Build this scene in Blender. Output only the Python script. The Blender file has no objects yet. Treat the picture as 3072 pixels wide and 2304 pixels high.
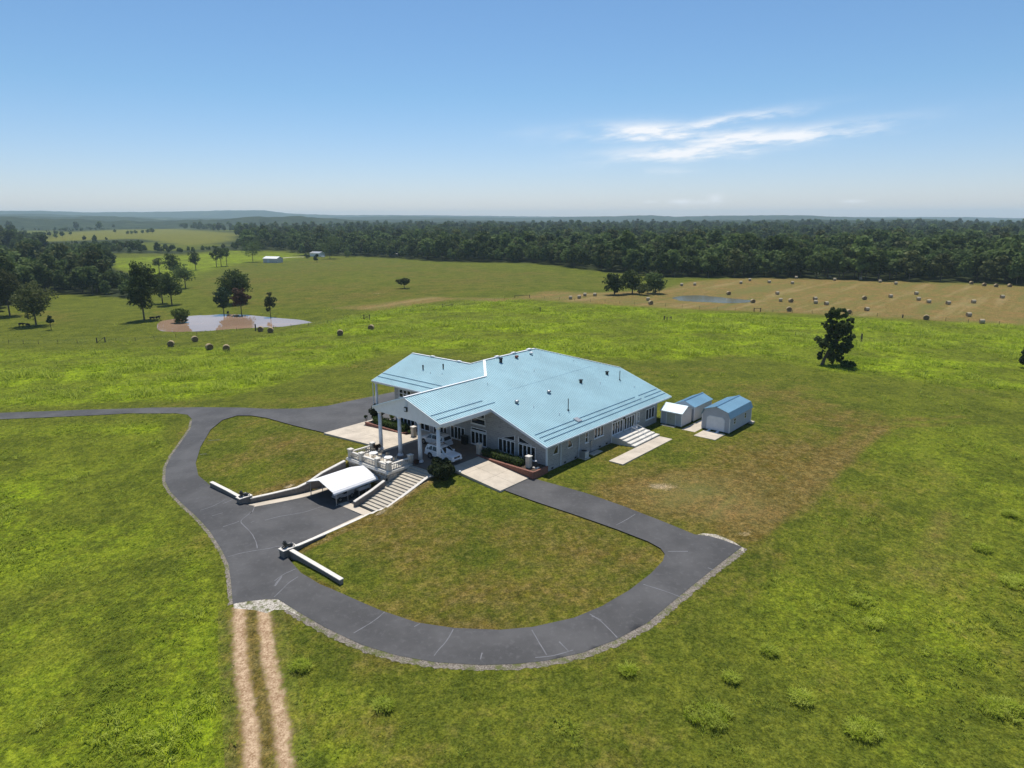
import bpy, bmesh, math, random
import numpy as np
from mathutils import Matrix, Vector
from mathutils.geometry import delaunay_2d_cdt
random.seed(7); RNG = np.random.default_rng(7)
scn = bpy.context.scene
COL = scn.collection

# ------------------------------------------------------------------ camera, sky, sun, exposure
CAM_H = 32.0
F_PX, PITCH, ROLL = 2043.967, 0.2395924, -0.002534
cp, sp = math.cos(PITCH), math.sin(PITCH)
FW = np.array([0, cp, -sp]); UP0 = np.array([0, sp, cp]); RT0 = np.array([1.0, 0, 0])
RT = math.cos(ROLL)*RT0 + math.sin(ROLL)*UP0
UP = -math.sin(ROLL)*RT0 + math.cos(ROLL)*UP0
cam = bpy.data.cameras.new('camera'); camo = bpy.data.objects.new('camera', cam); COL.objects.link(camo)
cam.sensor_width = 36; cam.lens = F_PX/3072*36; cam.clip_start = 0.5; cam.clip_end = 60000
m = Matrix.Identity(4)
for r in range(3):
    m[r][0], m[r][1], m[r][2] = RT[r], UP[r], -FW[r]
m[2][3] = CAM_H
camo.matrix_world = m
scn.camera = camo

SH = np.array([0.046, -0.393, -1.0]); SH /= np.linalg.norm(SH)      # direction the sunlight travels
sun = bpy.data.lights.new('sun', 'SUN'); suno = bpy.data.objects.new('sun', sun); COL.objects.link(suno)
sun.energy = 4.9; sun.angle = math.radians(0.53); sun.color = (1.0, 0.95, 0.87)
suno.rotation_euler = Vector(SH).to_track_quat('-Z', 'Y').to_euler()
suno.location = (0, 60, 90)
SUN_EL = math.asin(-SH[2]); SUN_AZ = math.atan2(-SH[0], -SH[1])

def ray(px, py):
    return RT*(px-1536) + UP*(1152-py) + FW*F_PX
def azel(px, py):
    d = ray(px, py); d = d/np.linalg.norm(d)
    return math.degrees(math.atan2(d[0], d[1])), math.degrees(math.asin(d[2]))

world = bpy.data.worlds.new('World'); scn.world = world; world.use_nodes = True
wn, wl = world.node_tree.nodes, world.node_tree.links
wn.clear()
wout = wn.new('ShaderNodeOutputWorld')
sky = wn.new('ShaderNodeTexSky'); sky.sky_type = 'NISHITA'; sky.sun_disc = False
sky.sun_elevation = SUN_EL; sky.sun_rotation = SUN_AZ; sky.altitude = 300
sky.air_density = 1.0; sky.dust_density = 0.3; sky.ozone_density = 2.2
bg = wn.new('ShaderNodeBackground'); bg.inputs['Strength'].default_value = 0.090
tint = wn.new('ShaderNodeMix'); tint.data_type = 'RGBA'; tint.blend_type = 'MULTIPLY'; tint.inputs[0].default_value = 1.0
wl.new(sky.outputs[0], tint.inputs[6]); tint.inputs[7].default_value = (.84, 1.03, 1.17, 1); wl.new(tint.outputs[2], bg.inputs[0])
tn = wn.new('ShaderNodeMix'); tn.data_type = 'RGBA'; tn.inputs[6].default_value = (1.02, .99, 1.24, 1); tn.inputs[7].default_value = (.78, 1.0, 1.15, 1)
tce = wn.new('ShaderNodeTexCoord'); tse = wn.new('ShaderNodeSeparateXYZ'); wl.new(tce.outputs['Generated'], tse.inputs[0]); tmr = wn.new('ShaderNodeMapRange'); wl.new(tse.outputs[2], tmr.inputs[0]); tmr.inputs[1].default_value = 0.0; tmr.inputs[2].default_value = 0.16; wl.new(tmr.outputs[0], tn.inputs[0]); wl.new(tn.outputs[2], tint.inputs[7])
def wmath(op, a, b=None, c=None, clamp=False):
    n = wn.new('ShaderNodeMath'); n.operation = op; n.use_clamp = clamp
    for i, v in enumerate((a, b, c)):
        if v is None: continue
        if isinstance(v, (int, float)): n.inputs[i].default_value = v
        else: wl.new(v, n.inputs[i])
    return n.outputs[0]
tc = wn.new('ShaderNodeTexCoord'); sx = wn.new('ShaderNodeSeparateXYZ'); wl.new(tc.outputs['Generated'], sx.inputs[0])
az = wmath('MULTIPLY', wmath('ARCTAN2', sx.outputs[0], sx.outputs[1]), 57.2958)
el = wmath('MULTIPLY', wmath('ARCSINE', sx.outputs[2]), 57.2958)
cb = wn.new('ShaderNodeCombineXYZ'); wl.new(wmath('MULTIPLY', az, 0.16), cb.inputs[0]); wl.new(wmath('ADD', wmath('MULTIPLY', el, 0.75), wmath('MULTIPLY', az, -0.05)), cb.inputs[1])
nz = wn.new('ShaderNodeTexNoise'); nz.inputs['Scale'].default_value = 1.6; nz.inputs['Detail'].default_value = 8; nz.inputs['Roughness'].default_value = 0.62
wl.new(cb.outputs[0], nz.inputs['Vector'])
cb2 = wn.new('ShaderNodeCombineXYZ'); wl.new(wmath('MULTIPLY', az, 0.35), cb2.inputs[0]); wl.new(wmath('MULTIPLY', el, 0.5), cb2.inputs[1])
nz2 = wn.new('ShaderNodeTexNoise'); nz2.inputs['Scale'].default_value = 0.8; nz2.inputs['Detail'].default_value = 5
wl.new(cb2.outputs[0], nz2.inputs['Vector'])
az_w = wmath('ADD', az, wmath('MULTIPLY', wmath('SUBTRACT', nz2.outputs['Fac'], 0.5), 1.8))
el_w = wmath('ADD', el, wmath('MULTIPLY', wmath('SUBTRACT', nz.outputs['Fac'], 0.5), 1.5))
blobs = [  # photo position, half sizes (px), tilt, strength
    (1955, 392, 150, 22, -0.03, 0.95), (2150, 364, 170, 13, 0.12, 0.7), (1820, 402, 210, 24, -0.02, 0.24),
    (2230, 424, 270, 19, 0.10, 0.95), (2070, 450, 200, 20, 0.03, 0.85), (2200, 405, 160, 16, 0.05, 0.75), (2420, 408, 170, 10, 0.06, 0.6),
    (1990, 512, 70, 10, 0, 0.25), (2045, 606, 34, 8, 0, 0.5), (2145, 598, 22, 12, 0, 0.55), (2105, 606, 30, 6, 0, 0.4), (1950, 606, 24, 5, 0, .35), (2560, 604, 26, 5, 0, .35)]
acc = None
for (bx, by, ax_, by_, tilt, st) in blobs:
    a0, e0 = azel(bx, by); ppd = F_PX*math.pi/180
    da = wmath('SUBTRACT', az_w if by < 550 else az, a0); de = wmath('SUBTRACT', el_w if by < 550 else el, e0)
    de = wmath('SUBTRACT', de, wmath('MULTIPLY', da, tilt))
    q = wmath('ADD', wmath('POWER', wmath('DIVIDE', da, ax_/ppd), 2.0), wmath('POWER', wmath('DIVIDE', de, by_/ppd), 2.0))
    v = wmath('MULTIPLY', wmath('POWER', 2.718, wmath('MULTIPLY', q, -1.0)), st)
    acc = v if acc is None else wmath('MAXIMUM', acc, v)
wisp = wmath('MULTIPLY_ADD', nz.outputs['Fac'], 4.6, -1.75, clamp=True)
cmask = wmath('MULTIPLY', acc, wmath('ADD', wmath('MULTIPLY', wisp, 1.25), 0.22), clamp=True)
cbg = wn.new('ShaderNodeBackground'); cbg.inputs[0].default_value = (0.92, 0.95, 1.0, 1); cbg.inputs[1].default_value = 0.92
wmix = wn.new('ShaderNodeMixShader'); wl.new(cmask, wmix.inputs[0]); wl.new(bg.outputs[0], wmix.inputs[1]); wl.new(cbg.outputs[0], wmix.inputs[2])
wl.new(wmix.outputs[0], wout.inputs[0])

scn.view_settings.view_transform = 'Standard'; scn.view_settings.look = 'None'
scn.view_settings.exposure = 0.16; scn.view_settings.gamma = 1.0; scn.view_settings.use_curve_mapping = False
scn.cycles.max_bounces = 6; scn.cycles.diffuse_bounces = 3; scn.cycles.glossy_bounces = 3; scn.cycles.volume_bounces = 1
scn.cycles.transparent_max_bounces = 8

# ------------------------------------------------------------------ frames: world <-> house (t right-near, s back-right)
TH = 0.7054092
AX = np.array([math.sin(TH), math.cos(TH)]); BX = np.array([math.cos(TH), -math.sin(TH)])
OX = np.array([4.454774, 82.894299])
def P2(t, s): return OX + BX*t + AX*s
def to_ts(xy):
    d = np.asarray(xy) - OX
    return d @ BX, d @ AX
def Wp(px, py, z=0.0):
    d = ray(px, py); k = (z-CAM_H)/d[2]
    return d[:2]*k
def proj(x, y, z):
    x = np.asarray(x, float); y = np.asarray(y, float); z = np.asarray(z, float) - CAM_H
    c = x*FW[0]+y*FW[1]+z*FW[2]
    c = np.where(c < 0.1, 0.1, c)
    return 1536+F_PX*(x*RT[0]+y*RT[1]+z*RT[2])/c, 1152-F_PX*(x*UP[0]+y*UP[1]+z*UP[2])/c

# ------------------------------------------------------------------ smooth noise (numpy)
def vnoise(x, y, scale, seed=0):
    x = np.asarray(x, float)/scale+seed*17.3; y = np.asarray(y, float)/scale-seed*9.1
    xi = np.floor(x).astype(np.int64); yi = np.floor(y).astype(np.int64); fx = x-xi; fy = y-yi
    fx = fx*fx*(3-2*fx); fy = fy*fy*(3-2*fy)
    def hsh(a, b):
        n = (a*374761393+b*668265263+seed*1442695041) & 0xffffffff
        n = ((n ^ (n >> 13))*1274126177) & 0xffffffff
        return ((n ^ (n >> 16)) & 0xffff)/65535.0
    return (hsh(xi, yi)*(1-fx)+hsh(xi+1, yi)*fx)*(1-fy)+(hsh(xi, yi+1)*(1-fx)+hsh(xi+1, yi+1)*fx)*fy
def fnoise(x, y, scale, seed=0, oct=3):
    a = 0; w = 1; tot = 0
    for k in range(oct):
        a = a+w*vnoise(x, y, scale/2**k, seed+k); tot += w; w *= .5
    return a/tot
def sstep(a, b, x):
    t = np.clip((x-a)/(b-a), 0, 1); return t*t*(3-2*t)

# ------------------------------------------------------------------ terrain heights
ctrl = []
for px, py, z in [(0,1240,-3.5),(300,1240,-3),(560,1230,-2),(700,1235,-1.2),(900,1240,-.3),(1050,1230,.1),(600,1300,-1.8),(530,1420,-2.05),(620,1560,-2.05),
    (700,1700,-2.2),(720,1800,-2.5),(900,1930,-2.8),(1150,1975,-2.9),(1450,1995,-2.8),(1750,1930,-2.4),(2000,1790,-1.8),(2200,1640,-1.2),(2050,1590,-.9),
    (1850,1540,-.6),(1650,1460,-.15),(1400,1600,-1.0),(1650,1650,-1.2),(1400,1800,-2.2),(1100,1780,-2.2),(1900,1680,-1.5),(1536,2304,-3.4),(100,2200,-5),
    (600,2250,-4.2),(2400,2200,-3.3),(3000,2200,-3.8),(100,1700,-4.5),(300,1400,-3.8),(2500,1700,-1.8),(3000,1600,-2),(2400,1450,-.6),(2900,1300,-.8),
    (1500,1000,-2),(600,1100,-4.5),(0,1100,-6),(1000,980,-5),(2000,950,-3),(2600,1000,-2.5),(3072,1000,-3),(2500,850,-2.5),(3000,860,-3),(2150,900,-4),
    (1900,880,-3),(700,970,-7),(400,980,-7.5),(100,950,-8.5),(750,900,-6),(0,900,-9),(450,870,-9),(1200,860,-3),(1500,800,-2),(1000,780,-1),(820,800,-3),
    (600,810,-9),(500,840,-10),(300,880,-10),(1300,790,-2),(1800,830,-4),(900,770,-2)]:
    w = Wp(px, py, z); ctrl.append((w[0], w[1], z))
for s, t, z in [(32,8,0),(40,12,-.2),(20,12,-.1),(10,12,-.3),(0,5,-.1),(0,0.4,0),(15,.4,0),(28,.4,0),(45,-10,-.3),(35,-30,-.3),(20,-45,-.3),(0,-15,0),(15,-15,0),
    (-9,-9,.55),(-9,-4,.25),(-8.8,0,-.1),(-3,1,-.1),(-9.8,-24,.75),(-9.9,-30,.45),(-9.9,-35.5,.15),(-4,-36.5,.15),(3,-36,.2),(10,-34,.2),
    (-12,-8.6,.74),(-15.5,-8.9,-.22),(-19,-9.1,-1.25),(-21.5,-9.3,-1.55),(-26,-9,-1.55),(-30,-7.5,-1.45),(-20,-6.5,-1.1),(-15.5,-6,-.3),(-30,-3,-1.4),(-29,0,-1.8),(-33.5,-5,-2.05),(-33.5,0,-2.15),
    (-15,-24,.35),(-18,-25,-.35),(-20.5,-25,-1.0),(-23,-26,-1.2),(-25.5,-28,-1.3),(-26,-33,-1.6),(-30,-29,-2.05),(-30,-35,-2.1),(-34,-17,-2.05),(-34,-10,-2.05)]:
    w = P2(t, s); ctrl.append((w[0], w[1], z))
ctrl = np.array(ctrl)
def kern(d2): return np.sqrt(d2+9.0)
D2 = ((ctrl[:, None, :2]-ctrl[None, :, :2])**2).sum(-1)
n = len(ctrl)
Am = np.zeros((n+1, n+1)); Am[:n, :n] = kern(D2)-np.eye(n)*0.6; Am[:n, n] = 1; Am[n, :n] = 1
wts = np.linalg.solve(Am, np.append(ctrl[:, 2], 0))
POND1 = [(472,970),(484,963),(523,954),(574,947),(648,943),(722,943),(787,949),(833,954),(903,959),(942,968),(907,973),(856,980),(741,984),(648,992),(546,996),(481,994),(470,985)]
POND2 = [(2012,893),(2048,887),(2100,885),(2180,892),(2235,898),(2272,903),(2240,908),(2180,910),(2090,906),(2030,901)]
Z1, Z2 = -7.0, -4.0
POND1W = np.array([Wp(a, b, Z1) for a, b in POND1]); POND2W = np.array([Wp(a, b, Z2) for a, b in POND2])
COURT = [(-24.75,-28.4),(-24.6,-27.6),(-23.75,-25),(-22.75,-22.2),(-22.5,-20.6),(-22.4,-18.6),(-22.2,-14.7),(-13.6,-14.7),(-13.7,-19.6),(-9.9,-20.2),(-10.25,-21.4),(-9.9,-26),(-9.45,-31.3),(-9.3,-32.0)]  # (t,s)
COURTW = np.array([P2(t, s) for t, s in COURT])
def sdist(x, y, poly):
    """signed distance (negative inside) from points to a polygon"""
    x = np.asarray(x, float); y = np.asarray(y, float)
    d = np.full(x.shape, 1e18); ins = np.zeros(x.shape, bool)
    p = np.asarray(poly, float)
    for i in range(len(p)):
        a = p[i]; b = p[(i+1) % len(p)]
        ex, ey = b-a; L = ex*ex+ey*ey+1e-12
        k = np.clip(((x-a[0])*ex+(y-a[1])*ey)/L, 0, 1)
        d = np.minimum(d, (x-a[0]-k*ex)**2+(y-a[1]-k*ey)**2)
        c = (a[1] > y) != (b[1] > y)
        xi = a[0]+(y-a[1])*ex/(ey if abs(ey) > 1e-12 else 1e-12)
        ins ^= c & (x < xi)
    d = np.sqrt(d)
    return np.where(ins, -d, d)
def height(x, y):
    x = np.asarray(x, float); y = np.asarray(y, float); sh = x.shape
    xf = x.ravel(); yf = y.ravel(); out = np.empty(xf.shape)
    for i in range(0, len(xf), 20000):
        q = (xf[i:i+20000, None]-ctrl[None, :, 0])**2+(yf[i:i+20000, None]-ctrl[None, :, 1])**2
        out[i:i+20000] = kern(q) @ wts[:n]+wts[n]
    D = np.hypot(xf, yf); bear = np.degrees(np.arctan2(xf, np.maximum(yf, 1e-3)))
    left = sstep(2, -20, bear)
    far = -6+5*sstep(700, 2200, D)+4*(fnoise(xf, yf, 400, 3)-.5)-left*(5*(1-sstep(600, 1100, D)))+3*sstep(-18, 35, bear)*sstep(900, 2200, D)
    w = sstep(380, 700, D)
    out = out*(1-w)+far*w
    out += 0.5*(fnoise(xf, yf, 45, 5)-.5)*sstep(110, 220, D)
    for pw, zw in ((POND1W, Z1), (POND2W, Z2)):
        near = (np.abs(xf-pw[:, 0].mean()) < 90) & (np.abs(yf-pw[:, 1].mean()) < 90)
        if near.any():
            sd = sdist(xf[near], yf[near], pw)
            k = 1-sstep(0.5, 16, sd)
            tgt = zw-0.12+np.clip(sd, 0, 4)*0.06+np.clip(sd/0.6, 0, 1)*0.12
            out[near] = out[near]*(1-k)+tgt*k
    nr = (np.abs(xf) < 60) & (yf > 30) & (yf < 120)
    if nr.any():
        sd = sdist(xf[nr], yf[nr], COURTW)
        out[nr] = np.where(sd < 0, -2.0, out[nr])
        tt_, ss_ = (xf[nr]-OX[0])*BX[0]+(yf[nr]-OX[1])*BX[1], (xf[nr]-OX[0])*AX[0]+(yf[nr]-OX[1])*AX[1]
        right_ = np.interp(ss_, [-20.6, -18.6, -12.5, -10.8], [-10.0, -9.5, -9.12, -9.0])
        instair = (tt_ > -13.8) & (tt_ < right_) & (ss_ > -20.6) & (ss_ < -10.6)
        out[nr] = np.where(instair, np.minimum(out[nr], np.interp(ss_, [-19.8, -10.9], [-2.0, .95])-.7), out[nr])
    return out.reshape(sh)

def grow(x, sign, lim):
    st = .6; o = []
    while abs(x) < lim:
        st = min(st*1.035, 90); x += sign*st; o.append(x)
    return o
SL = np.array(sorted([x for x in grow(-34, -1, 2000)]+list(np.arange(-34, -8, .25))+list(np.arange(-8, 46, .7))+grow(46, 1, 2900)))
TL = np.array(sorted(grow(-30, -1, 2900)+list(np.arange(-30, -8, .25))+list(np.arange(-8, 14, .7))+grow(14, 1, 2900)))
TG, SG = np.meshgrid(TL, SL)
GX = OX[0]+BX[0]*TG+AX[0]*SG; GY = OX[1]+BX[1]*TG+AX[1]*SG
GZ = height(GX, GY)
def hgt(x, y):
    """height of the ground mesh itself (bilinear in its own grid)"""
    x = np.asarray(x, float); y = np.asarray(y, float)
    t = (x-OX[0])*BX[0]+(y-OX[1])*BX[1]; s = (x-OX[0])*AX[0]+(y-OX[1])*AX[1]
    i = np.clip(np.searchsorted(SL, s)-1, 0, len(SL)-2); j = np.clip(np.searchsorted(TL, t)-1, 0, len(TL)-2)
    fs = np.clip((s-SL[i])/(SL[i+1]-SL[i]), 0, 1); ft = np.clip((t-TL[j])/(TL[j+1]-TL[j]), 0, 1)
    return (GZ[i, j]*(1-ft)+GZ[i, j+1]*ft)*(1-fs)+(GZ[i+1, j]*(1-ft)+GZ[i+1, j+1]*ft)*fs
_KD = np.geomspace(30, 3500, 900)
def G(px, py):
    """ground point seen at a photo position"""
    d = ray(px, py); dh = math.hypot(d[0], d[1])
    X = d[0]/dh*_KD; Y = d[1]/dh*_KD; Z = CAM_H+d[2]/dh*_KD
    below = Z < hgt(X, Y)
    if not below.any(): return np.array([X[-1], Y[-1]])
    k = int(np.argmax(below)); a = _KD[max(k-1, 0)]; b = _KD[k]
    for _ in range(18):
        mdl = (a+b)/2
        if CAM_H+d[2]/dh*mdl < hgt(d[0]/dh*mdl, d[1]/dh*mdl): b = mdl
        else: a = mdl
    return np.array([d[0]/dh*b, d[1]/dh*b])
def G3(px, py):
    g = G(px, py); return np.array([g[0], g[1], float(hgt(g[0], g[1]))])

# ------------------------------------------------------------------ materials
def nd(nt, typ, **kw):
    x = nt.nodes.new(typ)
    for k, v in kw.items():
        if hasattr(x, k): setattr(x, k, v)
    return x
class NT:
    def __init__(s, name):
        s.m = bpy.data.materials.new(name); s.m.use_nodes = True; s.t = s.m.node_tree
        s.b = s.t.nodes['Principled BSDF']; s.out = s.t.nodes['Material Output']
    def link(s, a, b): s.t.links.new(a, b)
    def math(s, op, a, b=None, c=None, clamp=False):
        n_ = s.t.nodes.new('ShaderNodeMath'); n_.operation = op; n_.use_clamp = clamp
        for i, v in enumerate((a, b, c)):
            if v is None: continue
            if isinstance(v, (int, float)): n_.inputs[i].default_value = v
            else: s.link(v, n_.inputs[i])
        return n_.outputs[0]
    def pos(s, kind='world', scale=(1, 1, 1)):
        if kind == 'world': o = s.t.nodes.new('ShaderNodeNewGeometry').outputs['Position']
        else: o = s.t.nodes.new('ShaderNodeTexCoord').outputs['Object']
        mp = s.t.nodes.new('ShaderNodeMapping'); mp.inputs['Scale'].default_value = scale
        s.link(o, mp.inputs['Vector']); return mp.outputs[0]
    def noise(s, vec, scale, detail=4, rough=.55, dist=0):
        n_ = s.t.nodes.new('ShaderNodeTexNoise'); n_.inputs['Scale'].default_value = scale
        n_.inputs['Detail'].default_value = detail; n_.inputs['Roughness'].default_value = rough; n_.inputs['Distortion'].default_value = dist
        s.link(vec, n_.inputs['Vector']); return n_.outputs['Fac']
    def mixc(s, f, a, b, mode='MIX'):
        n_ = s.t.nodes.new('ShaderNodeMix'); n_.data_type = 'RGBA'; n_.blend_type = mode; n_.clamp_factor = True
        for i, v in ((0, f), (6, a), (7, b)):
            if isinstance(v, (int, float)): n_.inputs[i].default_value = v
            elif isinstance(v, tuple): n_.inputs[i].default_value = (*v[:3], 1)
            else: s.link(v, n_.inputs[i])
        return n_.outputs[2]
    def ramp(s, f, a, b):
        n_ = s.t.nodes.new('ShaderNodeMapRange'); n_.interpolation_type = 'SMOOTHSTEP'
        s.link(f, n_.inputs[0]); n_.inputs[1].default_value = a; n_.inputs[2].default_value = b
        return n_.outputs[0]
    def attr(s, name, typ='GEOMETRY'):
        n_ = s.t.nodes.new('ShaderNodeAttribute'); n_.attribute_name = name; n_.attribute_type = typ; return n_
    def bump(s, h, strength, dist=.05):
        n_ = s.t.nodes.new('ShaderNodeBump'); n_.inputs['Strength'].default_value = strength; n_.inputs['Distance'].default_value = dist
        s.link(h, n_.inputs['Height']); s.link(n_.outputs[0], s.b.inputs['Normal'])
    def set(s, col=None, rough=None, metal=None, spec=None):
        if col is not None:
            if isinstance(col, tuple): s.b.inputs['Base Color'].default_value = (*col[:3], 1)
            else: s.link(col, s.b.inputs['Base Color'])
        if rough is not None:
            if isinstance(rough, (int, float)): s.b.inputs['Roughness'].default_value = rough
            else: s.link(rough, s.b.inputs['Roughness'])
        if metal is not None: s.b.inputs['Metallic'].default_value = metal
        if spec is not None: s.b.inputs['Specular IOR Level'].default_value = spec
        return s.m
def mul(c, k): return tuple(min(1, x*k) for x in c)
def simple(name, col, rough=.6, var=.18, scale=1.5, metal=0, spec=.4, bump=0, kind='object', fine=12):
    q = NT(name); v = q.pos(kind)
    a = q.noise(v, scale, 5, .6); b_ = q.noise(v, scale*fine, 3)
    f = q.math('ADD', q.math('MULTIPLY', a, .7), q.math('MULTIPLY', b_, .3))
    c = q.mixc(q.ramp(f, .3, .7), mul(col, 1-var), mul(col, 1+var))
    q.set(c, rough, metal, spec)
    if bump: q.bump(b_, bump, .03)
    return q.m

def grass_color(q, lush, dry, bare, straw):
    """albedo of mown and rough grass from four masks plus noise of several sizes"""
    v = q.pos('world')
    sxyz = q.t.nodes.new('ShaderNodeSeparateXYZ'); q.link(v, sxyz.inputs[0]); ca_, sa_ = math.cos(math.radians(49.8)), math.sin(math.radians(49.8))
    su = q.math('ADD', q.math('MULTIPLY', sxyz.outputs[0], ca_), q.math('MULTIPLY', sxyz.outputs[1], sa_)); sv_ = q.math('SUBTRACT', q.math('MULTIPLY', sxyz.outputs[1], ca_), q.math('MULTIPLY', sxyz.outputs[0], sa_))
    cb1 = q.t.nodes.new('ShaderNodeCombineXYZ'); q.link(q.math('MULTIPLY', su, .05), cb1.inputs[0]); q.link(q.math('MULTIPLY', sv_, .65), cb1.inputs[1]); st2 = q.noise(cb1.outputs[0], 1.0, 4, .65)
    cb2_ = q.t.nodes.new('ShaderNodeCombineXYZ'); q.link(q.math('MULTIPLY', su, .010), cb2_.inputs[0]); q.link(q.math('MULTIPLY', sv_, .115), cb2_.inputs[1]); q.st = q.noise(cb2_.outputs[0], 1.0, 4, .6)
    n0 = q.noise(v, .035, 4, .6); n1 = q.noise(v, .16, 5, .65); n2 = q.noise(v, 1.1, 5, .7); n3 = q.noise(v, 6, 3, .75); n25 = q.noise(v, 2.6, 4, .75)
    g = q.mixc(q.ramp(n1, .3, .7), (.066, .082, .011), (.125, .140, .017))
    g = q.mixc(q.math('MULTIPLY', q.ramp(n2, .35, .75), .5), g, (.135, .150, .025))
    lu = q.math('MULTIPLY', lush, q.math('ADD', .22, q.math('MULTIPLY', q.ramp(q.math('ADD', q.math('MULTIPLY', n1, .5), q.math('MULTIPLY', n2, .5)), .43, .56), .85)), clamp=True)
    g = q.mixc(lu, g, (.215, .285, .013))
    dn = q.math('ADD', q.math('MULTIPLY', n1, .44), q.math('ADD', q.math('MULTIPLY', n2, .22), q.math('ADD', q.math('MULTIPLY', st2, .16), q.math('MULTIPLY', n0, .18))))
    df = q.math('MULTIPLY', q.math('ADD', q.math('SUBTRACT', dn, .66), q.math('MULTIPLY', dry, .42)), 5.4, clamp=True)
    brown = q.mixc(q.ramp(n2, .35, .7), (.105, .068, .018), (.20, .145, .055))
    g = q.mixc(q.math('MULTIPLY', df, .85), g, brown)
    sf = q.math('MULTIPLY', straw, q.math('ADD', .55, q.math('MULTIPLY', n2, .7)), clamp=True)
    g = q.mixc(sf, g, q.mixc(q.ramp(n1, .35, .65), (.235, .15, .062), (.165, .14, .048)))
    bf = q.math('MULTIPLY', q.math('ADD', q.math('SUBTRACT', q.math('ADD', q.math('MULTIPLY', n2, .6), q.math('MULTIPLY', n3, .4)), .95), q.math('MULTIPLY', bare, .95)), 4.0, clamp=True)
    g = q.mixc(bf, g, q.mixc(n3, (.24, .17, .1), (.40, .32, .22)))
    g = q.mixc(1.0, g, q.mixc(q.ramp(q.math('ADD', q.math('MULTIPLY', n3, .5), q.math('MULTIPLY', n25, .5)), .36, .66), (.40, .44, .40), (1.5, 1.46, 1.36)), 'MULTIPLY')
    n9 = q.noise(v, .9, 6, .8); g = q.mixc(1.0, g, q.mixc(q.ramp(n9, .38, .64), (.74, .80, .78), (1.24, 1.18, 1.1)), 'MULTIPLY')
    return g, n2, n3

def ground_mat():
    q = NT('ground_grass'); a = q.attr('zones'); sp_ = q.t.nodes.new('ShaderNodeSeparateColor'); q.link(a.outputs['Color'], sp_.inputs[0])
    straw = q.attr('straw').outputs['Fac']; wood = q.attr('wood').outputs['Fac']
    # mower / windrow streaks in the hay field and in the yard
    v = q.pos('world')
    g, n2, n3 = grass_color(q, sp_.outputs[0], sp_.outputs[1], sp_.outputs[2], straw)
    g = q.mixc(q.math('MULTIPLY', straw, q.math('MULTIPLY', q.ramp(q.st, .52, .68), .34)), g, (.32, .245, .12)); g = q.mixc(q.math('MULTIPLY', straw, q.math('MULTIPLY', q.ramp(q.st, .47, .36), .55)), g, (.115, .125, .035))
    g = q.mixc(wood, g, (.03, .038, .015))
    q.set(g, .95, 0, .04)
    hb = q.math('ADD', q.math('MULTIPLY', n2, .6), n3)
    q.bump(hb, .55, .22)
    return q.m

M_GROUND = ground_mat()
def asphalt_mat():
    q = NT('asphalt'); v = q.pos('world'); a = q.noise(v, .18, 4, .6); b_ = q.noise(v, 2.2, 5, .6); c = q.noise(v, 30, 2)
    col = q.mixc(q.ramp(a, .35, .7), (.050, .049, .050), (.082, .080, .081))
    col = q.mixc(q.math('MULTIPLY', q.ramp(b_, .5, .8), .45), col, (.125, .122, .125))
    col = q.mixc(q.math('MULTIPLY', q.ramp(c, .5, .8), .3), col, (.13, .13, .13))
    q.set(col, .8, 0, .3); q.bump(c, .25, .02); return q.m
def concrete_mat(name, col, joint=0):
    q = NT(name); v = q.pos('world'); a = q.noise(v, .5, 5, .65); b_ = q.noise(v, 6, 4)
    c = q.mixc(q.ramp(a, .3, .72), mul(col, .84), mul(col, 1.1)); c = q.mixc(q.math('MULTIPLY', q.ramp(b_, .5, .8), .3), c, mul(col, .7))
    q.set(c, .85, 0, .2); q.bump(b_, .15, .02); return q.m
def gravel_mat(name='gravel', ca=(.10, .085, .068), cb_=(.27, .235, .195)):
    q = NT(name); v = q.pos('world'); vo = q.t.nodes.new('ShaderNodeTexVoronoi'); vo.inputs['Scale'].default_value = 11; q.link(v, vo.inputs['Vector'])
    sp_ = q.t.nodes.new('ShaderNodeSeparateColor'); q.link(vo.outputs['Color'], sp_.inputs[0]); n_ = q.noise(v, 1.2, 5, .7)
    c = q.mixc(sp_.outputs[0], ca, cb_); c = q.mixc(q.ramp(n_, .45, .66), c, (.10, .11, .035))
    q.set(c, .9, 0, .2); q.bump(vo.outputs['Distance'], .6, .05); return q.m
def dirt_mat():
    q = NT('dirt_track'); v = q.pos('world'); e = q.attr('edge').outputs['Fac']
    n1 = q.noise(v, .9, 5, .7); n2 = q.noise(v, 6, 4, .7)
    zero = q.t.nodes.new('ShaderNodeValue'); zero.outputs[0].default_value = .35
    z0 = q.t.nodes.new('ShaderNodeValue'); z0.outputs[0].default_value = 0
    za = q.attr('zones'); zs = q.t.nodes.new('ShaderNodeSeparateColor'); q.link(za.outputs['Color'], zs.inputs[0])
    g, _, _ = grass_color(q, zs.outputs[0], zs.outputs[1], zs.outputs[2], z0.outputs[0])
    d = q.mixc(q.ramp(q.math('ADD', q.math('MULTIPLY', n2, .5), q.math('MULTIPLY', q.noise(v, 1.6, 6, .8), .5)), .40, .62), (.25, .155, .085), (.56, .41, .265))
    f = q.ramp(q.math('ADD', e, q.math('MULTIPLY', q.math('SUBTRACT', q.math('ADD', q.math('MULTIPLY', n1, .5), q.math('MULTIPLY', n2, .5)), .5), 1.5)), .18, .62)
    q.set(q.mixc(f, d, g), .9, 0, .1); q.bump(n2, .4, .05); return q.m
def roof_mat(name, col):
    q = NT(name); v = q.pos('world'); a = q.noise(v, .25, 4, .6); b_ = q.noise(v, 3, 3)
    c = q.mixc(q.ramp(a, .3, .7), mul(col, .92), mul(col, 1.07)); q.set(c, .38, .0, .5); return q.m
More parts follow.
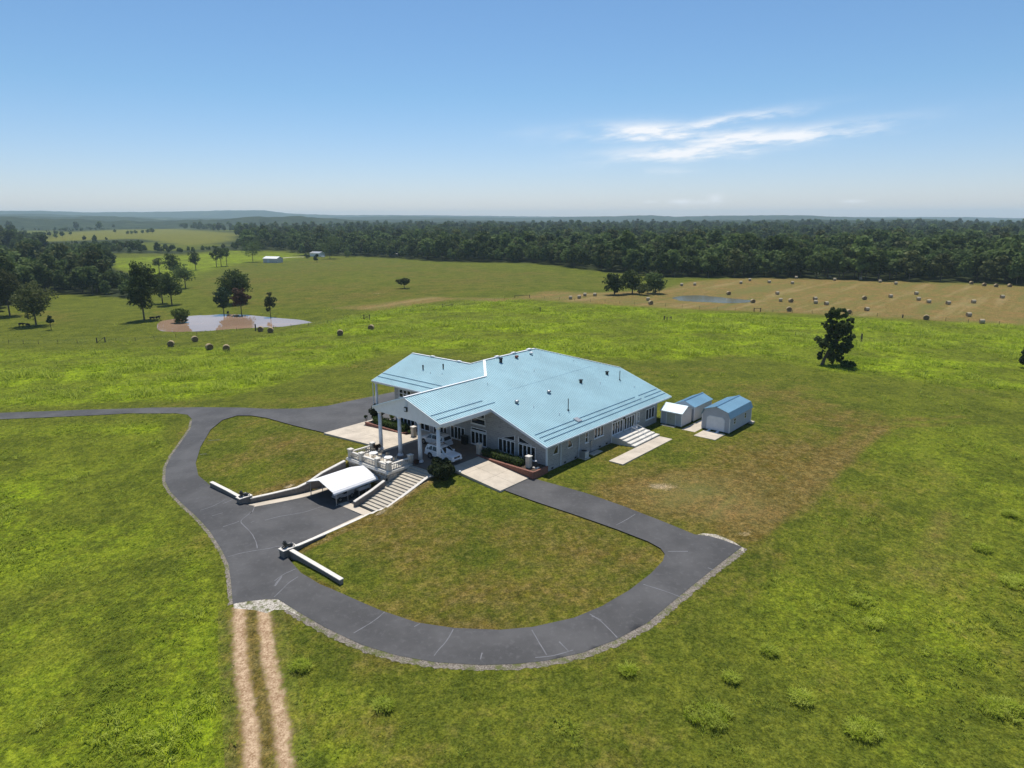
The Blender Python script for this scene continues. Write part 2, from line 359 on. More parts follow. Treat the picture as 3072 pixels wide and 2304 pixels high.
def block_mat():
    q = NT('grey_block_wall'); tcn = q.t.nodes.new('ShaderNodeTexCoord'); sx_ = q.t.nodes.new('ShaderNodeSeparateXYZ'); q.link(tcn.outputs['Object'], sx_.inputs[0])
    u = q.math('ADD', sx_.outputs[0], sx_.outputs[1]); cbn = q.t.nodes.new('ShaderNodeCombineXYZ'); q.link(u, cbn.inputs[0]); q.link(sx_.outputs[2], cbn.inputs[1])
    br = q.t.nodes.new('ShaderNodeTexBrick'); q.link(cbn.outputs[0], br.inputs['Vector']); br.inputs['Scale'].default_value = 1
    br.inputs['Brick Width'].default_value = .62; br.inputs['Row Height'].default_value = .27; br.inputs['Mortar Size'].default_value = .022
    br.inputs['Color1'].default_value = (.36, .35, .34, 1); br.inputs['Color2'].default_value = (.22, .22, .23, 1); br.inputs['Mortar'].default_value = (.42, .41, .40, 1)
    br.inputs['Bias'].default_value = 0
    n_ = q.noise(cbn.outputs[0], 5, 4, .6)
    c = q.mixc(.5, br.outputs['Color'], q.mixc(q.ramp(n_, .3, .7), (.22, .22, .23), (.40, .39, .37)))
    q.set(c, .85, 0, .2); q.bump(br.outputs['Fac'], -.3, .02); return q.m
def leaf_mat(name, ca, cb_, cc, trans=.25):
    q = NT(name); oi = q.t.nodes.new('ShaderNodeObjectInfo'); v = q.pos('world'); n1 = q.noise(v, .35, 3, .6); n2 = q.noise(v, 2.2, 3, .7)
    c = q.mixc(q.ramp(n1, .35, .65), ca, cb_); c = q.mixc(q.math('MULTIPLY', q.ramp(n2, .45, .8), .7), c, cc)
    rr = q.math('ADD', .58, q.math('MULTIPLY', oi.outputs['Random'], .84)); cbn = q.t.nodes.new('ShaderNodeCombineColor')
    for i in range(3): q.link(rr, cbn.inputs[i])
    c = q.mixc(1.0, c, cbn.outputs[0], 'MULTIPLY')
    q.set(c, .75, 0, .12)
    tr = q.t.nodes.new('ShaderNodeBsdfTranslucent'); q.link(c, tr.inputs[0]); mx = q.t.nodes.new('ShaderNodeMixShader'); mx.inputs[0].default_value = trans
    q.link(q.b.outputs[0], mx.inputs[1]); q.link(tr.outputs[0], mx.inputs[2]); q.link(mx.outputs[0], q.out.inputs['Surface']); return q.m
def blade_mat(name, ca, cb_, inst=True):
    q = NT(name); v = q.pos('world'); n2 = q.noise(v, .9, 4, .7); oi = q.t.nodes.new('ShaderNodeObjectInfo')
    c = q.mixc(q.ramp(n2, .35, .7), ca, cb_)
    if inst:
        lu = q.attr('lush', 'INSTANCER').outputs['Fac']; dr = q.attr('dryness', 'INSTANCER').outputs['Fac']
        c = q.mixc(lu, c, (.34, .44, .035)); c = q.mixc(dr, c, (.32, .25, .09))
    c = q.mixc(q.math('MULTIPLY', oi.outputs['Random'], .3), c, (.14, .19, .04))
    q.set(c, .9, 0, .02)
    tr = q.t.nodes.new('ShaderNodeBsdfTranslucent'); q.link(c, tr.inputs[0]); mx = q.t.nodes.new('ShaderNodeMixShader'); mx.inputs[0].default_value = .5
    q.link(q.b.outputs[0], mx.inputs[1]); q.link(tr.outputs[0], mx.inputs[2]); q.link(mx.outputs[0], q.out.inputs['Surface']); return q.m
def water_mat(name, murk, ior=1.5, rough=.04, spec=.5):
    q = NT(name); v = q.pos('world'); n_ = q.noise(v, .05, 3); w = q.noise(q.pos('world', (1, .4, 1)), 2.2, 2)
    q.set(q.mixc(q.ramp(n_, .35, .65), murk, mul(murk, .8)), rough, 0, spec); q.b.inputs['IOR'].default_value = ior; q.bump(w, .06, .05); return q.m
def glass_mat(name, col=(.012, .014, .018), rough=.06):
    q = NT(name); q.set(col, rough, 0, .6); return q.m

MT = {}
MT['asphalt'] = asphalt_mat(); MT['concrete'] = concrete_mat('concrete', (.50, .435, .35)); MT['tread'] = concrete_mat('step_concrete', (.47, .42, .34))
MT['whitecon'] = concrete_mat('pale_concrete', (.60, .57, .51)); MT['gravel'] = gravel_mat(); MT['dirt'] = dirt_mat()
MT['roof'] = roof_mat('blue_metal_roof', (.31, .48, .525)); MT['roofdark'] = roof_mat('blue_snow_bar', (.07, .17, .28)); MT['roofshed'] = roof_mat('blue_shed_roof', (.17, .32, .43)); MT['roofshedpale'] = roof_mat('pale_blue_roof', (.42, .55, .62))
MT['block'] = block_mat(); MT['white'] = simple('white_paint', (.72, .73, .74), .5, .06); MT['whitemetal'] = simple('white_sheet_metal', (.74, .74, .74), .4, .06)
MT['trim'] = simple('grey_white_trim', (.62, .66, .70), .5, .05); MT['glass'] = glass_mat('dark_glass'); MT['curtain'] = simple('pale_curtain', (.35, .35, .36), .8, .2)
MT['brick'] = simple('red_brick', (.20, .085, .06), .85, .3, 5); MT['stone'] = simple('cream_stone', (.50, .45, .38), .85, .2, 2, bump=.2)
MT['stonecap'] = simple('pale_stone_cap', (.62, .58, .52), .8, .1, 3); MT['stoneb'] = simple('brown_stone', (.38, .31, .23), .85, .25, 2, bump=.2); MT['stonec'] = simple('grey_stone', (.36, .34, .31), .85, .25, 2, bump=.2)
MT['retain'] = simple('retaining_wall_block', (.17, .15, .135), .85, .2, 2, bump=.2)
MT['black'] = simple('black_metal', (.012, .012, .013), .45, .2); MT['rubber'] = simple('tyre_rubber', (.018, .018, .018), .8, .2); MT['chrome'] = simple('grey_wheel_metal', (.30, .31, .32), .3, .1, metal=.8)
MT['bronze'] = simple('black_bronze', (.016, .017, .016), .35, .4, 6, spec=.6); MT['carpaint'] = simple('white_car_paint', (.72, .74, .76), .22, .03, spec=.6); MT['carpaint2'] = simple('silver_car_paint', (.55, .58, .62), .22, .03, spec=.6)
MT['galv'] = simple('galvanised_steel', (.36, .37, .38), .4, .1, metal=.5); MT['shedwall'] = simple('grey_shed_siding', (.40, .42, .46), .7, .06); MT['shedbeige'] = simple('beige_shed_siding', (.56, .54, .52), .7, .06)
MT['olive'] = simple('sage_door_paint', (.36, .37, .33), .7, .06); MT['lamp'] = simple('lamp_glass', (.75, .73, .66), .3, .05); MT['beige'] = simple('tan_plastic', (.45, .38, .28), .6, .1)
MT['soil'] = simple('mulch', (.07, .045, .028), .95, .3, 3); MT['crack'] = simple('crack_sealer', (.135, .135, .145), .8, .2, 1, kind='world'); MT['bark'] = simple('tree_bark', (.11, .085, .065), .95, .3, 2, bump=.3)
MT['post'] = simple('weathered_post', (.10, .075, .055), .9, .3, 3); MT['cow'] = simple('black_hide', (.012, .010, .009), .7, .3)
MT['cart'] = simple('grey_cart_plastic', (.30, .30, .31), .6, .15)
MT['leaf_oak'] = leaf_mat('oak_leaves', (.044, .070, .020), (.086, .120, .034), (.15, .185, .058), .35)
MT['leaf_olive'] = leaf_mat('olive_leaves', (.062, .078, .025), (.105, .118, .04), (.15, .145, .06), .35)
MT['leaf_red'] = leaf_mat('reddish_leaves', (.060, .030, .024), (.085, .045, .030), (.10, .07, .04))
MT['leaf_willow'] = leaf_mat('willow_leaves', (.10, .15, .025), (.14, .19, .035), (.16, .20, .05))
MT['leaf_pine'] = leaf_mat('needle_leaves', (.022, .045, .022), (.035, .06, .026), (.05, .075, .035), .1)
MT['leaf_hedge'] = leaf_mat('hedge_leaves', (.045, .080, .014), (.075, .12, .02), (.12, .16, .03))
MT['leaf_dark'] = leaf_mat('dark_shrub_leaves', (.020, .032, .012), (.035, .05, .018), (.09, .085, .03))
MT['leaf_far'] = leaf_mat('forest_leaves', (.060, .098, .028), (.115, .160, .046), (.21, .24, .075), .4)
MT['blade'] = blade_mat('grass_blades', (.16, .21, .03), (.27, .33, .05)); MT['blade_tall'] = blade_mat('tall_grass_blades', (.34, .42, .03), (.55, .60, .12), False)

# ------------------------------------------------------------------ mesh helpers
class MB:
    """collects boxes, prisms and tubes in (t, s, z) house coordinates or any local frame"""
    def __init__(s): s.v = []; s.f = []
    def add(s, vs, fs):
        o = len(s.v); s.v += [tuple(map(float, q)) for q in vs]; s.f += [tuple(o+i for i in f) for f in fs]; return s
    def box(s, x0, x1, y0, y1, z0, z1):
        return s.add([(x0,y0,z0),(x1,y0,z0),(x1,y1,z0),(x0,y1,z0),(x0,y0,z1),(x1,y0,z1),(x1,y1,z1),(x0,y1,z1)],
                     [(0,3,2,1),(4,5,6,7),(0,1,5,4),(1,2,6,5),(2,3,7,6),(3,0,4,7)])
    def bevbox(s, x0, x1, y0, y1, z0, z1, b=.02):
        n0 = len(s.v)
        s.add([(x0,y0,z0),(x1,y0,z0),(x1,y1,z0),(x0,y1,z0),(x0,y0,z1-b),(x1,y0,z1-b),(x1,y1,z1-b),(x0,y1,z1-b),(x0+b,y0+b,z1),(x1-b,y0+b,z1),(x1-b,y1-b,z1),(x0+b,y1-b,z1)],
              [(0,3,2,1),(0,1,5,4),(1,2,6,5),(2,3,7,6),(3,0,4,7),(4,5,9,8),(5,6,10,9),(6,7,11,10),(7,4,8,11),(8,9,10,11)])
        return s
    def prism(s, poly, z0, z1):
        k = len(poly); fz = (lambda p: z0) if not callable(z0) else z0; gz = (lambda p: z1) if not callable(z1) else z1
        return s.add([(p[0], p[1], fz(p)) for p in poly]+[(p[0], p[1], gz(p)) for p in poly],
                     [tuple(range(k))[::-1], tuple(range(k, 2*k))]+[(i, (i+1) % k, k+(i+1) % k, k+i) for i in range(k)])
    def bar(s, a, b, w, h, up=(0, 0, 1)):
        a = Vector(a); b = Vector(b); d = (b-a).normalized(); u = Vector(up); x = d.cross(u)
        if x.length < 1e-4: x = d.cross(Vector((1, 0, 0)))
        x.normalize(); y = x.cross(d).normalized(); x *= w/2; y *= h/2
        vs = [a-x-y, a+x-y, a+x+y, a-x+y, b-x-y, b+x-y, b+x+y, b-x+y]
        return s.add(vs, [(0,1,2,3),(7,6,5,4),(0,4,5,1),(1,5,6,2),(2,6,7,3),(3,7,4,0)])
    def tube(s, a, b, r0, r1=None, n_=8, caps=True):
        r1 = r0 if r1 is None else r1; a = Vector(a); b = Vector(b); d = (b-a).normalized()
        x = d.cross(Vector((0, 0, 1)));
        if x.length < 1e-3: x = Vector((1, 0, 0))
        x.normalize(); y = d.cross(x); o = []
        for c, r in ((a, r0), (b, r1)):
            for i in range(n_):
                an = 2*math.pi*i/n_; o.append(c+x*math.cos(an)*r+y*math.sin(an)*r)
        f = [(i, (i+1) % n_, n_+(i+1) % n_, n_+i) for i in range(n_)]
        if caps: f += [tuple(range(n_))[::-1], tuple(range(n_, 2*n_))]
        return s.add(o, f)
    def lathe(s, prof, c=(0, 0, 0), n_=12):
        o = []; f = []
        for r, z in prof:
            for i in range(n_):
                an = 2*math.pi*i/n_; o.append((c[0]+r*math.cos(an), c[1]+r*math.sin(an), c[2]+z))
        for k in range(len(prof)-1):
            for i in range(n_):
                j = (i+1) % n_; f.append((k*n_+i, k*n_+j, (k+1)*n_+j, (k+1)*n_+i))
        f += [tuple(range(n_))[::-1], tuple(range((len(prof)-1)*n_, len(prof)*n_))]
        return s.add(o, f)
    def mesh(s, name, mat, off=(0, 0, 0), smooth=False):
        me = bpy.data.meshes.new(name); me.from_pydata([(a-off[0], b-off[1], c-off[2]) for a, b, c in s.v], [], s.f)
        me.materials.append(mat)
        if smooth: me.polygons.foreach_set('use_smooth', [True]*len(me.polygons))
        return me
def link(name, me, parent=None, loc=None, rz=None):
    o = bpy.data.objects.new(name, me); COL.objects.link(o)
    if parent is not None: o.parent = parent
    if loc is not None: o.location = loc
    if rz is not None: o.rotation_euler = (0, 0, rz)
    return o
def tag(o, label=None, cat=None, group=None, kind=None):
    if label: o['label'] = label
    if cat: o['category'] = cat
    if group: o['group'] = group
    if kind: o['kind'] = kind
    return o
class Thing:
    """an Empty at the base of a thing near the house; parts are given in (t, s, z) house coordinates"""
    def __init__(s, name, label, cat, t, sv, z, group=None, kind=None, extra=0.0, free=False):
        s.p = (t, sv, z); w = P2(t, sv); s.o = link(name, None, None, (w[0], w[1], z), -TH+extra)
        if kind: tag(s.o, label, None, group, kind)
        else: tag(s.o, label, cat, group)
        s.off = (0, 0, 0) if free else s.p; s.cache = {}
    def part(s, name, mb, mat, parent=None, label=None, smooth=False, kind=None):
        o = link(name, mb.mesh(name, mat, s.off, smooth), parent or s.o)
        if label: o['label'] = label
        if kind: o['kind'] = kind
        return o
    def copypart(s, name, me, loc, parent=None, rz=None):
        o = link(name, me, parent or s.o, (loc[0]-s.off[0], loc[1]-s.off[1], loc[2]-s.off[2]))
        if rz is not None: o.rotation_euler = (0, 0, rz)
        return o
def solo(name, mb, mat, label, cat, t, sv, z, group=None, kind=None, smooth=False):
    """a one-mesh top-level object near the house"""
    w = P2(t, sv); o = link(name, mb.mesh(name, mat, (t, sv, z), smooth), None, (w[0], w[1], z), -TH)
    return tag(o, label, None if kind else cat, group, kind)
def npmesh(name, V, Fq, mat):
    me = bpy.data.meshes.new(name); V = np.asarray(V, np.float32); Fq = np.asarray(Fq, np.int32); k = Fq.shape[1]
    me.vertices.add(len(V)); me.vertices.foreach_set('co', V.ravel())
    me.loops.add(Fq.size); me.loops.foreach_set('vertex_index', Fq.ravel())
    me.polygons.add(len(Fq)); me.polygons.foreach_set('loop_start', np.arange(0, Fq.size, k, dtype=np.int32))
    me.update(calc_edges=True); me.validate(); me.materials.append(mat); return me
def copy_tree(o, parent=None, loc=None, rz=None):
    c = o.copy(); COL.objects.link(c); c.parent = parent
    if loc is not None: c.location = loc
    if rz is not None: c.rotation_euler = (0, 0, rz)
    for ch in CH.get(o.name, []): copy_tree(ch, c)
    return c
CH = {}
def index_children(root):
    CH[root.name] = [x for x in bpy.data.objects if x.parent == root]
    for x in CH[root.name]: index_children(x)

def inpoly(x, y, p): return sdist(np.asarray(x), np.asarray(y), p) < 0
def drape(name, poly, mat, off, holes=(), step=1.0, hfun=None, label=None, parent=None, kind='structure', edge=None):
    """a sheet over the ground mesh, cut along poly (world xy), with the ground's own heights"""
    hf = hfun or hgt
    def dens(p):
        o = []
        for i in range(len(p)):
            a = np.array(p[i]); b = np.array(p[(i+1) % len(p)]); k = max(1, int(np.linalg.norm(b-a)/step))
            for j in range(k): o.append(a+(b-a)*j/k)
        return o
    rings = [dens(poly)]+[dens(h) for h in holes]; pts = []; edges = []
    for r_ in rings:
        o = len(pts); pts += r_; edges += [(o+i, o+(i+1) % len(r_)) for i in range(len(r_))]
    allp = np.array(pts); x0, y0 = allp.min(0); x1, y1 = allp.max(0)
    gx, gy = np.meshgrid(np.arange(x0, x1, step), np.arange(y0, y1, step)); gx = gx.ravel()+.13; gy = gy.ravel()+.07
    sd = sdist(gx, gy, poly); ok = sd < -.35*step
    for h in holes: ok &= sdist(gx, gy, h) > .35*step
    pts = [Vector(p) for p in pts]+[Vector((a, b)) for a, b in zip(gx[ok], gy[ok])]
    r = delaunay_2d_cdt(pts, edges, [], 0, 1e-5)
    vs = np.array([tuple(v) for v in r[0]]); fs = np.array([f for f in r[2] if len(f) == 3])
    c = vs[fs].mean(1); keep = sdist(c[:, 0], c[:, 1], poly) < 0
    for h in holes: keep &= sdist(c[:, 0], c[:, 1], h) > 0
    fs = fs[keep]; a = vs[fs]
    flip = ((a[:, 1, 0]-a[:, 0, 0])*(a[:, 2, 1]-a[:, 0, 1])-(a[:, 1, 1]-a[:, 0, 1])*(a[:, 2, 0]-a[:, 0, 0])) < 0
    fs[flip] = fs[flip][:, ::-1]
    z = hf(vs[:, 0], vs[:, 1])+off
    me = npmesh(name, np.column_stack([vs, z]), fs, mat)
    o = link(name, me, parent); tag(o, label, None, None, kind if parent is None else None)
    return o
def ribbon(name, pts, w, mat, off, parent=None, label=None, step=.8, jit=0, kind=None, edgeattr=False, nac=2, seed=1, w_end=None):
    """a strip of ground-hugging faces along a polyline (world xy)"""
    pts = np.array(pts, float); seg = np.linalg.norm(np.diff(pts, axis=0), axis=1); L = np.concatenate([[0], np.cumsum(seg)])
    k = max(3, int(L[-1]/step)); u = np.linspace(0, L[-1], k)
    # smooth (Catmull-like) resample
    cx = np.interp(u, L, pts[:, 0]); cy = np.interp(u, L, pts[:, 1])
    if len(pts) > 2:
        for _ in range(3):
            cx[1:-1] = (cx[:-2]+2*cx[1:-1]+cx[2:])/4; cy[1:-1] = (cy[:-2]+2*cy[1:-1]+cy[2:])/4
    dx = np.gradient(cx); dy = np.gradient(cy); nn = np.hypot(dx, dy); nx = -dy/nn; ny = dx/nn
    rg = np.random.default_rng(seed); ww = np.full(k, w) if w_end is None else np.linspace(w, w_end, k); V = []; E = []
    jl = 1+jit*(rg.random(k)*2-1); jr = 1+jit*(rg.random(k)*2-1)
    for i in range(nac+1):
        q = i/nac*2-1; s_ = np.where(q < 0, jl, jr)
        X = cx+nx*q*ww/2*s_; Y = cy+ny*q*ww/2*s_
        V.append(np.column_stack([X, Y, hgt(X, Y)+off])); E.append(np.full(k, abs(q)))
    V = np.array(V); F = []
    for i in range(nac):
        for j in range(k-1): F.append((i*k+j, (i+1)*k+j, (i+1)*k+j+1, i*k+j+1))
    F = np.array(F)[:, ::-1]
    me = npmesh(name, V.reshape(-1, 3), F, mat)
    if edgeattr:
        a = me.attributes.new('edge', 'FLOAT', 'POINT'); a.data.foreach_set('value', np.array(E).ravel().astype(np.float32))
    o = link(name, me, parent)
    if label: o['label'] = label
    if kind: o['kind'] = kind
    return o

# ------------------------------------------------------------------ ground mesh with zone masks
px_, py_ = proj(GX, GY, GZ); vis = GY > 5
def pz(poly, w):   # soft mask of a region given on the photo
    return 1-sstep(-w, w, sdist(px_, py_, poly))
def blobm(cx, cy, rx, ry): return np.exp(-(((px_-cx)/rx)**2+((py_-cy)/ry)**2))
HAYP = [(1500,905),(1640,872),(1780,880),(2000,868),(2060,846),(2230,833),(2520,836),(2850,850),(3500,870),(3500,1000),(3072,975),(2700,955),(2400,940),(2030,925),(1850,915),(1600,898),(1400,893),(1120,930),(1010,925),(1300,890)]
LUSHB = [(-500,1060),(300,1050),(700,1040),(1150,930),(1500,900),(2050,930),(2700,962),(3600,985),(3600,1190),(2900,1160),(2500,1110),(2200,1060),(2050,1080),(1800,1080),(1400,1060),(1150,1060),(900,1130),(700,1190),(0,1222),(-500,1225)]
LUSHL = [(-600,1270),(100,1275),(560,1262),(520,1330),(480,1400),(520,1520),(600,1650),(660,1800),(680,2400),(-600,2400)]
LUSHR = [(2600,1230),(3600,1180),(3600,2500),(2700,2400),(2300,2000),(2250,1800),(2500,1500)]
MOWN = [(560,1225),(800,1180),(1060,1120),(1200,1110),(1500,1100),(2000,1130),(2350,1150),(2600,1190),(2650,1270),(2520,1400),(2290,1600),(2350,1700),(1900,2050),(1500,2060),(1100,2030),(820,1900),(700,1800),(650,1500),(500,1300)]
DRYY = [(1800,1400),(2000,1340),(2200,1270),(2330,1230),(2560,1290),(2440,1450),(2290,1590),(2180,1610),(1950,1540),(1780,1500)]
FARY = [(95,727),(194,697),(463,682),(720,700),(700,722),(639,732),(555,736),(417,716),(231,722)]
FARG = [(325,776),(500,770),(700,752),(915,760),(890,775),(700,792),(640,808),(560,830),(470,835),(330,800)]
FARP = [(40,690),(90,676),(330,675),(330,682),(150,692)]
Dg0 = np.hypot(GX, GY)
lush = .78*pz(LUSHB, 12)+.40*pz(LUSHL, 45)+.24*pz(LUSHR, 120)
lush += .9*pz(FARG, 4)+.5*blobm(420, 1290, 90, 16)+.5*blobm(2260, 1000, 120, 18)
stre = fnoise(GX+.8*GY, GY*3.0, 26, 11)
lush *= (.35+.95*sstep(.33, .66, fnoise(GX, GY, 13, 21)*.5+stre*.5))
for cx, cy, rx, ry, k in [(80,1480,80,30,.5),(30,1580,60,40,.5),(600,1700,60,60,.3),(1000,2120,110,60,.5),(1020,2260,130,50,.6),(2850,1900,200,150,.2),(2750,2150,120,120,.25),(560,2200,120,100,.35),(40,1900,70,50,.4)]:
    lush += k*blobm(cx, cy, rx, ry)
lush -= .7*pz(MOWN, 30); lush = np.maximum(lush, 0)
dry = .24+.165*pz(MOWN, 70)+.10*pz(DRYY, 70)+.05*pz([(850,1750),(1100,1500),(1400,1480),(1900,1600),(1950,1700),(1700,1850),(1450,1890),(1100,1850)],40)+.95*blobm(2060,1475,210,66)+.45*blobm(2240,1530,130,70)+.22*blobm(2400,1380,130,80)+.05*blobm(1400,1700,500,180)+.3*blobm(2240,1580,60,40)
dry += .34*blobm(1420,1890,200,40)+.20*blobm(1550,1800,260,60)+.15*blobm(1500,1560,250,60)+.18*blobm(850,1330,120,50)-.25*blobm(1750,1420,120,30)-.12*blobm(1150,1780,140,60)
MEAD = [(1020,772),(1800,825),(1850,870),(1300,890),(1050,920),(700,930),(560,860),(700,800),(860,780)]
dry += .22*pz(MEAD, 10)+.30*blobm(1000,1050,160,14)+.35*blobm(150,950,150,25)+.3*blobm(470,950,60,25)+.10*pz(LUSHR, 160)+.10*blobm(2500,1500,200,170)+.08*blobm(1500,2250,700,160)+.06*pz(LUSHL,30)-.3*pz(LUSHB, 10)-.12*pz(LUSHL, 20)
dry += .10*blobm(2250,1180,160,30)+.14*blobm(2560,1250,160,18)
_tr = np.interp(py_, [1800, 2304, 2500], [765, 812, 830]); _tw = np.interp(py_, [1800, 2304], [60, 95]); dry += .5*np.exp(-((px_-_tr)/_tw)**2)*(py_ > 1800)
dry += .15*(fnoise(GX, GY, 30, 31)-.5)*2+.26*(fnoise(GX, GY, 11, 37)-.5)*2*(Dg0 < 260)
dry += .1*pz(FARY, 3); lush += .18*pz(FARY, 3)
bare = .44*blobm(2060,1470,130,30)+.66*blobm(2235,1600,46,16)+.5*blobm(1975,1458,46,12)+.36*blobm(2140,1520,90,34)+.5*blobm(300,960,60,5)+.4*blobm(100,985,60,10)
bare += .7*blobm(1130,880,20,3)+.5*blobm(455,955,70,8)
# thin worn strip beside the stairs and the walls
tS, sS = TG, SG
for (t0, s0, t1, s1, w_, k) in [(-8.9,-11.5,-9.1,-20,.5,.62),(-9.1,-20,-8.9,-31,.4,.5),(-24.2,-22.4,-25.6,-28,.6,.5),(-23,-19,-24.2,-22.4,.6,.45),(-8.8,-34.0,-.5,-33.2,.35,.35)]:
    e = np.array([t1-t0, s1-s0]); LL = e@e; kk = np.clip(((tS-t0)*e[0]+(sS-s0)*e[1])/LL, 0, 1)
    dd = np.hypot(tS-t0-kk*e[0], sS-s0-kk*e[1]); bare += k*np.exp(-(dd/w_)**2)
    dry += .5*np.exp(-(dd/(w_*1.8))**2)
# wheel ruts across the yard and pasture (photo polylines)
def track(poly, w, k, which):
    global dry, bare, lush
    d = np.full(px_.shape, 1e9)
    pw = [G(a, b) for a, b in poly]
    for a, b in zip(pw[:-1], pw[1:]):
        e = b-a; kk = np.clip(((GX-a[0])*e[0]+(GY-a[1])*e[1])/(e@e), 0, 1); d = np.minimum(d, np.hypot(GX-a[0]-kk*e[0], GY-a[1]-kk*e[1]))
    g = np.exp(-(d/w)**2)
    if which == 'dry': dry += k*g; lush -= k*g
    else: bare += k*g
track([(2640,1290),(2500,1400),(2380,1520),(2240,1600)], 1.2, .45, 'dry')
track([(2560,1290),(2420,1420),(2300,1520),(2180,1590)], .9, .35, 'dry')
track([(3200,1262),(2900,1270),(2640,1282),(2500,1276)], 1.0, .22, 'dry')
track([(3200,1240),(2900,1250),(2640,1265)], .8, .2, 'dry')

track([(470,1085),(800,1060),(1150,1020),(1300,990)], 1.4, .35, 'dry'); track([(600,1050),(900,1020),(1130,985)], 1.2, .3, 'dry'); track([(0,1090),(470,1085)], 1.2, .25, 'dry')
track([(2040,905),(2060,880),(2020,868),(1990,874)], 3.0, .5, 'dry')
straw = pz(HAYP, 4)*1.0+.30*pz(FARY, 2)+.4*pz(FARP, 2)
def streak(poly, w, k):
    global straw
    d = np.full(px_.shape, 1e9); pw_ = [G(a, b) for a, b in poly]
    for a, b in zip(pw_[:-1], pw_[1:]):
        e = b-a; kk = np.clip(((GX-a[0])*e[0]+(GY-a[1])*e[1])/(e@e), 0, 1); d = np.minimum(d, np.hypot(GX-a[0]-kk*e[0], GY-a[1]-kk*e[1]))
    straw = straw+k*np.exp(-(d/w)**2)*(.3+1.2*fnoise(GX, GY, 4, 57))
for pl_, k_ in [([(2832,1540),(2815,1640),(2800,1770)], .32), ([(2825,1560),(2770,1650),(2700,1740)], .26), ([(2905,1560),(2895,1680)], .2), ([(2640,1290),(2500,1400),(2380,1520),(2240,1600)], .3), ([(2590,1290),(2450,1400),(2330,1510),(2200,1590)], .22), ([(2700,1300),(2830,1420),(2832,1540)], .14), ([(2300,1420),(2200,1500),(2100,1560)], .2)]: streak(pl_, .75, k_)
Dg = np.hypot(GX, GY)
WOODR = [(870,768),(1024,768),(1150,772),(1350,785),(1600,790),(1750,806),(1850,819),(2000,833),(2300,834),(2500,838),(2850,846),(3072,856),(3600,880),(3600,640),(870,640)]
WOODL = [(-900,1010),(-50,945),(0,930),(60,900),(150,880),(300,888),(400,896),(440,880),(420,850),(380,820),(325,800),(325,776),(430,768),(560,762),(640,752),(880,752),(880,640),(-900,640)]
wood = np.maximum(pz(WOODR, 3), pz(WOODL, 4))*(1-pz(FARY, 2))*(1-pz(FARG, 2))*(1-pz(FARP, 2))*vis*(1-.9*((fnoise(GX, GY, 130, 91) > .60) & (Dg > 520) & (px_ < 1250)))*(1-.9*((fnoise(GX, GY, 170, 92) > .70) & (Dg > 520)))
lush = np.where(vis, np.clip(lush, 0, 1), .3); dry = np.where(vis, np.clip(dry, 0, 1), .35); bare = np.where(vis, np.clip(bare, 0, 1), 0)
straw += .62*(blobm(2060,1480,200,60)+.7*blobm(2220,1545,110,45)+.45*blobm(1960,1440,90,25))*(.35+1.1*sstep(.4, .62, fnoise(GX, GY, 5, 55))); straw += .22*blobm(1430,1895,160,30); straw = np.where(vis, np.clip(straw, 0, 1), 0); wood = np.where(vis, wood, 0)
lush = np.where((Dg > 500) & (straw < .3), lush*.8, lush)
S_ = 3072/2212
def fp(l): return [(a*S_, b*S_) for a, b in l]
OUT_L = fp([(-260,915),(0,906),(140,900),(280,893),(380,893),(405,896),(415,906),(412,925),(395,950),(370,985),(358,1010),(357,1040),(368,1062),(385,1080),(420,1112),(455,1150),(480,1190),(494,1220),(499,1260),(503,1305),(530,1300),(575,1295),(600,1295),(640,1320),(700,1355),(780,1393),(860,1417),(940,1431),(1040,1437),(1110,1435),(1180,1428),(1260,1410),(1330,1383),(1400,1345),(1450,1303),(1500,1262),(1550,1222),(1603,1182),(1560,1166),(1530,1158),(1500,1155),(1440,1130),(1350,1095),(1270,1067),(1200,1047),(1150,1033)])
outer = [G(a, b) for a, b in OUT_L]
outer += [P2(.3, -3.2), P2(-.5, 1), P2(-1, 16), P2(-29, 17), P2(-33, 17)]
outer += [G(a, b) for a, b in [(1182,1176),(1085,1196),(982,1218),(900,1226),(800,1227),(720,1223),(600,1222),(460,1223),(260,1229),(0,1239),(-360,1254)]]
NS, NTn = GX.shape
_near = (np.abs(GX) < 170) & (GY > 20) & (GY < 180)
_sd = np.full(GX.shape, 9.0); _sd[_near] = sdist(GX[_near], GY[_near], np.array(outer))
GZR = GZ-.09*(_sd < -.3)-.25*((_sd < -1.2) & (TG > -27) & (TG < -7.5) & (SG > -35) & (SG < -27))
idx = np.arange(NS*NTn).reshape(NS, NTn)
Q = np.stack([idx[:-1, :-1], idx[:-1, 1:], idx[1:, 1:], idx[1:, :-1]], -1).reshape(-1, 4)
cxq = GX.ravel()[Q].mean(1); cyq = GY.ravel()[Q].mean(1)
keep = (cyq > -40) & (np.abs(cxq) < 1.15*np.maximum(cyq, 0)+260) & (np.hypot(cxq, cyq) < 3000)
Q = Q[keep]; cxq = cxq[keep]; cyq = cyq[keep]
qs = straw.ravel()[Q].mean(1); qp = np.column_stack(proj(cxq, cyq, GZ.ravel()[Q].mean(1)))
qmown = inpoly(qp[:, 0], qp[:, 1], MOWN) & (cyq > 5); qhay = inpoly(qp[:, 0], qp[:, 1], HAYP) & (cyq > 5)
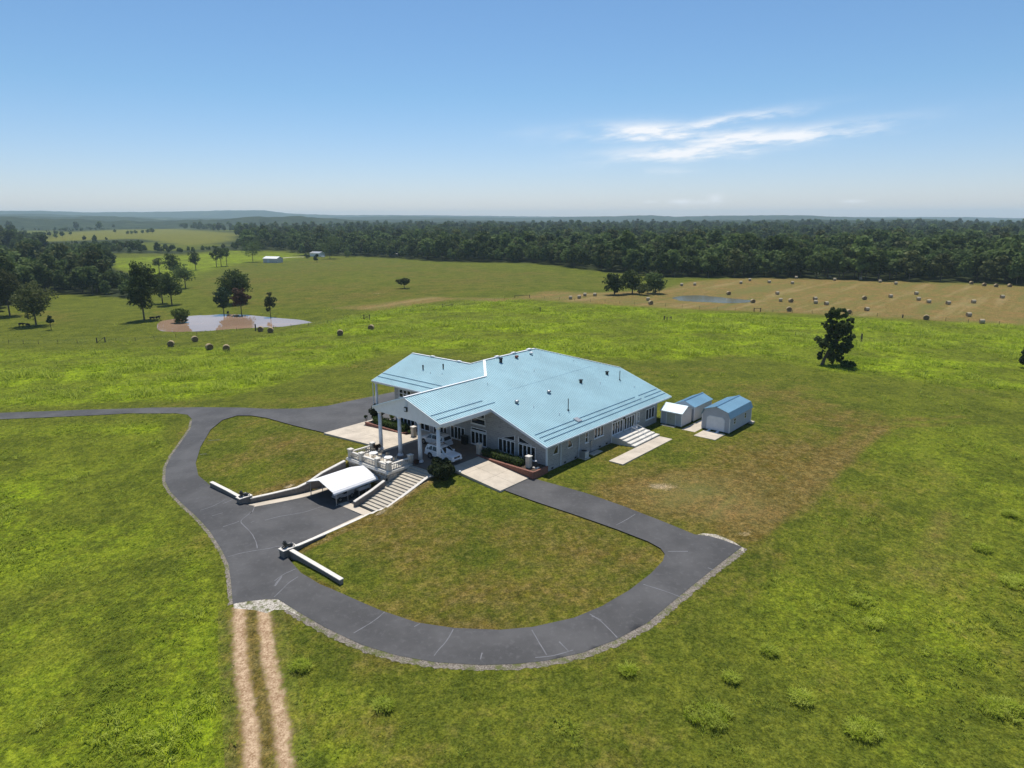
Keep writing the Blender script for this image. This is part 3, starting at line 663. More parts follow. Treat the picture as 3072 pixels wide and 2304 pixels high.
def ground_obj(name, sel, label):
    q = Q[sel]; u, inv = np.unique(q, return_inverse=True); inv = inv.reshape(q.shape)
    me = npmesh(name, np.column_stack([GX.ravel()[u], GY.ravel()[u], GZR.ravel()[u]]), inv, M_GROUND)
    ca = me.color_attributes.new('zones', 'FLOAT_COLOR', 'POINT')
    ca.data.foreach_set('color', np.column_stack([lush.ravel()[u], dry.ravel()[u], bare.ravel()[u], np.ones(len(u))]).astype(np.float32).ravel())
    for nm, arr in (('straw', straw), ('wood', wood)):
        a = me.attributes.new(nm, 'FLOAT', 'POINT'); a.data.foreach_set('value', arr.ravel()[u].astype(np.float32))
    me.polygons.foreach_set('use_smooth', [True]*len(me.polygons))
    o = link(name, me); tag(o, label, None, None, 'structure'); return o
ground_obj('lawn', qmown & ~qhay, 'mown lawn around the house, green going brown')
ground_obj('hay_field', qhay, 'straw-coloured mown hay field with windrow lines')
ground_obj('meadow', ~qmown & ~qhay, 'open green meadow and pasture')

# far hills: real ridges on a polar sheet
def ridge_tab(pairs, D):
    a = []; z = []
    for px, py in pairs:
        d = ray(px, py); dh = math.hypot(d[0], d[1]); a.append(math.degrees(math.atan2(d[0], d[1]))); z.append(CAM_H+d[2]/dh*D)
    return np.array(a), np.array(z)
RIDGES = [
    (2900, 330, [(-500,664),(0,652),(150,655),(300,662),(500,664),(650,658),(800,650),(900,648),(980,655),(1060,662),(1200,668),(1400,664),(1600,667),(1900,667),(2100,665),(2300,661),(2500,661),(2700,660),(2800,659),(2900,668),(3072,672),(3400,664)]),
    (4300, 500, [(-500,655),(0,648),(200,652),(300,648),(370,650),(500,660),(800,655),(1000,660),(1250,658),(1330,655),(1500,662),(1700,668),(2000,668),(2070,662),(2150,660),(2300,662),(2600,664),(3072,668),(3400,666)]),
    (6500, 800, [(-500,650),(0,643),(100,640),(300,648),(500,652),(700,655),(900,655),(1100,650),(1200,648),(1300,650),(1450,652),(1600,653),(1750,650),(1850,648),(1950,645),(2020,650),(2100,648),(2250,646),(2400,645),(2500,650),(2700,655),(2950,662),(3000,658),(3072,661),(3400,655)]),
    (9500, 1200, [(-500,640),(0,633),(120,632),(250,637),(400,636),(560,634),(700,631),(800,631),(860,640),(1000,645),(1150,645),(1300,646),(1500,648),(1700,650),(2000,650),(2200,650),(2500,651),(2700,651),(2900,651),(3072,655),(3400,650)])]
ba = np.radians(np.arange(-62, 62.01, .13)); Dr = np.concatenate([np.arange(2300, 5600, 75), np.arange(5600, 12500, 260)])
BA, DR = np.meshgrid(ba, Dr); HX = DR*np.sin(BA); HY = DR*np.cos(BA)
HZ = height(HX, HY)*(1-sstep(2300, 3000, DR))
for D0, wd, pr_ in RIDGES:
    a, z = ridge_tab(pr_, D0); zz = np.interp(np.degrees(BA), a, z)
    HZ = np.maximum(HZ, (zz+6)*np.exp(-((DR-D0)/wd)**2)-6+2*(fnoise(HX, HY, 180, 41)-.5)) if D0 > 2900 else HZ+(zz)*np.exp(-((DR-D0)/wd)**2)
HZ += 7*(vnoise(HX, HY, 38, 50)-.5)*sstep(2400, 2800, DR)*np.where(DR < 6000, 1, .4)+5*(vnoise(HX, HY, 75, 51)-.5)*sstep(2400, 2800, DR)
HZ -= 14*(1-sstep(2300, 2550, DR))
i2 = np.arange(HX.size).reshape(HX.shape); Q2 = np.stack([i2[:-1, :-1], i2[:-1, 1:], i2[1:, 1:], i2[1:, :-1]], -1).reshape(-1, 4)[:, ::-1]
def hill_mat():
    q = NT('wooded_hills'); v = q.pos('world', (1, 1, 1)); a = q.noise(v, .02, 4, .7); b_ = q.noise(v, .0016, 4, .6); f = q.noise(v, .004, 2)
    c = q.mixc(q.ramp(a, .35, .7), (.014, .026, .014), (.036, .052, .024)); c = q.mixc(q.math('MULTIPLY', q.ramp(b_, .62, .72), .5), c, (.10, .12, .06))
    q.set(c, .9, 0, .1); q.bump(a, 1.0, 12); return q.m
ho = link('hills', npmesh('hills', np.column_stack([HX.ravel(), HY.ravel(), HZ.ravel()]), Q2, hill_mat())); tag(ho, 'far wooded hills fading to blue', None, None, 'structure')

# ponds
def pond(name, poly, z, mat, label):
    k = len(poly); P = np.array(poly); sm = []
    for i in range(k):
        a, b = P[i], P[(i+1) % k]
        for j in range(4): sm.append(a+(b-a)*j/4)
    sm = np.array(sm)
    for _ in range(2): sm = (np.roll(sm, 1, 0)+2*sm+np.roll(sm, -1, 0))/4
    c = sm.mean(0); V = [(c[0], c[1], z)]+[(p[0], p[1], z) for p in sm]; F = [(0, i+1, (i+1) % len(sm)+1) for i in range(len(sm))]
    a = np.array([V[i][:2] for i in F[0]]);
    if (a[1, 0]-a[0, 0])*(a[2, 1]-a[0, 1])-(a[1, 1]-a[0, 1])*(a[2, 0]-a[0, 0]) < 0: F = [f[::-1] for f in F]
    o = link(name, npmesh(name, V, F, mat)); tag(o, label, None, None, 'structure')
pond('pond_water', POND1W, Z1, water_mat('muddy_water', (.34, .225, .15), 1.36, .05, .36), 'muddy brown farm pond below the trees')
pond('pond_water', POND2W, Z2, water_mat('green_water', (.14, .12, .05), 1.5, .16, .8), 'small pond in the mown hay field')

# ------------------------------------------------------------------ driveway and pads
isl = [G(a, b) for a, b in [(968,1297),(875,1275),(800,1254),(755,1247),(711,1247),(668,1260),(632,1289),(602,1340),(587,1390),(595,1427),(631,1456),(655,1468)]]
isl += [P2(-25.2, -28.4), P2(-23.3, -27.6), P2(-21.6, -21.8), P2(-20.9, -17), P2(-21, -14.4), P2(-22, -9.3)]
ovl = [P2(-9.05, -9), P2(-22.3, -9), P2(-22.3, -14.7), P2(-14.4, -14.95), P2(-14.3, -19.6), P2(-15.9, -19.8), P2(-15.9, -20.7), P2(-10.9, -20.7), P2(-10.3, -30.2), P2(-10.6, -32.2), P2(-9.0, -32.4)]
ovl += [G(a, b) for a, b in fp([(650,1238),(690,1262),(740,1283),(820,1318),(900,1345),(980,1357),(1080,1361),(1150,1355),(1240,1335),(1300,1310),(1360,1275),(1405,1240),(1432,1212),(1436,1197),(1427,1185),(1400,1170),(1330,1143),(1250,1115),(1160,1085),(1092,1060)])]
# the house platform joins both islands; the stair landing lies on its edge
dwy = drape('driveway', outer, MT['asphalt'], .035, holes=(isl, ovl), label='dark asphalt drive looping round the oval lawn')
grav = [G(a, b) for a, b in OUT_L[6:20]]
ribbon('gravel_edge', [g for g in grav], .75, MT['gravel'], .016, jit=.22, step=.25, seed=3, nac=2, label='strip of gravel along the outer edge of the drive', kind='structure')
grav2 = [G(a, b) for a, b in OUT_L[22:38]]
ribbon('gravel_edge', [g for g in grav2], 1.3, MT['gravel'], .016, jit=.2, step=.25, seed=4, label='gravel shoulder below the curved drive', kind='structure')
drape('gravel_patch', [G(a, b) for a, b in [(700,1812),(702,1826),(760,1830),(800,1840),(822,1830),(860,1830),(900,1850),(880,1818),(830,1792),(790,1796),(740,1800)]], gravel_mat('white_gravel', (.22, .19, .15), (.62, .57, .50)), .022, step=.6, label='white gravel apron where the dirt track meets the drive')
drape('gravel_patch', [G(a, b) for a, b in [(2085,1606),(2110,1600),(2150,1604),(2200,1625),(2230,1645),(2232,1655),(2170,1632),(2120,1616)]], gravel_mat('white_gravel_end', (.20, .17, .13), (.58, .52, .44)), .022, step=.4, label='pale gravel at the end corner of the drive')
dt = ribbon('dirt_track', [G(a, b) for a, b in [(752,1808),(757,1900),(768,2000),(783,2100),(800,2220),(816,2345)]], 5.6, MT['dirt'], .02, step=.35, edgeattr=True, nac=24, label='two-rut dirt track leading away from the drive', kind='structure')
_a = dt.data.attributes['edge']; _n = len(_a.data)//25; _x = np.repeat(np.linspace(-2.8, 2.8, 25), _n)
_x = _x+.45*(fnoise(np.tile(np.arange(_n)*.35, 25), np.zeros(25*_n), 5, 61, 3)-.5)
_e = np.where(np.abs(_x) < 1.0, (1.0-np.abs(_x))*.75, (np.abs(_x)-1.0)*.62); _a.data.foreach_set('value', np.clip(_e+.06, 0, 1).astype(np.float32))
_c = np.empty(len(dt.data.vertices)*3, np.float32); dt.data.vertices.foreach_get('co', _c); _c = _c.reshape(-1, 3)
_t, _s = (_c[:, 0]-OX[0])*BX[0]+(_c[:, 1]-OX[1])*BX[1], (_c[:, 0]-OX[0])*AX[0]+(_c[:, 1]-OX[1])*AX[1]; _i = np.clip(np.searchsorted(SL, _s), 0, len(SL)-1); _j = np.clip(np.searchsorted(TL, _t), 0, len(TL)-1)
_z = dt.data.color_attributes.new('zones', 'FLOAT_COLOR', 'POINT'); _z.data.foreach_set('color', np.column_stack([lush[_i, _j], dry[_i, _j], bare[_i, _j], np.ones(len(_c))]).astype(np.float32).ravel())
cracks = [[(1088,1838+20),(1120,1815),(1150,1836-0)],
  ]
K3 = lambda x, y: (600+x/2.765, 1250+y/2.765)
K6 = lambda x, y: (800+x/2.011, 1700+y/2.011)
K7 = lambda x, y: (1900+x/1.8355, 1400+y/1.8355)
cracks = [[K3(450,755),(753+0,1540),K3(350,850),K3(325,875),K3(360,900),K3(430,970),K3(470,1050),K3(475,1095)],
  [K3(1020,745),K3(850,800),K3(650,830),K3(420,880)], [K3(325,870),K3(270,895),K3(190,915)], [K3(230,1165),K3(330,1135),K3(470,1110),K3(620,1090),K3(680,1080)],
  [K3(795,1265),K3(680,1310),K3(620,1365)], [K3(680,1325),K3(650,1360),K3(610,1400),K3(608,1430),K3(625,1420),K3(640,1380),K3(680,1330)],
  [K3(815,1330),K3(740,1370),K3(680,1440),K3(615,1500)], [K3(0,780),K3(100,750),K3(210,690)], [K3(190,725),K3(270,690)], [K3(0,200),K3(40,197)], [K3(100,825),K3(190,800)],
  [K6(712,275),K6(650,330),K6(580,370),K6(525,403)], [K6(925,345),K6(890,365)], [K6(1125,380),K6(1085,460),K6(1015,520),K6(1010,540)], [K6(1300,522),K6(1290,562)],
  [K6(1600,383),K6(1640,455),K6(1690,535)], [K6(1620,550),K6(1720,545),K6(1850,505)], [K6(1765,455),K6(1820,510)], [K6(1948,287),K6(2020,330),K6(2115,430)], [K6(1960,300),K6(2000,300),K6(2020,325)],
  [K7(55,650),K7(120,670),K7(200,695),K7(270,725)], [K7(410,558),K7(440,570)], [K7(190,468),K7(300,468)], [(1848,1576),(1880,1560),(1906,1543)], [(625,1322),(660,1320)], [(600,1364),(620,1362)]]
for c in cracks:
    ribbon('crack_seal', [G(a, b) for a, b in c], .10, MT['crack'], .042, parent=dwy, step=.4, jit=.3, seed=int(c[0][0]))

def slab(name, poly, zf, mat, label, th=.35, parts=None, kind='structure'):
    mb = MB(); mb.prism(poly, lambda p: zf(p)-th, zf)
    t, s = poly[0]; return solo(name, mb, mat, label, None, t, s, zf(poly[0]), kind=kind)
zr = lambda p: .95-(p[0]+9.0)*.098 if p[0] > -9 else .95
zl = lambda p: .95+(p[0]+23.5)*.052 if p[0] < -23.5 else .95
tile = 0
def pad(name, label, ts, ss, zf, mat='concrete'):
    r = Thing(name, label, None, ts[0], ss[0], zf((ts[0], 0)), kind='structure')
    for i in range(len(ts)-1):
        for j in range(len(ss)-1):
            g = .012; a, b, c, d = ts[i]+g, ts[i+1]-g, ss[j]+g, ss[j+1]-g
            r.part('slab', MB().prism([(a, c), (b, c), (b, d), (a, d)], lambda p: zf(p)-.4, zf), MT[mat])
pad('concrete_apron', 'pale concrete apron sloping down to the right-hand drive', [-9.0, -6.4, -3.6, -.35], [-8.7, -5.9, -3.2], zr)
pad('concrete_apron', 'pale concrete apron under the left hedge towards the parking area', [-35.4, -32, -28, -23.5], [-9.4, -6.4, -3.2], zl)
pad('concrete_apron', 'strip of concrete between the left planter and the house', [-35.4, -29.9], [-3.2, 1.5], zl)
MT['shadefloor'] = concrete_mat('brown_aggregate_shade_dark', (.17, .14, .12))  # brown aggregate with the portico's shade put into its colour; sunlit strip stays pale
pad('portico_floor', 'sunlit end strip of the portico floor, coloured pale, next to the left apron', [-23.5, -20.3], [-10.8, -7.2, -3.6, 0.0], lambda p: .95)
pad('portico_floor', 'brown carriage floor under the tall portico, coloured darker for its shade', [-20.3, -16.5, -12.7, -9.0], [-10.8, -7.2, -3.6, 0.0], lambda p: .95, 'shadefloor')

# ------------------------------------------------------------------ the house
ZE, M_ = 3.64, .35
zmain = lambda t: ZE+M_*(.45-t)
H = Thing('house', 'large grey stone house with light blue ribbed metal roof and tall white-columned portico', 'house', 0, 0, 0)
def pw(a, pts):   # piecewise linear
    xs = [p[0] for p in pts]; ys = [p[1] for p in pts]; return float(np.interp(a, xs, ys))
def roof_plane(axis, a0, a1, lo, hi, zf, breaks=(), rib=.38, mat='roof', thing=H, pitch_rib=True, nrib=3, zlift=0):
    """ribbed panels on one roof plane; a runs along the eave, lo..hi is the slope direction"""
    W_ = rib*nrib; cuts = list(np.arange(a0, a1-1e-6, W_))+[a1]
    mk = (lambda a, d: (d, a)) if axis == 's' else (lambda a, d: (a, d))    # -> (t, s)
    for k in range(len(cuts)-1):
        c0, c1 = cuts[k], cuts[k+1]; xs = [c0]+[b for b in breaks if c0+1e-3 < b < c1-1e-3]+[c1]
        mb = MB()
        for x0, x1 in zip(xs[:-1], xs[1:]):
            e = 1e-4; l0, h0, l1, h1 = lo(x0+e), hi(x0+e), lo(x1-e), hi(x1-e)
            if abs(h0-l0) < .02 and abs(h1-l1) < .02: continue
            P = [mk(x0, l0), mk(x1, l1), mk(x1, h1), mk(x0, h0)]
            top = [(p[0], p[1], zf(p)+zlift) for p in P]; bot = [(p[0], p[1], zf(p)+zlift-.05) for p in P]
            mb.add(top+bot, [(0,1,2,3),(7,6,5,4),(0,4,5,1),(1,5,6,2),(2,6,7,3),(3,7,4,0)])
        r = c0+rib/2
        while r < c1:
            l, h = lo(r), hi(r)
            if abs(h-l) > .1:
                pr_ = []
                for d in (l, h):
                    for dx, dz in ((-.07, 0), (-.04, .055), (.04, .055), (.07, 0)):
                        p = mk(r+dx, d); pr_.append((p[0], p[1], zf(mk(r, d))+zlift+dz))
                mb.add(pr_, [(0,1,5,4),(1,2,6,5),(2,3,7,6),(0,3,2,1),(4,5,6,7)])
            r += rib
        if mb.f: thing.part('roof_panel', mb, MT[mat])
BRK = [-.6, 5.7, 9.5, 22.0]
lo_main = lambda s: -9.15 if s < -.6 else .45
hi_main = lambda s: pw(s, [(-10, -15.8), (5.7, -15.8), (9.5, -19.55), (22, -19.55), (32.65, -9.2)])
roof_plane('s', -9.98, 32.65, lo_main, hi_main, lambda p: zmain(p[0]), BRK)
ZR = zmain(-19.55)
zleft = lambda p: ZR-M_*(-19.55-p[0])
roof_plane('s', 8.0, 32.65, lambda s: pw(s, [(8, -21.05), (9.5, -29.9), (32.65, -29.9)]) if s < 9.5 else -29.9, lambda s: pw(s, [(8, -21.05), (9.5, -19.55), (22, -19.55), (32.65, -29.8)]), zleft, [9.5, 22], rib=.4572, nrib=4)
zhip = lambda p: ZR-M_*(p[1]-22)
roof_plane('t', -29.9, -9.2, lambda t: 32.65, lambda t: pw(t, [(-29.9, 32.65), (-19.55, 22), (-9.2, 32.65)]), zhip, [-19.55], rib=.4572, nrib=4)
zw = lambda p: ZR-M_*(9.5-p[1])
hi_w = lambda t: pw(t, [(-34.4, 8.0), (-21.05, 8.0), (-19.55, 9.5), (-15.8, 5.75)])
lo_w = lambda t: pw(t, [(-34.4, -.65), (-22.2, -.65), (-15.8, 5.75)])
roof_plane('t', -34.4, -15.8, lo_w, hi_w, zw, [-22.2, -21.05, -19.55])
zwb = lambda p: zw((0, 8.0))-M_*(p[1]-8.0)
roof_plane('t', -34.4, -21.05, lambda t: 16.6, lambda t: 8.0, zwb, rib=.4572, nrib=4)
zpl = lambda p: zmain(-15.8)-M_*(-15.8-p[0])
roof_plane('s', -9.98, 5.7, lambda s: pw(s, [(-10, -22.5), (-.65, -22.5), (5.7, -15.9)]), lambda s: -15.8, zpl, [-.65], rib=.4572, nrib=4)
# ridge caps, hips, snow bars
def cap(pts, w=.34, mat='white', nm='ridge_cap', dz=.07):
    mb = MB(); mb.bar((*pts[0][:2], pts[0][2]+dz), (*pts[1][:2], pts[1][2]+dz), w, .05); H.part(nm, mb, MT[mat])
cap([(-15.8, -10.0, zmain(-15.8)), (-15.8, 5.75, zmain(-15.8))]); cap([(-15.8, 5.7, zmain(-15.8)), (-19.55, 9.5, ZR)], .4)
cap([(-19.55, 9.4, ZR), (-19.55, 22.0, ZR)]); cap([(-19.55, 22, ZR), (-9.2, 32.65, zmain(-9.2))], .2)
cap([(-34.4, 8.0, zw((0, 8))), (-21.05, 8.0, zw((0, 8)))], .3); cap([(-21.05, 8, zw((0, 8))), (-19.55, 9.5, ZR)], .25); cap([(-19.55, 22, ZR), (-29.9, 32.65, zmain(-9.2))], .2)
def bar_s(t, s0, s1): H.part('snow_bar', MB().bar((t, s0, zmain(t)+.075), (t, s1, zmain(t)+.075), .07, .06), MT['roofdark'])
for t, a, b in [(-.55, .1, 32.4), (-1.3, .1, 26.0), (-1.3, 27.0, 32.4), (-2.05, .1, 25.3), (-2.05, 26.4, 32.2), (-10.0, -9.8, 1.2), (-11.0, -9.8, -.2)]: bar_s(t, a, b)
for s, a, b in [(.5, -34.3, -21.6), (1.5, -34.3, -20.6)]: H.part('snow_bar', MB().bar((a, s, zw((0, s))+.075), (b, s, zw((0, s))+.075), .07, .06), MT['roofdark'])
# overlap seam of the long panels
for a, b in [(-9.9, 13.0), (13.0, 27.0)]: H.part('panel_lap', MB().bar((-11.6 if a > 0 else -11.6, a if a > 0 else 6.0, zmain(-11.6)+.012), (-11.6, b, zmain(-11.6)+.012), .03, .02), MT['roofdark'])
# vents and pipes
def turb(t, s, mat='galv'):
    mb = MB(); mb.lathe([(.16, 0), (.16, .12), (.30, .16), (.34, .28), (.28, .40), (.12, .46)], (t, s, zmain(t)+.02), 12); H.part('turbine_vent', mb, MT[mat], smooth=True)
for t, s, mt_ in [(-8.6, 4.27, 'galv'), (-8.6, 11.63, 'galv'), (-18.23, 15.7, 'brick'), (-18.25, 19.44, 'whitemetal')]: turb(t, s, mt_)
for t, s, h in [(-4.19, 10.39, 1.75), (-6.57, 28.02, 1.6)]:
    mb = MB(); mb.tube((t, s, zmain(t)-.02), (t, s, zmain(t)+h), .06, .06); mb.lathe([(.2, 0), (.07, .15)], (t, s, zmain(t)+.01), 10); H.part('vent_pipe', mb, MT['black'])
for t, s, h in [(-18.13, 11.76, .75), (-8.65, 19.91, .55), (-8.69, 27.48, .55)]:
    mb = MB(); mb.box(t-.17, t+.17, s-.17, s+.17, zmain(t)-.05, zmain(t)+h*.75); mb.box(t-.24, t+.24, s-.24, s+.24, zmain(t)+h*.75, zmain(t)+h); H.part('flue_box', mb, MT['black'])
for t, s in [(-13.96, 4.15), (-14.08, 14.99), (-6.82, 5.82), (-3.94, 7.93), (-13.94, 25.37), (-3.96, 28.29), (-1.16, 25.46), (-7.18, 23.13)]:
    H.part('vent_pipe', MB().tube((t, s, zmain(t)-.02), (t, s, zmain(t)+.32), .05, .05), MT['white'])
for t, s in [(-27.9, 4.4), (-24.6, 5.6)]:
    H.part('flue_box', MB().tube((t, s, zw((t, s))-.02), (t, s, zw((t, s))+.75), .09, .13), MT['black'])
for t, s in [(-25.6, 3.8), (-23.4, 4.2)]: H.part('vent_pipe', MB().tube((t, s, zw((t, s))-.02), (t, s, zw((t, s))+.3), .05, .05), MT['white'])
for s in (12.5, 16.5, 20.5): H.part('ridge_vent', MB().box(-19.85, -19.3, s-.35, s+.35, ZR+.02, ZR+.24), MT['white'])
for t in (-29.5, -23.5): H.part('ridge_vent', MB().box(t-.35, t+.35, 7.8, 8.2, zw((0, 8)), zw((0, 8))+.2), MT['white'])
sk = MB(); sk.prism([(-2.3, 9.0), (-1.4, 9.0), (-1.4, 9.9), (-2.3, 9.9)], lambda p: zmain(p[0]), lambda p: zmain(p[0])+.16); H.part('skylight', sk, MT['galv'])
# fascia, gutters, soffits
def fascia(a, b, h=.26, w=.06, mat='trim', nm='fascia'):
    H.part(nm, MB().bar((a[0], a[1], a[2]-h/2+.0), (b[0], b[1], b[2]-h/2), w, h), MT[mat])
fascia((.47, -.6, ZE), (.47, 32.6, ZE), .2, .1, 'trim', 'gutter')
fascia((.45, -.63, ZE-.02), (-9.15, -.63, zmain(-9.15)-.02), .32); fascia((.45, 32.68, ZE-.02), (-9.2, 32.68, zmain(-9.2)-.02), .3)
fascia((-9.12, -9.95, zmain(-9.15)), (-9.12, -.6, zmain(-9.15)), .38, .12, 'white'); fascia((-22.5, -9.95, zmain(-9.15)), (-22.5, -.65, zmain(-9.15)), .38, .12, 'white')
fascia((-34.4, -.68, zw((0, -.65))), (-22.5, -.68, zw((0, -.65))), .22, .1, 'trim', 'gutter'); fascia((-34.43, -.65, zw((0, -.65))), (-34.43, 8, zw((0, 8))), .3); fascia((-34.43, 8, zw((0, 8))), (-34.43, 16.6, zwb((0, 16.6))), .3)
H.part('soffit', MB().box(-.25, .42, -.55, 32.55, 3.42, 3.46), MT['trim'])
H.part('soffit', MB().prism([(-9.1, -.6), (.42, -.6), (.42, .0), (-9.1, .0)], lambda p: zmain(p[0])-.16, lambda p: zmain(p[0])-.10), MT['trim'])
H.part('ceiling', MB().box(-34.3, -29.8, -.5, 16.4, 6.72, 6.78), MT['white'], label='white porch ceiling at the end of the left wing')
# portico gable face with a raised frame
gz = 6.42
gf = MB(); gf.add([(-22.45, -9.88, 6.86), (-21.9, -9.88, gz), (-9.6, -9.88, gz), (-9.15, -9.88, 6.8), (-9.15, -9.88, zmain(-9.15)-.02), (-15.8, -9.88, zmain(-15.8)-.03), (-22.45, -9.88, zmain(-9.15)-.02)], [(0,1,2,3,4,5,6)])
gf.add([(-22.45, -9.68, 6.86), (-21.9, -9.68, gz), (-9.6, -9.68, gz), (-9.15, -9.68, 6.8), (-9.15, -9.68, zmain(-9.15)-.02), (-15.8, -9.68, zmain(-15.8)-.03), (-22.45, -9.68, zmain(-9.15)-.02)], [(6,5,4,3,2,1,0)])
gf.add([(-21.9, -9.88, gz), (-9.6, -9.88, gz), (-9.6, -9.3, gz), (-21.9, -9.3, gz), (-22.45, -9.88, 6.86), (-22.45, -9.3, 6.86), (-9.15, -9.88, 6.8), (-9.15, -9.3, 6.8)], [(0,1,2,3),(4,0,3,5),(1,6,7,2)])
H.part('portico_gable', gf, MT['white'])
H.part('beam', MB().box(-21.9, -9.6, -9.3, -9.2, gz, 6.9), MT['white']); H.part('beam', MB().box(-9.9, -9.3, -9.2, -.02, 6.3, 6.78), MT['white']); H.part('beam', MB().box(-22.3, -21.7, -9.2, -.02, 6.3, 6.78), MT['white'])
H.part('ceiling', MB().box(-21.7, -9.9, -9.2, -.02, 6.74, 6.80), MT['white'], label='flat white ceiling of the portico')
fascia((-9.15, -10.0, zmain(-9.15)), (-15.8, -10.0, zmain(-15.8)), .16, .06, 'white'); fascia((-22.5, -10.0, zmain(-9.15)), (-15.8, -10.0, zmain(-15.8)), .16, .06, 'white')
wl_ = H.part('wall_lantern', MB().bevbox(-15.72, -15.28, -10.12, -9.88, 7.5, 8.1), MT['black']); H.part('lamp_glass', MB().box(-15.66, -15.34, -10.14, -10.121, 7.6, 7.98), MT['trim'], wl_)
H.part('medallion', MB().tube((-15.4, -9.95, 8.55), (-15.4, -9.88, 8.55), .28, .28, 16), MT['trim'], label='round grey vent high in the gable')
def column(t, s, z0, z1, r=.27):
    c = H.part('column', MB().lathe([(r*1.0, .28), (r*1.0, (z1-z0)*.33), (r*.84, z1-z0-.3)], (t, s, z0), 20), MT['white'], smooth=True)
    mb = MB(); mb.lathe([(r*1.5, 0), (r*1.5, .1), (r*1.32, .14), (r*1.36, .2), (r*1.08, .28)], (t, s, z0), 20); H.part('base', mb, MT['white'], c)
    mb = MB(); mb.lathe([(r*.84, z1-z0-.3), (r*1.0, z1-z0-.24), (r*1.25, z1-z0-.12), (r*1.3, z1-z0)], (t, s, z0), 20); H.part('capital', mb, MT['white'], c)
for t in (-21.45, -17.4, -13.45, -9.95): column(t, -9.6, .95, gz)
for s in (-.2, 7.7, 16.0): column(-33.9, s, 0.2, 6.75, .22)
H.part('downspout', MB().bar((-34.1, -.72, 6.7), (-34.1, -.72, .3), .1, .1), MT['trim']); 
def wall_holes(axis, base, outline, holes, mat, inward, nm='wall', label=None, depth=.16):
    """wall in the plane axis=base; outline and holes are (u, z) polygons; reveals go inward"""
    rings = [outline]+holes; pts = []; ed = []
    for r_ in rings:
        o = len(pts); pts += [Vector(p) for p in r_]; ed += [(o+i, o+(i+1) % len(r_)) for i in range(len(r_))]
    r = delaunay_2d_cdt(pts, ed, [], 0, 1e-5); vs = [tuple(v) for v in r[0]]; mb = MB()
    f3 = (lambda u, z, d: (u, base+d*inward, z)) if axis == 's' else (lambda u, z, d: (base+d*inward, u, z))
    fs = []
    for f in r[2]:
        c = np.mean([vs[i] for i in f], 0)
        if sdist(c[0], c[1], outline) < 0 and all(sdist(c[0], c[1], h) > 0 for h in holes): fs.append(f)
    mb.add([f3(*v, 0) for v in vs], fs); mb.add([f3(*v, .25) for v in vs], [f[::-1] for f in fs])
    for h in holes:
        k = len(h); mb.add([f3(*p, 0) for p in h]+[f3(*p, .25) for p in h], [(i, (i+1) % k, k+(i+1) % k, k+i) for i in range(k)])
    return H.part(nm, mb, MT[mat], label=label)
def window(axis, base, out, u0, u1, z0, z1, panes, rows=1, nm='window', curtain=False, poly=None, fw=.09, mull=.06):
    """white frame with glass set in an opening; out = direction of the outside (+1/-1 on the axis)"""
    def B(mb, a0, a1, b0, b1, d0, d1):
        lo_, hi_ = sorted((base+out*d0, base+out*d1))
        if axis == 's': mb.box(a0, a1, lo_, hi_, b0, b1)
        else: mb.box(lo_, hi_, a0, a1, b0, b1)
    f3 = (lambda u, z, d: (u, base+out*d, z)) if axis == 's' else (lambda u, z, d: (base+out*d, u, z))
    fr = MB()
    if poly:
        c = np.mean(poly, 0); inn = [tuple(c+(np.array(p)-c)*.86) for p in poly]; k = len(poly)
        fr.add([f3(*p, .02) for p in poly]+[f3(*p, .02) for p in inn]+[f3(*p, -.08) for p in inn], [(i, (i+1) % k, k+(i+1) % k, k+i) for i in range(k)]+[(k+i, k+(i+1) % k, 2*k+(i+1) % k, 2*k+i) for i in range(k)])
        w_ = H.part(nm, fr, MT['white']); H.part('pane', MB().add([f3(*p, -.07) for p in poly], [tuple(range(len(poly)))]), MT['glass'], w_); return w_
    B(fr, u0, u1, z1-fw, z1, -.1, .03); B(fr, u0, u1, z0, z0+fw*(1.6 if nm == 'french_door' else 1), -.1, .04)
    B(fr, u0, u0+fw, z0+fw*1.6, z1-fw, -.1, .03); B(fr, u1-fw, u1, z0+fw*1.6, z1-fw, -.1, .03)
    n_ = panes; w = (u1-u0-2*fw)/n_
    for i in range(1, n_): B(fr, u0+fw+i*w-mull, u0+fw+i*w+mull, z0+fw*1.6, z1-fw, -.09, .02)
    for j in range(1, rows): zz = z0+(z1-z0)*j/rows; B(fr, u0+fw, u1-fw, zz-.035, zz+.035, -.085, .015)
    w_ = H.part(nm, fr, MT['white'])
    if nm == 'french_door':
        mid = (u0+u1)/2; hb = MB(); B(hb, mid-.05, mid-.01, z0+.95, z0+1.15, .02, .07); H.part('handle', hb, MT['black'], w_)
    else:
        sl_ = MB(); B(sl_, u0-.06, u1+.06, z0-.1, z0-.005, -.02, .09); H.part('sill', sl_, MT['trim'], w_)
    for i in range(n_):
        g = MB(); B(g, u0+fw+i*w+(mull if i else 0), u0+fw+(i+1)*w-(mull if i < n_-1 else 0), z0+fw, z1-fw, -.095, -.07); H.part('pane', g, MT['glass'], w_)
        if curtain and i in (0, n_-1):
            g = MB(); B(g, u0+fw+i*w+.1, u0+fw+(i+.7)*w, z0+fw+.05, z1-fw-.05, -.115, -.1)
    return w_
def rect(u0, u1, z0, z1): return [(u0, z0), (u1, z0), (u1, z1), (u0, z1)]
fl = .95
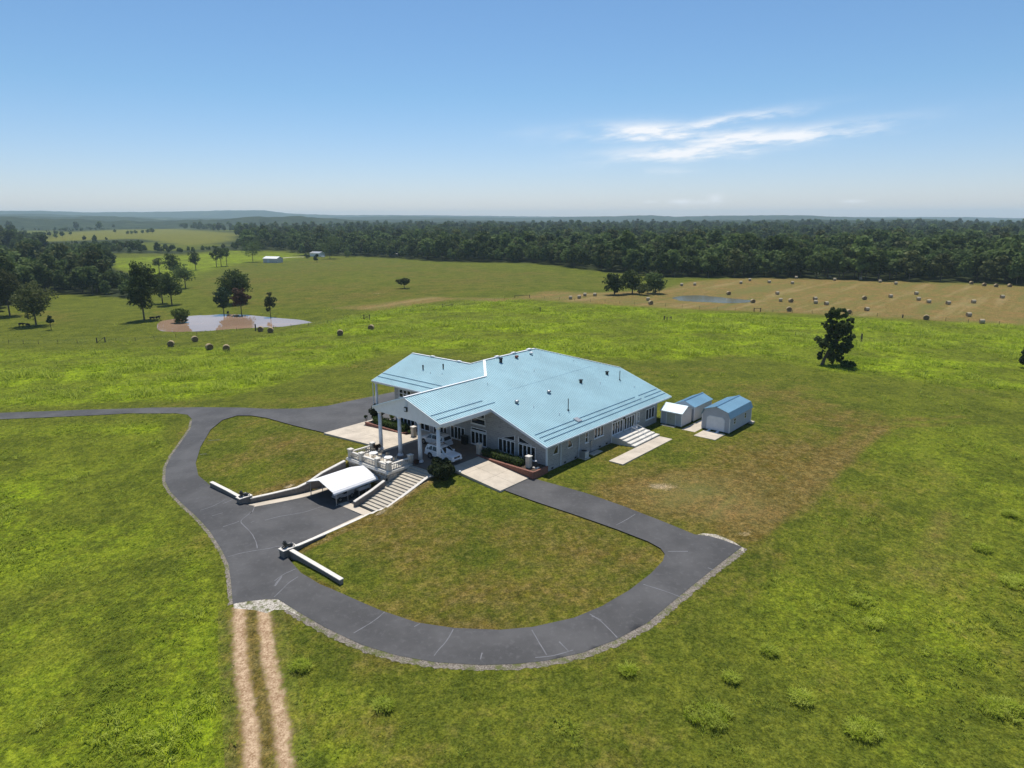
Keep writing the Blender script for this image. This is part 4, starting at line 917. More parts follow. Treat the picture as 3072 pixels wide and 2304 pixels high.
front = [(-8.35,-5.35,.95,2.93,'french_door',4),(-4.8,-1.85,.95,2.93,'french_door',4),(-13.5,-10.45,.95,2.93,'french_door',4),(-17.6,-14.7,.95,2.95,'french_door',4),(-13.45,-10.5,3.08,3.5,'window',1),(-13.4,-10.7,4.05,4.95,'window',1),
  (-21.2,-18.3,.95,2.93,'french_door',4),(-24.3,-22.0,.95,2.93,'window',2),(-28.8,-25.3,.95,2.93,'french_door',4),(-28.7,-25.9,5.2,6.55,'window',3)]
polyw = [[(-7.75,3.06),(-5.35,3.06),(-5.35,3.82)],[(-4.8,3.06),(-2.35,3.06),(-4.8,3.86)],[(-13.4,5.1),(-10.75,5.1),(-10.75,5.75),(-11.4,5.62),(-13.0,5.2)]]
holes = [rect(a, b, c, d) for a, b, c, d, _, _ in front]+polyw
wall_holes('s', 0, [(-29.75, -.3), (0, -.3), (0, zmain(0)-.2), (-9.15, zmain(-9.15)-.2), (-9.15, 6.7), (-29.75, 6.7)], holes, 'block', 1, label='grey block front wall with french doors')
for a, b, c, d, k, nn in front: window('s', 0, -1, a, b, c, d, nn, 2 if (k == 'window' and d > 6) else 1, k)
for p in polyw: window('s', 0, -1, 0, 0, 0, 0, 1, poly=p)
side = [(8.65,9.4,1.68,3.22,'window',1),(10.85,13.3,1.72,3.25,'window',3),(15.6,18.5,.98,2.93,'french_door',4),(18.9,21.9,.98,2.93,'french_door',4),(22.85,23.35,1.5,2.95,'window',1),(25.3,28.1,1.1,2.85,'window',3)]
quart = [[(1.25,1.95),(2.5,1.9),(2.5,3.2),(2.15,3.1),(1.7,2.65),(1.42,2.3)], [(4.57,1.98),(5.72,1.98),(5.6,2.45),(5.3,2.85),(4.95,3.12),(4.57,3.2)]]
wall_holes('t', 0, [(0, -.3), (28.9, -.3), (28.9, 3.44), (0, 3.44)], [rect(a, b, c, d) for a, b, c, d, _, _ in side]+quart, 'block', -1, label='grey block side wall facing the yard')
for a, b, c, d, k, nn in side: window('t', 0, 1, a, b, c, d, nn, 2 if k == 'window' and b-a < 1 else 1, k)
for p in quart: window('t', 0, 1, 0, 0, 0, 0, 1, poly=p)
H.part('wall', MB().box(-2.2, -.02, 28.65, 28.9, -.3, 3.44), MT['block']); H.part('wall', MB().box(-2.4, -2.2, 28.7, 32.2, -.3, 4.2), MT['block'], label='recessed shaded end of the side wall')
H.part('wall', MB().prism([(-29.8, 32.0), (-2.2, 32.0), (-2.2, 32.25), (-29.8, 32.25)], -.3, lambda p: min(zmain(p[0]), 7.2)-.2), MT['block'])
H.part('wall', MB().box(-29.75, -29.5, .25, 32.0, -.3, 6.9), MT['block']); H.part('wall', MB().add([(-29.75, .0, 6.7), (-29.75, 16.4, 6.7), (-29.75, 8, 9.95)], [(0, 1, 2)]), MT['white'])
for s in (15.42, 22.4): H.part('pilaster', MB().box(.0, .12, s-.06, s+.06, 0, 3.42), MT['white'])
H.part('pilaster', MB().box(-.14, .07, -.07, .12, -.25, 3.42), MT['trim'])
for s in (2.9, 7.05): H.part('downspout', MB().bar((.1, s, 3.4), (.1, s, .1), .09, .09), MT['trim'])
for s in (1.2, 4.0, 6.4, 12.4, 14.2): H.part('crawl_vent', MB().box(-.01, .03, s-.2, s+.2, .12, .34), MT['black'])
H.part('meter_box', MB().box(.0, .16, 9.9, 10.2, 1.2, 1.75), MT['galv']); H.part('conduit', MB().bar((.08, 10.05, 1.2), (.08, 10.05, .1), .05, .05), MT['galv'])
H.part('water_table', MB().box(.0, .06, .1, 15.3, -.25, .02), MT['retain'])
H.part('porch_lamp', MB().box(.02, .25, 18.55, 18.8, 2.95, 3.2), MT['black']); H.part('porch_lamp', MB().box(.02, .22, 15.8, 16.3, 3.1, 3.25), MT['black'])

# ------------------------------------------------------------------ stairs, retaining walls, terrace
def stepz(k): return .95-(k+1)*2.95/18
N_ST = 18
stair = Thing('stairs', 'long flight of pale concrete steps climbing from the sunken court to the portico', 'stairs', -11.5, -20, -2)
run = 8.9/N_ST
for k in range(N_ST):
    s1 = -10.85-k*run; s0 = s1-run-.02; z = stepz(k)
    if k == N_ST-1: continue
    tl = -13.62; tr = pw(s0, [(-20, -10.75), (-18, -10.0), (-10.8, -9.15)])
    mb = MB(); mb.bevbox(tl, tr, s0-.04, s1, z-.6, z, .02); stair.part('step', mb, MT['tread'])
solo('stair_landing', MB().prism([(-16.0, -20.9), (-15.0, -20.9), (-10.95, -20.85), (-10.6, -19.7), (-13.6, -19.7), (-15.9, -19.75)], -2.2, -1.95), MT['concrete'], 'small concrete landing at the foot of the stairs', None, -13, -20.3, -2, kind='structure')
def wallpath(thing, pts, th, mat, capmat, capw, nm='wall_segment', z0f=-2.3, blocklen=.6):
    """retaining wall: pts are (t, s, top z)"""
    for (a, b) in zip(pts[:-1], pts[1:]):
        L = math.hypot(b[0]-a[0], b[1]-a[1]); n_ = max(1, round(L/1.2))
        for i in range(n_):
            p = [a[j]+(b[j]-a[j])*i/n_ for j in range(3)]; q = [a[j]+(b[j]-a[j])*(i+1)/n_ for j in range(3)]
            d = np.array([q[0]-p[0], q[1]-p[1]]); d = d/np.linalg.norm(d); nx_, ny_ = -d[1]*th/2, d[0]*th/2; cx_, cy_ = -d[1]*capw/2, d[0]*capw/2
            g = d*.006
            z0 = z0f
            mb = MB(); A = [(p[0]+nx_, p[1]+ny_), (p[0]-nx_, p[1]-ny_), (q[0]-nx_, q[1]-ny_), (q[0]+nx_, q[1]+ny_)]
            zt = [p[2]-.1, p[2]-.1, q[2]-.1, q[2]-.1]
            mb.add([(*A[j], z0) for j in range(4)]+[(*A[j], zt[j]) for j in range(4)], [(0,1,2,3),(7,6,5,4),(0,4,5,1),(1,5,6,2),(2,6,7,3),(3,7,4,0)])
            thing.part(nm, mb, MT[mat])
            mb = MB(); A = [(p[0]+cx_+g[0], p[1]+cy_+g[1]), (p[0]-cx_+g[0], p[1]-cy_+g[1]), (q[0]-cx_-g[0], q[1]-cy_-g[1]), (q[0]+cx_-g[0], q[1]+cy_-g[1])]
            zb = [p[2]-.1, p[2]-.1, q[2]-.1, q[2]-.1]; zt = [p[2], p[2], q[2], q[2]]
            mb.add([(*A[j], zb[j]) for j in range(4)]+[(*A[j], zt[j]) for j in range(4)], [(0,1,2,3),(7,6,5,4),(0,4,5,1),(1,5,6,2),(2,6,7,3),(3,7,4,0)])
            thing.part('coping', mb, MT[capmat])
rw = Thing('retaining_wall', 'low retaining wall with pale coping along the outer side of the stairs and court', 'wall', -9.5, -25, -2)
wallpath(rw, [(-9.0, -10.9, .92), (-9.12, -12.5, .75), (-9.5, -18.6, -1.3), (-10.25, -21.4, -1.62), (-9.9, -26, -1.6), (-9.45, -31.3, -1.45)], .3, 'retain', 'stonecap', .44)
rw2 = Thing('retaining_wall', 'curved retaining wall with pale coping beside the left lawn, rising to the terrace', 'wall', -23, -23, -2)
wallpath(rw2, [(-24.6, -27.6, -1.3), (-23.75, -25, -1.25), (-22.75, -22.2, -1.1), (-22.5, -20.6, -.75), (-22.4, -18.6, -.05), (-22.2, -15.2, .65)], .36, 'retain', 'stonecap', .46)
rw3 = Thing('retaining_wall', 'short sloping cheek wall between the carport court and the stairs', 'wall', -13.7, -18, -2)
wallpath(rw3, [(-13.85, -20.1, -1.25), (-13.75, -17.6, -.6), (-13.7, -15.5, .1)], .3, 'retain', 'stonecap', .42)
rw4 = Thing('garden_wall', 'long straight low wall with white coping running right from the nearer lion', 'wall', -4.5, -31.8, -2)
wallpath(rw4, [(-8.5, -32.0, -1.12), (-4, -31.9, -1.32), (-.2, -31.8, -1.52)], .34, 'retain', 'stonecap', .46, z0f=-2.9)
rw5 = Thing('garden_wall', 'straight low wall with white coping running left from the far lion', 'wall', -30, -28.2, -2)
wallpath(rw5, [(-25.5, -28.3, -1.18), (-29, -28.2, -1.2), (-33.3, -28.15, -1.24)], .34, 'retain', 'stonecap', .46, z0f=-2.7)
# walks along the court
ribbon('court_walk', [P2(-23.9, -28.2), P2(-22.6, -25), P2(-21.6, -22), P2(-21.5, -18.5), P2(-21.5, -15)], 1.15, MT['concrete'], .05, step=.5, kind='structure', label='strip of pale concrete below the curved wall')
ribbon('court_walk', [P2(-9.95, -32.3), P2(-10.35, -28), P2(-10.75, -24), P2(-11.0, -20.9)], .62, MT['concrete'], .05, step=.5, kind='structure', label='narrow concrete strip below the outer court wall')
# lion pedestals
def skin_mesh(name, verts, edges, mat, sub=1, root=0):
    me = bpy.data.meshes.new(name); me.from_pydata([v[:3] for v in verts], edges, []); o = bpy.data.objects.new(name+'_tmp', me); COL.objects.link(o)
    md = o.modifiers.new('skin', 'SKIN'); sv = me.skin_vertices[0].data
    for i, v in enumerate(verts):
        r_ = v[3] if isinstance(v[3], tuple) else (v[3], v[3]); sv[i].radius = r_; sv[i].use_root = (i == root)
    ms = o.modifiers.new('sub', 'SUBSURF'); ms.levels = sub; ms.render_levels = sub
    dg = bpy.context.evaluated_depsgraph_get(); e = o.evaluated_get(dg); m2 = bpy.data.meshes.new_from_object(e)
    bpy.data.objects.remove(o); m2.name = name; m2.materials.clear(); m2.materials.append(mat); m2.polygons.foreach_set('use_smooth', [True]*len(m2.polygons)); return m2
def lion_meshes():
    body = skin_mesh('body', [(0,0,.42,.26),(.45,0,.40,.24),(-.42,0,.40,.27),(.72,0,.62,.22),(.86,0,.86,.17),(1.06,0,.84,.11),
        (-.45,.26,.24,.17),(-.1,.34,.10,.10),(.12,.34,.07,.07),(-.45,-.26,.24,.17),(-.1,-.34,.10,.10),(.12,-.34,.07,.07),
        (.62,.22,.22,.12),(.98,.22,.09,.085),(1.15,.22,.08,.09),(.62,-.22,.22,.12),(.98,-.22,.09,.085),(1.15,-.22,.08,.09),(-.72,.1,.25,.07),(-.80,.35,.1,.05),(-.55,.55,.08,.06)],
        [(0,1),(0,2),(1,3),(3,4),(4,5),(2,6),(6,7),(7,8),(2,9),(9,10),(10,11),(1,12),(12,13),(13,14),(1,15),(15,16),(16,17),(2,18),(18,19),(19,20)], MT['bronze'])
    bm = bmesh.new(); r_ = random.Random(3)
    for k in range(26):
        an = k*2.4; rr = .24+.05*r_.random(); c = Vector((.70-.10*(k % 3), math.cos(an)*rr, .78+math.sin(an)*rr))
        bmesh.ops.create_icosphere(bm, subdivisions=1, radius=.12+.05*r_.random(), matrix=Matrix.Translation(c))
    for sgn in (-1, 1): bmesh.ops.create_icosphere(bm, subdivisions=1, radius=.06, matrix=Matrix.Translation((.80, sgn*.13, 1.06)))
    mane = bpy.data.meshes.new('mane'); bm.to_mesh(mane); bm.free(); mane.materials.append(MT['bronze']); return body, mane
lb, lm_ = lion_meshes()
def lion(t, s, z, rot, label):
    w = P2(t, s); r = link('lion_statue', None, None, (w[0], w[1], z), rot); tag(r, label, 'statue', 'black lion statues guarding the court')
    r.scale = (.66, .66, .66); link('body', lb, r); link('mane', lm_, r)
def pedestal(t, s, label, dt=.42, ds=.78, zt=-1.05):
    p = Thing('pedestal', label, 'pedestal', t, s, -2); mb = MB()
    for j in range(3): p.part('stone', MB().bevbox(t-dt, t+dt, s-ds+.002*j, s+ds-.002*j, -2.4+j*.44, -2.4+j*.44+.43, .015), MT['retain'])
    p.part('cap', MB().bevbox(t-dt-.08, t+dt+.08, s-ds-.08, s+ds+.08, -1.08, zt+.05, .02), MT['stonecap'])
pedestal(-9.05, -32.0, 'low block pedestal under the nearer lion, right of the court entrance'); pedestal(-25.0, -28.1, 'low block pedestal under the far lion, left of the court entrance')
LD = math.atan2(AX[1], AX[0])+math.pi
lion(-9.05, -31.9, -1.0, LD-.15, 'black lion statue lying on the nearer pedestal at the right of the court')
lion(-25.0, -28.0, -1.0, LD-.15, 'black lion statue lying on the far pedestal at the left of the court')
# raised patio
pt = Thing('patio_terrace', 'raised stone terrace with pale floor in front of the portico', 'terrace', -18, -12.6, -2)
pt.part('core', MB().box(-22.1, -13.9, -14.5, -10.8, -2.2, .80), MT['retain'])
for i in range(5):
    for j in range(2): a = -22.3+i*1.74; pt.part('floor_slab', MB().box(a+.008, a+1.732, -14.85+j*2.02+.008, -14.85+(j+1)*2.02-.008, .80, .95), MT['whitecon'])
blk = {}
def block_me(w, h, d, mat):
    k = (round(w, 2), round(h, 2), mat)
    if k not in blk:
        b = .02; mb = MB(); mb.add([(-w/2,0,0),(w/2,0,0),(w/2,0,h),(-w/2,0,h),(-w/2+b,-d,b),(w/2-b,-d,b),(w/2-b,-d,h-b),(-w/2+b,-d,h-b)], [(4,5,6,7),(0,1,5,4),(1,2,6,5),(2,3,7,6),(3,0,4,7)])
        blk[k] = mb.mesh('stone_block', MT[mat])
    return blk[k]
rb = random.Random(5)
def blockwall(x0, x1, zs, place):
    z = zs[0]; row = 0
    while z < zs[1]-.05:
        h = .30; x = x0-(row % 2)*.25
        while x < x1-.05:
            w = rb.choice([.45, .6, .75]); a = max(x, x0); b = min(x+w, x1)
            if b-a > .1: place((a+b)/2, round(b-a, 1) if b-a > .15 else b-a, z, h, rb.choice(['stone', 'stoneb', 'stonec', 'stoneb', 'stonec']))
            x += w
        z += h; row += 1
def pl_front(x, w, z, h, m_): pt.copypart('stone_block', block_me(w-.015, h-.015, .14+.0*rb.random(), m_), (x, -14.5-rb.random()*.03, z))
def pl_right(x, w, z, h, m_): pt.copypart('stone_block', block_me(w-.015, h-.015, .14, m_), (-13.9+rb.random()*.03, x, z), None, math.pi/2)
blockwall(-22.2, -13.8, (-2.2, .78), pl_front); blockwall(-14.6, -10.9, (-2.2, .78), pl_right)
pt.part('ledge', MB().box(-22.35, -13.62, -14.92, -14.45, .62, .80), MT['stonecap']); pt.part('ledge', MB().box(-13.9, -13.62, -14.45, -10.9, .62, .80), MT['stonecap'])
pt.part('wall_lamp', MB().bevbox(-14.2, -14.05, -14.85, -14.6, -.3, 0), MT['black'])
bal = Thing('balustrade', 'cream stone balustrade with square capped piers round the terrace', 'balustrade', -18, -14.3, .95)
def pier(thing, t, s, z0, z1, w=.27, mats='stone'):
    p = thing.part('pier', MB().bevbox(t-w, t+w, s-w, s+w, z0, z0+.42, .015), MT[mats])
    k = 1; z = z0+.425
    while z < z1-.2:
        h = min(.38, z1-.12-z); thing.part('stone', MB().bevbox(t-w+.01*(k % 2), t+w-.01*(k % 2), s-w+.01*(k % 2), s+w-.01*(k % 2), z, z+h, .012), MT[mats], p); z += h+.004; k += 1
    c = MB(); c.box(t-w-.07, t+w+.07, s-w-.07, s+w+.07, z1-.12, z1-.03); c.add([(t-w-.07, s-w-.07, z1-.03), (t+w+.07, s-w-.07, z1-.03), (t+w+.07, s+w+.07, z1-.03), (t-w-.07, s+w+.07, z1-.03), (t-.1, s-.1, z1+.04), (t+.1, s-.1, z1+.04), (t+.1, s+.1, z1+.04), (t-.1, s+.1, z1+.04)], [(0,1,5,4),(1,2,6,5),(2,3,7,6),(3,0,4,7),(4,5,6,7)])
    thing.part('cap', c, MT['stonecap'], p); return p
PR = [(-21.95, -14.35), (-19.6, -14.35), (-16.35, -14.35), (-14.1, -14.35), (-21.85, -10.8), (-14.1, -10.75)]
for t, s in PR: pier(bal, t, s, .8, 2.15)
bme = MB(); bme.lathe([(.07, 0), (.07, .06), (.045, .1), (.085, .24), (.05, .42), (.04, .5), (.07, .56), (.07, .62)], n_=8); bme = bme.mesh('baluster', MT['stone'], smooth=True)
def rail(a, b):
    a = np.array(a); b = np.array(b); d = (b-a)/np.linalg.norm(b-a); p = a+d*.28; q = b-d*.28; L = np.linalg.norm(q-p)
    bal.part('rail', MB().bar((*p, 1.70), (*q, 1.70), .28, .14), MT['stonecap']); bal.part('base_rail', MB().bar((*p, .88), (*q, .88), .26, .16), MT['stone'])
    n_ = int(L/.27)
    for i in range(n_): c = p+d*(i+.5)*L/n_; bal.copypart('baluster', bme, (c[0], c[1], .98))
for i, j in ((0, 1), (1, 2), (2, 3), (0, 4), (3, 5)): rail(PR[i], PR[j])
# tables and chairs
def table(t, s, label):
    w = P2(t, s); r = link('patio_table', None, None, (w[0], w[1], .95), -TH); tag(r, label, 'table', 'round tables on the terrace')
    link('table_top', MB().lathe([(.5, .68), (.56, .70), (.56, .73), (.5, .745)], n_=24).mesh('table_top', MT['whitemetal']), r)
    link('pedestal', MB().lathe([(.26, 0), (.22, .04), (.05, .1), (.045, .66), (.2, .69)], n_=12).mesh('pedestal', MT['galv']), r)
def chair_make(name, label, mat, group):
    r = link(name, None); tag(r, label, 'chair', group)
    link('seat', MB().bevbox(-.23, .23, -.22, .22, .40, .45, .02).mesh('seat', MT[mat]), r)
    bk = MB()
    for x in (-.2, -.1, 0, .1, .2): bk.bar((x, -.22, .45), (x*1.05, -.32, .88), .03, .03)
    bk.bar((-.25, -.32, .88), (.25, -.32, .88), .05, .05); link('backrest', bk.mesh('backrest', MT[mat]), r)
    for sx_ in (-1, 1):
        link('armrest', MB().bar((sx_*.26, -.28, .64), (sx_*.26, .2, .64), .04, .03).mesh('armrest', MT[mat]), r)
        for sy in (-1, 1): link('leg', MB().bar((sx_*.2, sy*.2, .42 if sy < 0 else .64), (sx_*.25, sy*.24, 0), .035, .035).mesh('leg', MT[mat]), r)
    return r
table(-19.35, -12.6, 'round white patio table, the left one, between two cream piers'); table(-16.5, -12.45, 'round white patio table, the right one, nearer the stairs')
ch0 = chair_make('patio_chair', '', 'beige', 'chairs round the terrace tables'); index_children(ch0)
first = True
for (tt, ss, nm) in ((-19.35, -12.6, 'left'), (-16.5, -12.45, 'right')):
    for an, where in ((225, 'front-left'), (315, 'front-right'), (45, 'back-right'), (135, 'back-left')):
        a = math.radians(an+8); t = tt+.82*math.cos(a); s = ss+.82*math.sin(a); w = P2(t, s); o = ch0 if first else copy_tree(ch0)
        first = False; o.location = (w[0], w[1], .95); o.rotation_euler = (0, 0, -TH+a+math.pi/2)
        o['label'] = 'tan slatted patio chair at the %s side of the %s terrace table' % (where, nm)
def leafquads(centers, radii, n_, size, rg, flat=.0, up=0.0, inner=.75, jn=.9, stretch=1.0):
    """leaf faces scattered over the shells of many small clumps"""
    k = rg.choice(len(centers), n_, p=(radii**2)/(radii**2).sum()); d = rg.normal(size=(n_, 3)); d /= np.linalg.norm(d, axis=1)[:, None]
    rr = radii[k]*(inner+(1-inner)*rg.random(n_)**.5); c = centers[k]+d*rr[:, None]*np.array([1, 1, 1-flat])
    nn = d+rg.normal(size=(n_, 3))*jn; nn[:, 2] += up; nn /= np.linalg.norm(nn, axis=1)[:, None]
    a = np.cross(nn, rg.normal(size=(n_, 3))); a /= np.linalg.norm(a, axis=1)[:, None]; b = np.cross(nn, a)
    sz = size*(.55+.9*rg.random(n_)); a = a*sz[:, None]/2*stretch; b = b*sz[:, None]/2
    j = lambda: (1+.35*(rg.random((n_, 1))-.5))
    V = np.stack([c-a*j()-b*.7, c+a*.8-b*j(), c+a*j()+b*.7, c-a*.8+b*j()], 1).reshape(-1, 3)
    return V, np.arange(n_*4).reshape(-1, 4)
def boxfoliage(x0, x1, y0, y1, z0, z1, n_, size, rg, rounded=.15):
    c = []; r = []
    nx_ = max(2, int((x1-x0)/.5)); ny_ = max(2, int((y1-y0)/.45))
    for i in range(nx_):
        for j in range(ny_):
            for zz in np.arange(z0+.2, z1-.05, .35): c.append((x0+(i+.5)*(x1-x0)/nx_+rg.normal()*.05, y0+(j+.5)*(y1-y0)/ny_+rg.normal()*.05, min(zz, z1-.22)+rg.normal()*.03)); r.append(.33+rg.random()*.07)
    return leafquads(np.array(c), np.array(r), n_, size, rg)
def hedge(name, label, t0, t1, s0, s1, z0, z1, seed):
    rg = np.random.default_rng(seed); th = Thing(name, label, 'hedge', (t0+t1)/2, (s0+s1)/2, z0)
    V, Fq = boxfoliage(t0, t1, s0, s1, z0, z1, 5200, .12, rg); V = V-np.array(th.p); link('foliage', npmesh('foliage', V, Fq, MT['leaf_hedge']), th.o)
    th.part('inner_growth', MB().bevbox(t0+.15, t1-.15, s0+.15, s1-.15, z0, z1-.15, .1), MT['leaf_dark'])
def planter(label, t0, t1, s0, s1, zf, top):
    """brick planter walls with soil"""
    p = Thing('brick_planter', label, 'planter', (t0+t1)/2, (s0+s1)/2, zf((t0, 0)))
    n_ = int((t1-t0)/1.1)
    for i in range(n_):
        a = t0+(t1-t0)*i/n_; b = t0+(t1-t0)*(i+1)/n_; p.part('brick_panel', MB().prism([(a+.004, s0), (b-.004, s0), (b-.004, s0+.24), (a+.004, s0+.24)], lambda q: zf(q)-.3, top-.07), MT['brick'])
    for tt in (t0, t1-.24): p.part('brick_panel', MB().prism([(tt, s0+.245), (tt+.24, s0+.245), (tt+.24, s1), (tt, s1)], lambda q: zf(q)-.3, top-.07), MT['brick'])
    p.part('coping', MB().box(t0-.04, t1+.04, s0-.04, s0+.3, top-.07, top), MT['brick']); p.part('soil', MB().box(t0+.24, t1-.24, s0+.24, s1, -.2, top-.1), MT['soil']); return p
planter('long brick planter under the right-hand hedge beside the french doors', -9.4, .25, -3.15, -.03, zr, .98)
planter('brick planter under the left-hand hedge beyond the first column', -33.4, -24.6, -3.15, -.05, zl, .98)
hedge('clipped_hedge', 'long clipped green hedge in front of the right-hand french doors', -9.1, -2.4, -2.6, -1.1, .85, 1.75, 11)
hedge('clipped_hedge', 'clipped green hedge behind the left columns of the portico', -32.2, -25.0, -2.7, -1.2, .85, 1.85, 12)
def stonepier(t, s, z0, z1, label):
    p = Thing('gate_pier', label, 'pier', t, s, z0); pier(p, t, s, z0, z1, .30)
stonepier(-1.45, -1.9, .85, 2.45, 'pale capped stone pier at the outer end of the right hedge'); stonepier(-9.7, -2.35, .95, 2.45, 'capped stone pier in shade between the portico and the right hedge')
stonepier(-22.3, -2.9, .95, 2.45, 'capped stone pier at the inner end of the left hedge')
def shrub(name, label, cat, t, s, z, rad, hgt_, n_, size, mat, seed, flat=.1, w=None):
    rg = np.random.default_rng(seed); xy = P2(t, s) if w is None else w; r = link(name, None, None, (xy[0], xy[1], z)); tag(r, label, cat)
    k = 26; u = rg.normal(size=(k, 3)); u /= np.linalg.norm(u, axis=1)[:, None]; u *= (rg.random(k)**.4)[:, None]
    c = np.column_stack([u[:, 0]*rad*.72, u[:, 1]*rad*.72, hgt_*.5+u[:, 2]*hgt_*.36]); rr = np.full(k, min(rad, hgt_/2)*.42)*(.8+.5*rg.random(k))
    V, Fq = leafquads(c, rr, n_, size, rg); V[:, 2] = np.maximum(V[:, 2], .02); link('foliage', npmesh('foliage', V, Fq, MT[mat]), r)
    mb = MB()
    for i in range(5): a = i*1.3; mb.tube((.1*math.cos(a), .1*math.sin(a), 0), (rad*.5*math.cos(a), rad*.5*math.sin(a), hgt_*.7), .03, .012, 5)
    link('stem', mb.mesh('stem', MT['bark']), r); return r
shrub('large_shrub', 'big dark rounded shrub at the top of the stairs beside the white vehicle', 'shrub', -7.95, -11.1, .55, 1.75, 2.5, 6500, .2, 'leaf_dark', 21)
shrub('upright_shrub', 'dark reddish upright shrub at the far end of the left hedge', 'shrub', -32.9, -1.0, .8, 1.25, 2.7, 2600, .2, 'leaf_dark', 22)
shrub('small_shrub', 'small light green shrub behind the left hedge on the concrete', 'shrub', -33.2, 2.1, .4, .45, .7, 500, .12, 'leaf_willow', 23)
shrub('small_shrub', 'tiny dark plant beside the pale concrete left of the wing corner', 'shrub', -31.8, 2.6, .4, .35, .8, 400, .12, 'leaf_dark', 24)
shrub('small_shrub', 'low rounded green shrub between the left hedge and its stone pier', 'shrub', -23.6, -2.4, .95, .45, .5, 600, .1, 'leaf_hedge', 25)
shrub('small_shrub', 'reddish plant in the shade beside the end pier of the right balustrade', 'shrub', -13.2, -10.6, .95, .4, .7, 500, .12, 'leaf_red', 26)
def pot(t, s, label, z=.95, plant='leaf_red'):
    p = Thing('flower_pot', label, 'planter', t, s, z); p.part('pot', MB().lathe([(.18, 0), (.26, .3), (.28, .45), (.24, .45)], (t, s, z), 12), MT['stonec'])
    rg = np.random.default_rng(int(abs(t*10))); c = rg.normal(size=(8, 3))*.16+np.array([0, 0, .68]); V, Fq = leafquads(c, np.full(8, .16), 260, .12, rg); link('foliage', npmesh('foliage', V, Fq, MT[plant]), p.o)
pot(-21.3, -10.5, 'pot of dark red foliage in the back left corner of the terrace'); pot(-20.7, -11.0, 'pot of brownish flowers just inside the back left pier of the terrace')
pot(-33.9, -2.6, 'dark pot of foliage at the outer corner of the left planter', .95, 'leaf_dark')
tr = Thing('trash_bin', 'dark rectangular planter bin beside the main entrance doors', 'bin', -14.1, -.65, .95)
tr.part('body', MB().bevbox(-14.5, -13.7, -1.0, -.3, .95, 2.1, .04), MT['black']); tr.part('lid', MB().bevbox(-14.54, -13.66, -1.04, -.26, 2.1, 2.18, .03), MT['black'])
gl = Thing('globe_light', 'small white globe light on the concrete beside the big dark shrub', 'lamp', -6.9, -8.9, .6)
gl.part('globe', MB().lathe([(.05, .18), (.14, .24), (.18, .36), (.14, .48), (.05, .54)], (-6.9, -8.9, .6), 12), MT['white'], smooth=True); gl.part('stem', MB().tube((-6.9, -8.9, .5), (-6.9, -8.9, .8), .03), MT['black'])
sm = Thing('garden_figure', 'small black and white garden figure beside the pale pier', 'figure', -.6, -1.5, .95)
sm.part('body', MB().lathe([(.16, 0), (.19, .2), (.15, .45), (.1, .55), (.13, .65), (.13, .78), (.05, .88)], (-.6, -1.5, .95), 10), MT['black'], smooth=True); sm.part('base', MB().bevbox(-.95, -.25, -1.8, -1.2, .9, .99, .02), MT['stonecap']); sm.part('head_wrap', MB().lathe([(.1, 0), (.14, .08), (.05, .18)], (-.6, -1.5, 1.72), 10), MT['white'])

# ------------------------------------------------------------------ rear steps, pads, air conditioner, sheds
ls = Thing('garden_steps', 'wide white landing with three steps outside the side french doors', 'steps', 2, 18.8, 0)
ls.part('landing', MB().bevbox(.02, 1.75, 15.4, 22.2, -.1, .95, .02), MT['whitecon'])
for k in range(3): ls.part('step', MB().bevbox(1.75+.68*k+.003, 1.75+.68*(k+1), 15.55+.1*k, 22.5+.25*k, -.1, .95-.235*(k+1), .02), MT['whitecon'])
for s in (19.0, 20.6):
    mb = MB(); 
    for a, b in [((1.3, s, .95), (1.3, s, 1.8)), ((1.3, s, 1.8), (3.6, s, 1.15)), ((3.6, s, 1.15), (3.75, s, .1)), ((2.4, s, .7), (2.4, s, 1.5))]: mb.tube(a, b, .025, .025, 6)
    ls.part('handrail', mb, MT['white'])
for (t, s, lab) in [(1.0, 20.6, 'white plastic chair on the landing outside the side doors')]:
    o = chair_make('garden_chair', lab, 'white', None); w = P2(t, s); o.location = (w[0], w[1], .95); o.rotation_euler = (0, 0, -TH-math.pi/2+.4)
def flat(name, label, t0, t1, s0, s1, z, mat='concrete'): solo(name, MB().bevbox(t0, t1, s0, s1, z-.3, z, .015), MT[mat], label, None, t0, s0, z, kind='structure')
wk = Thing('concrete_walk', 'long pale concrete strip below the garden steps', None, 4.9, 15, .05, kind='structure')
for i in range(5): a = 8.65+i*2.79; wk.part('slab', MB().box(3.93, 6.1, a+.008, a+2.78, -.3, .06), MT['concrete'])
flat('concrete_pad', 'square concrete pad beside the air conditioner', .25, 1.15, 9.1, 11.4, .10)
flat('concrete_pad', 'broken pale slab in front of the barn-shaped shed', 7.7, 11.1, 26.3, 29.9, .05)
flat('concrete_pad', 'pale slab between the small shed and the barn-shaped shed', 4.9, 7.1, 27.9, 34.5, .04)
flat('concrete_pad', 'narrow slab at the door of the small shed', 1.2, 3.6, 27.9, 28.6, .06)
flat('concrete_pad', 'small slab at the back corner of the barn-shaped shed', 11.4, 12.0, 38.2, 39.2, .12)
ac = Thing('air_conditioner', 'grey box air conditioner on a slab against the side wall', 'air conditioner', .65, 7.5, 0)
ac.part('casing', MB().bevbox(.2, 1.15, 7.0, 7.95, .12, 1.08, .03), MT['galv']); ac.part('base', MB().box(.1, 1.3, 6.9, 8.1, -.1, .12), MT['concrete'])
ac.part('fan_grille', MB().lathe([(.38, 1.081), (.38, 1.10), (.1, 1.12)], (.67, 7.48, 0), 16), MT['black'])
for k in range(8): ac.part('louvre', MB().box(1.15, 1.17, 7.05, 7.9, .2+k*.1, .24+k*.1), MT['trim'])
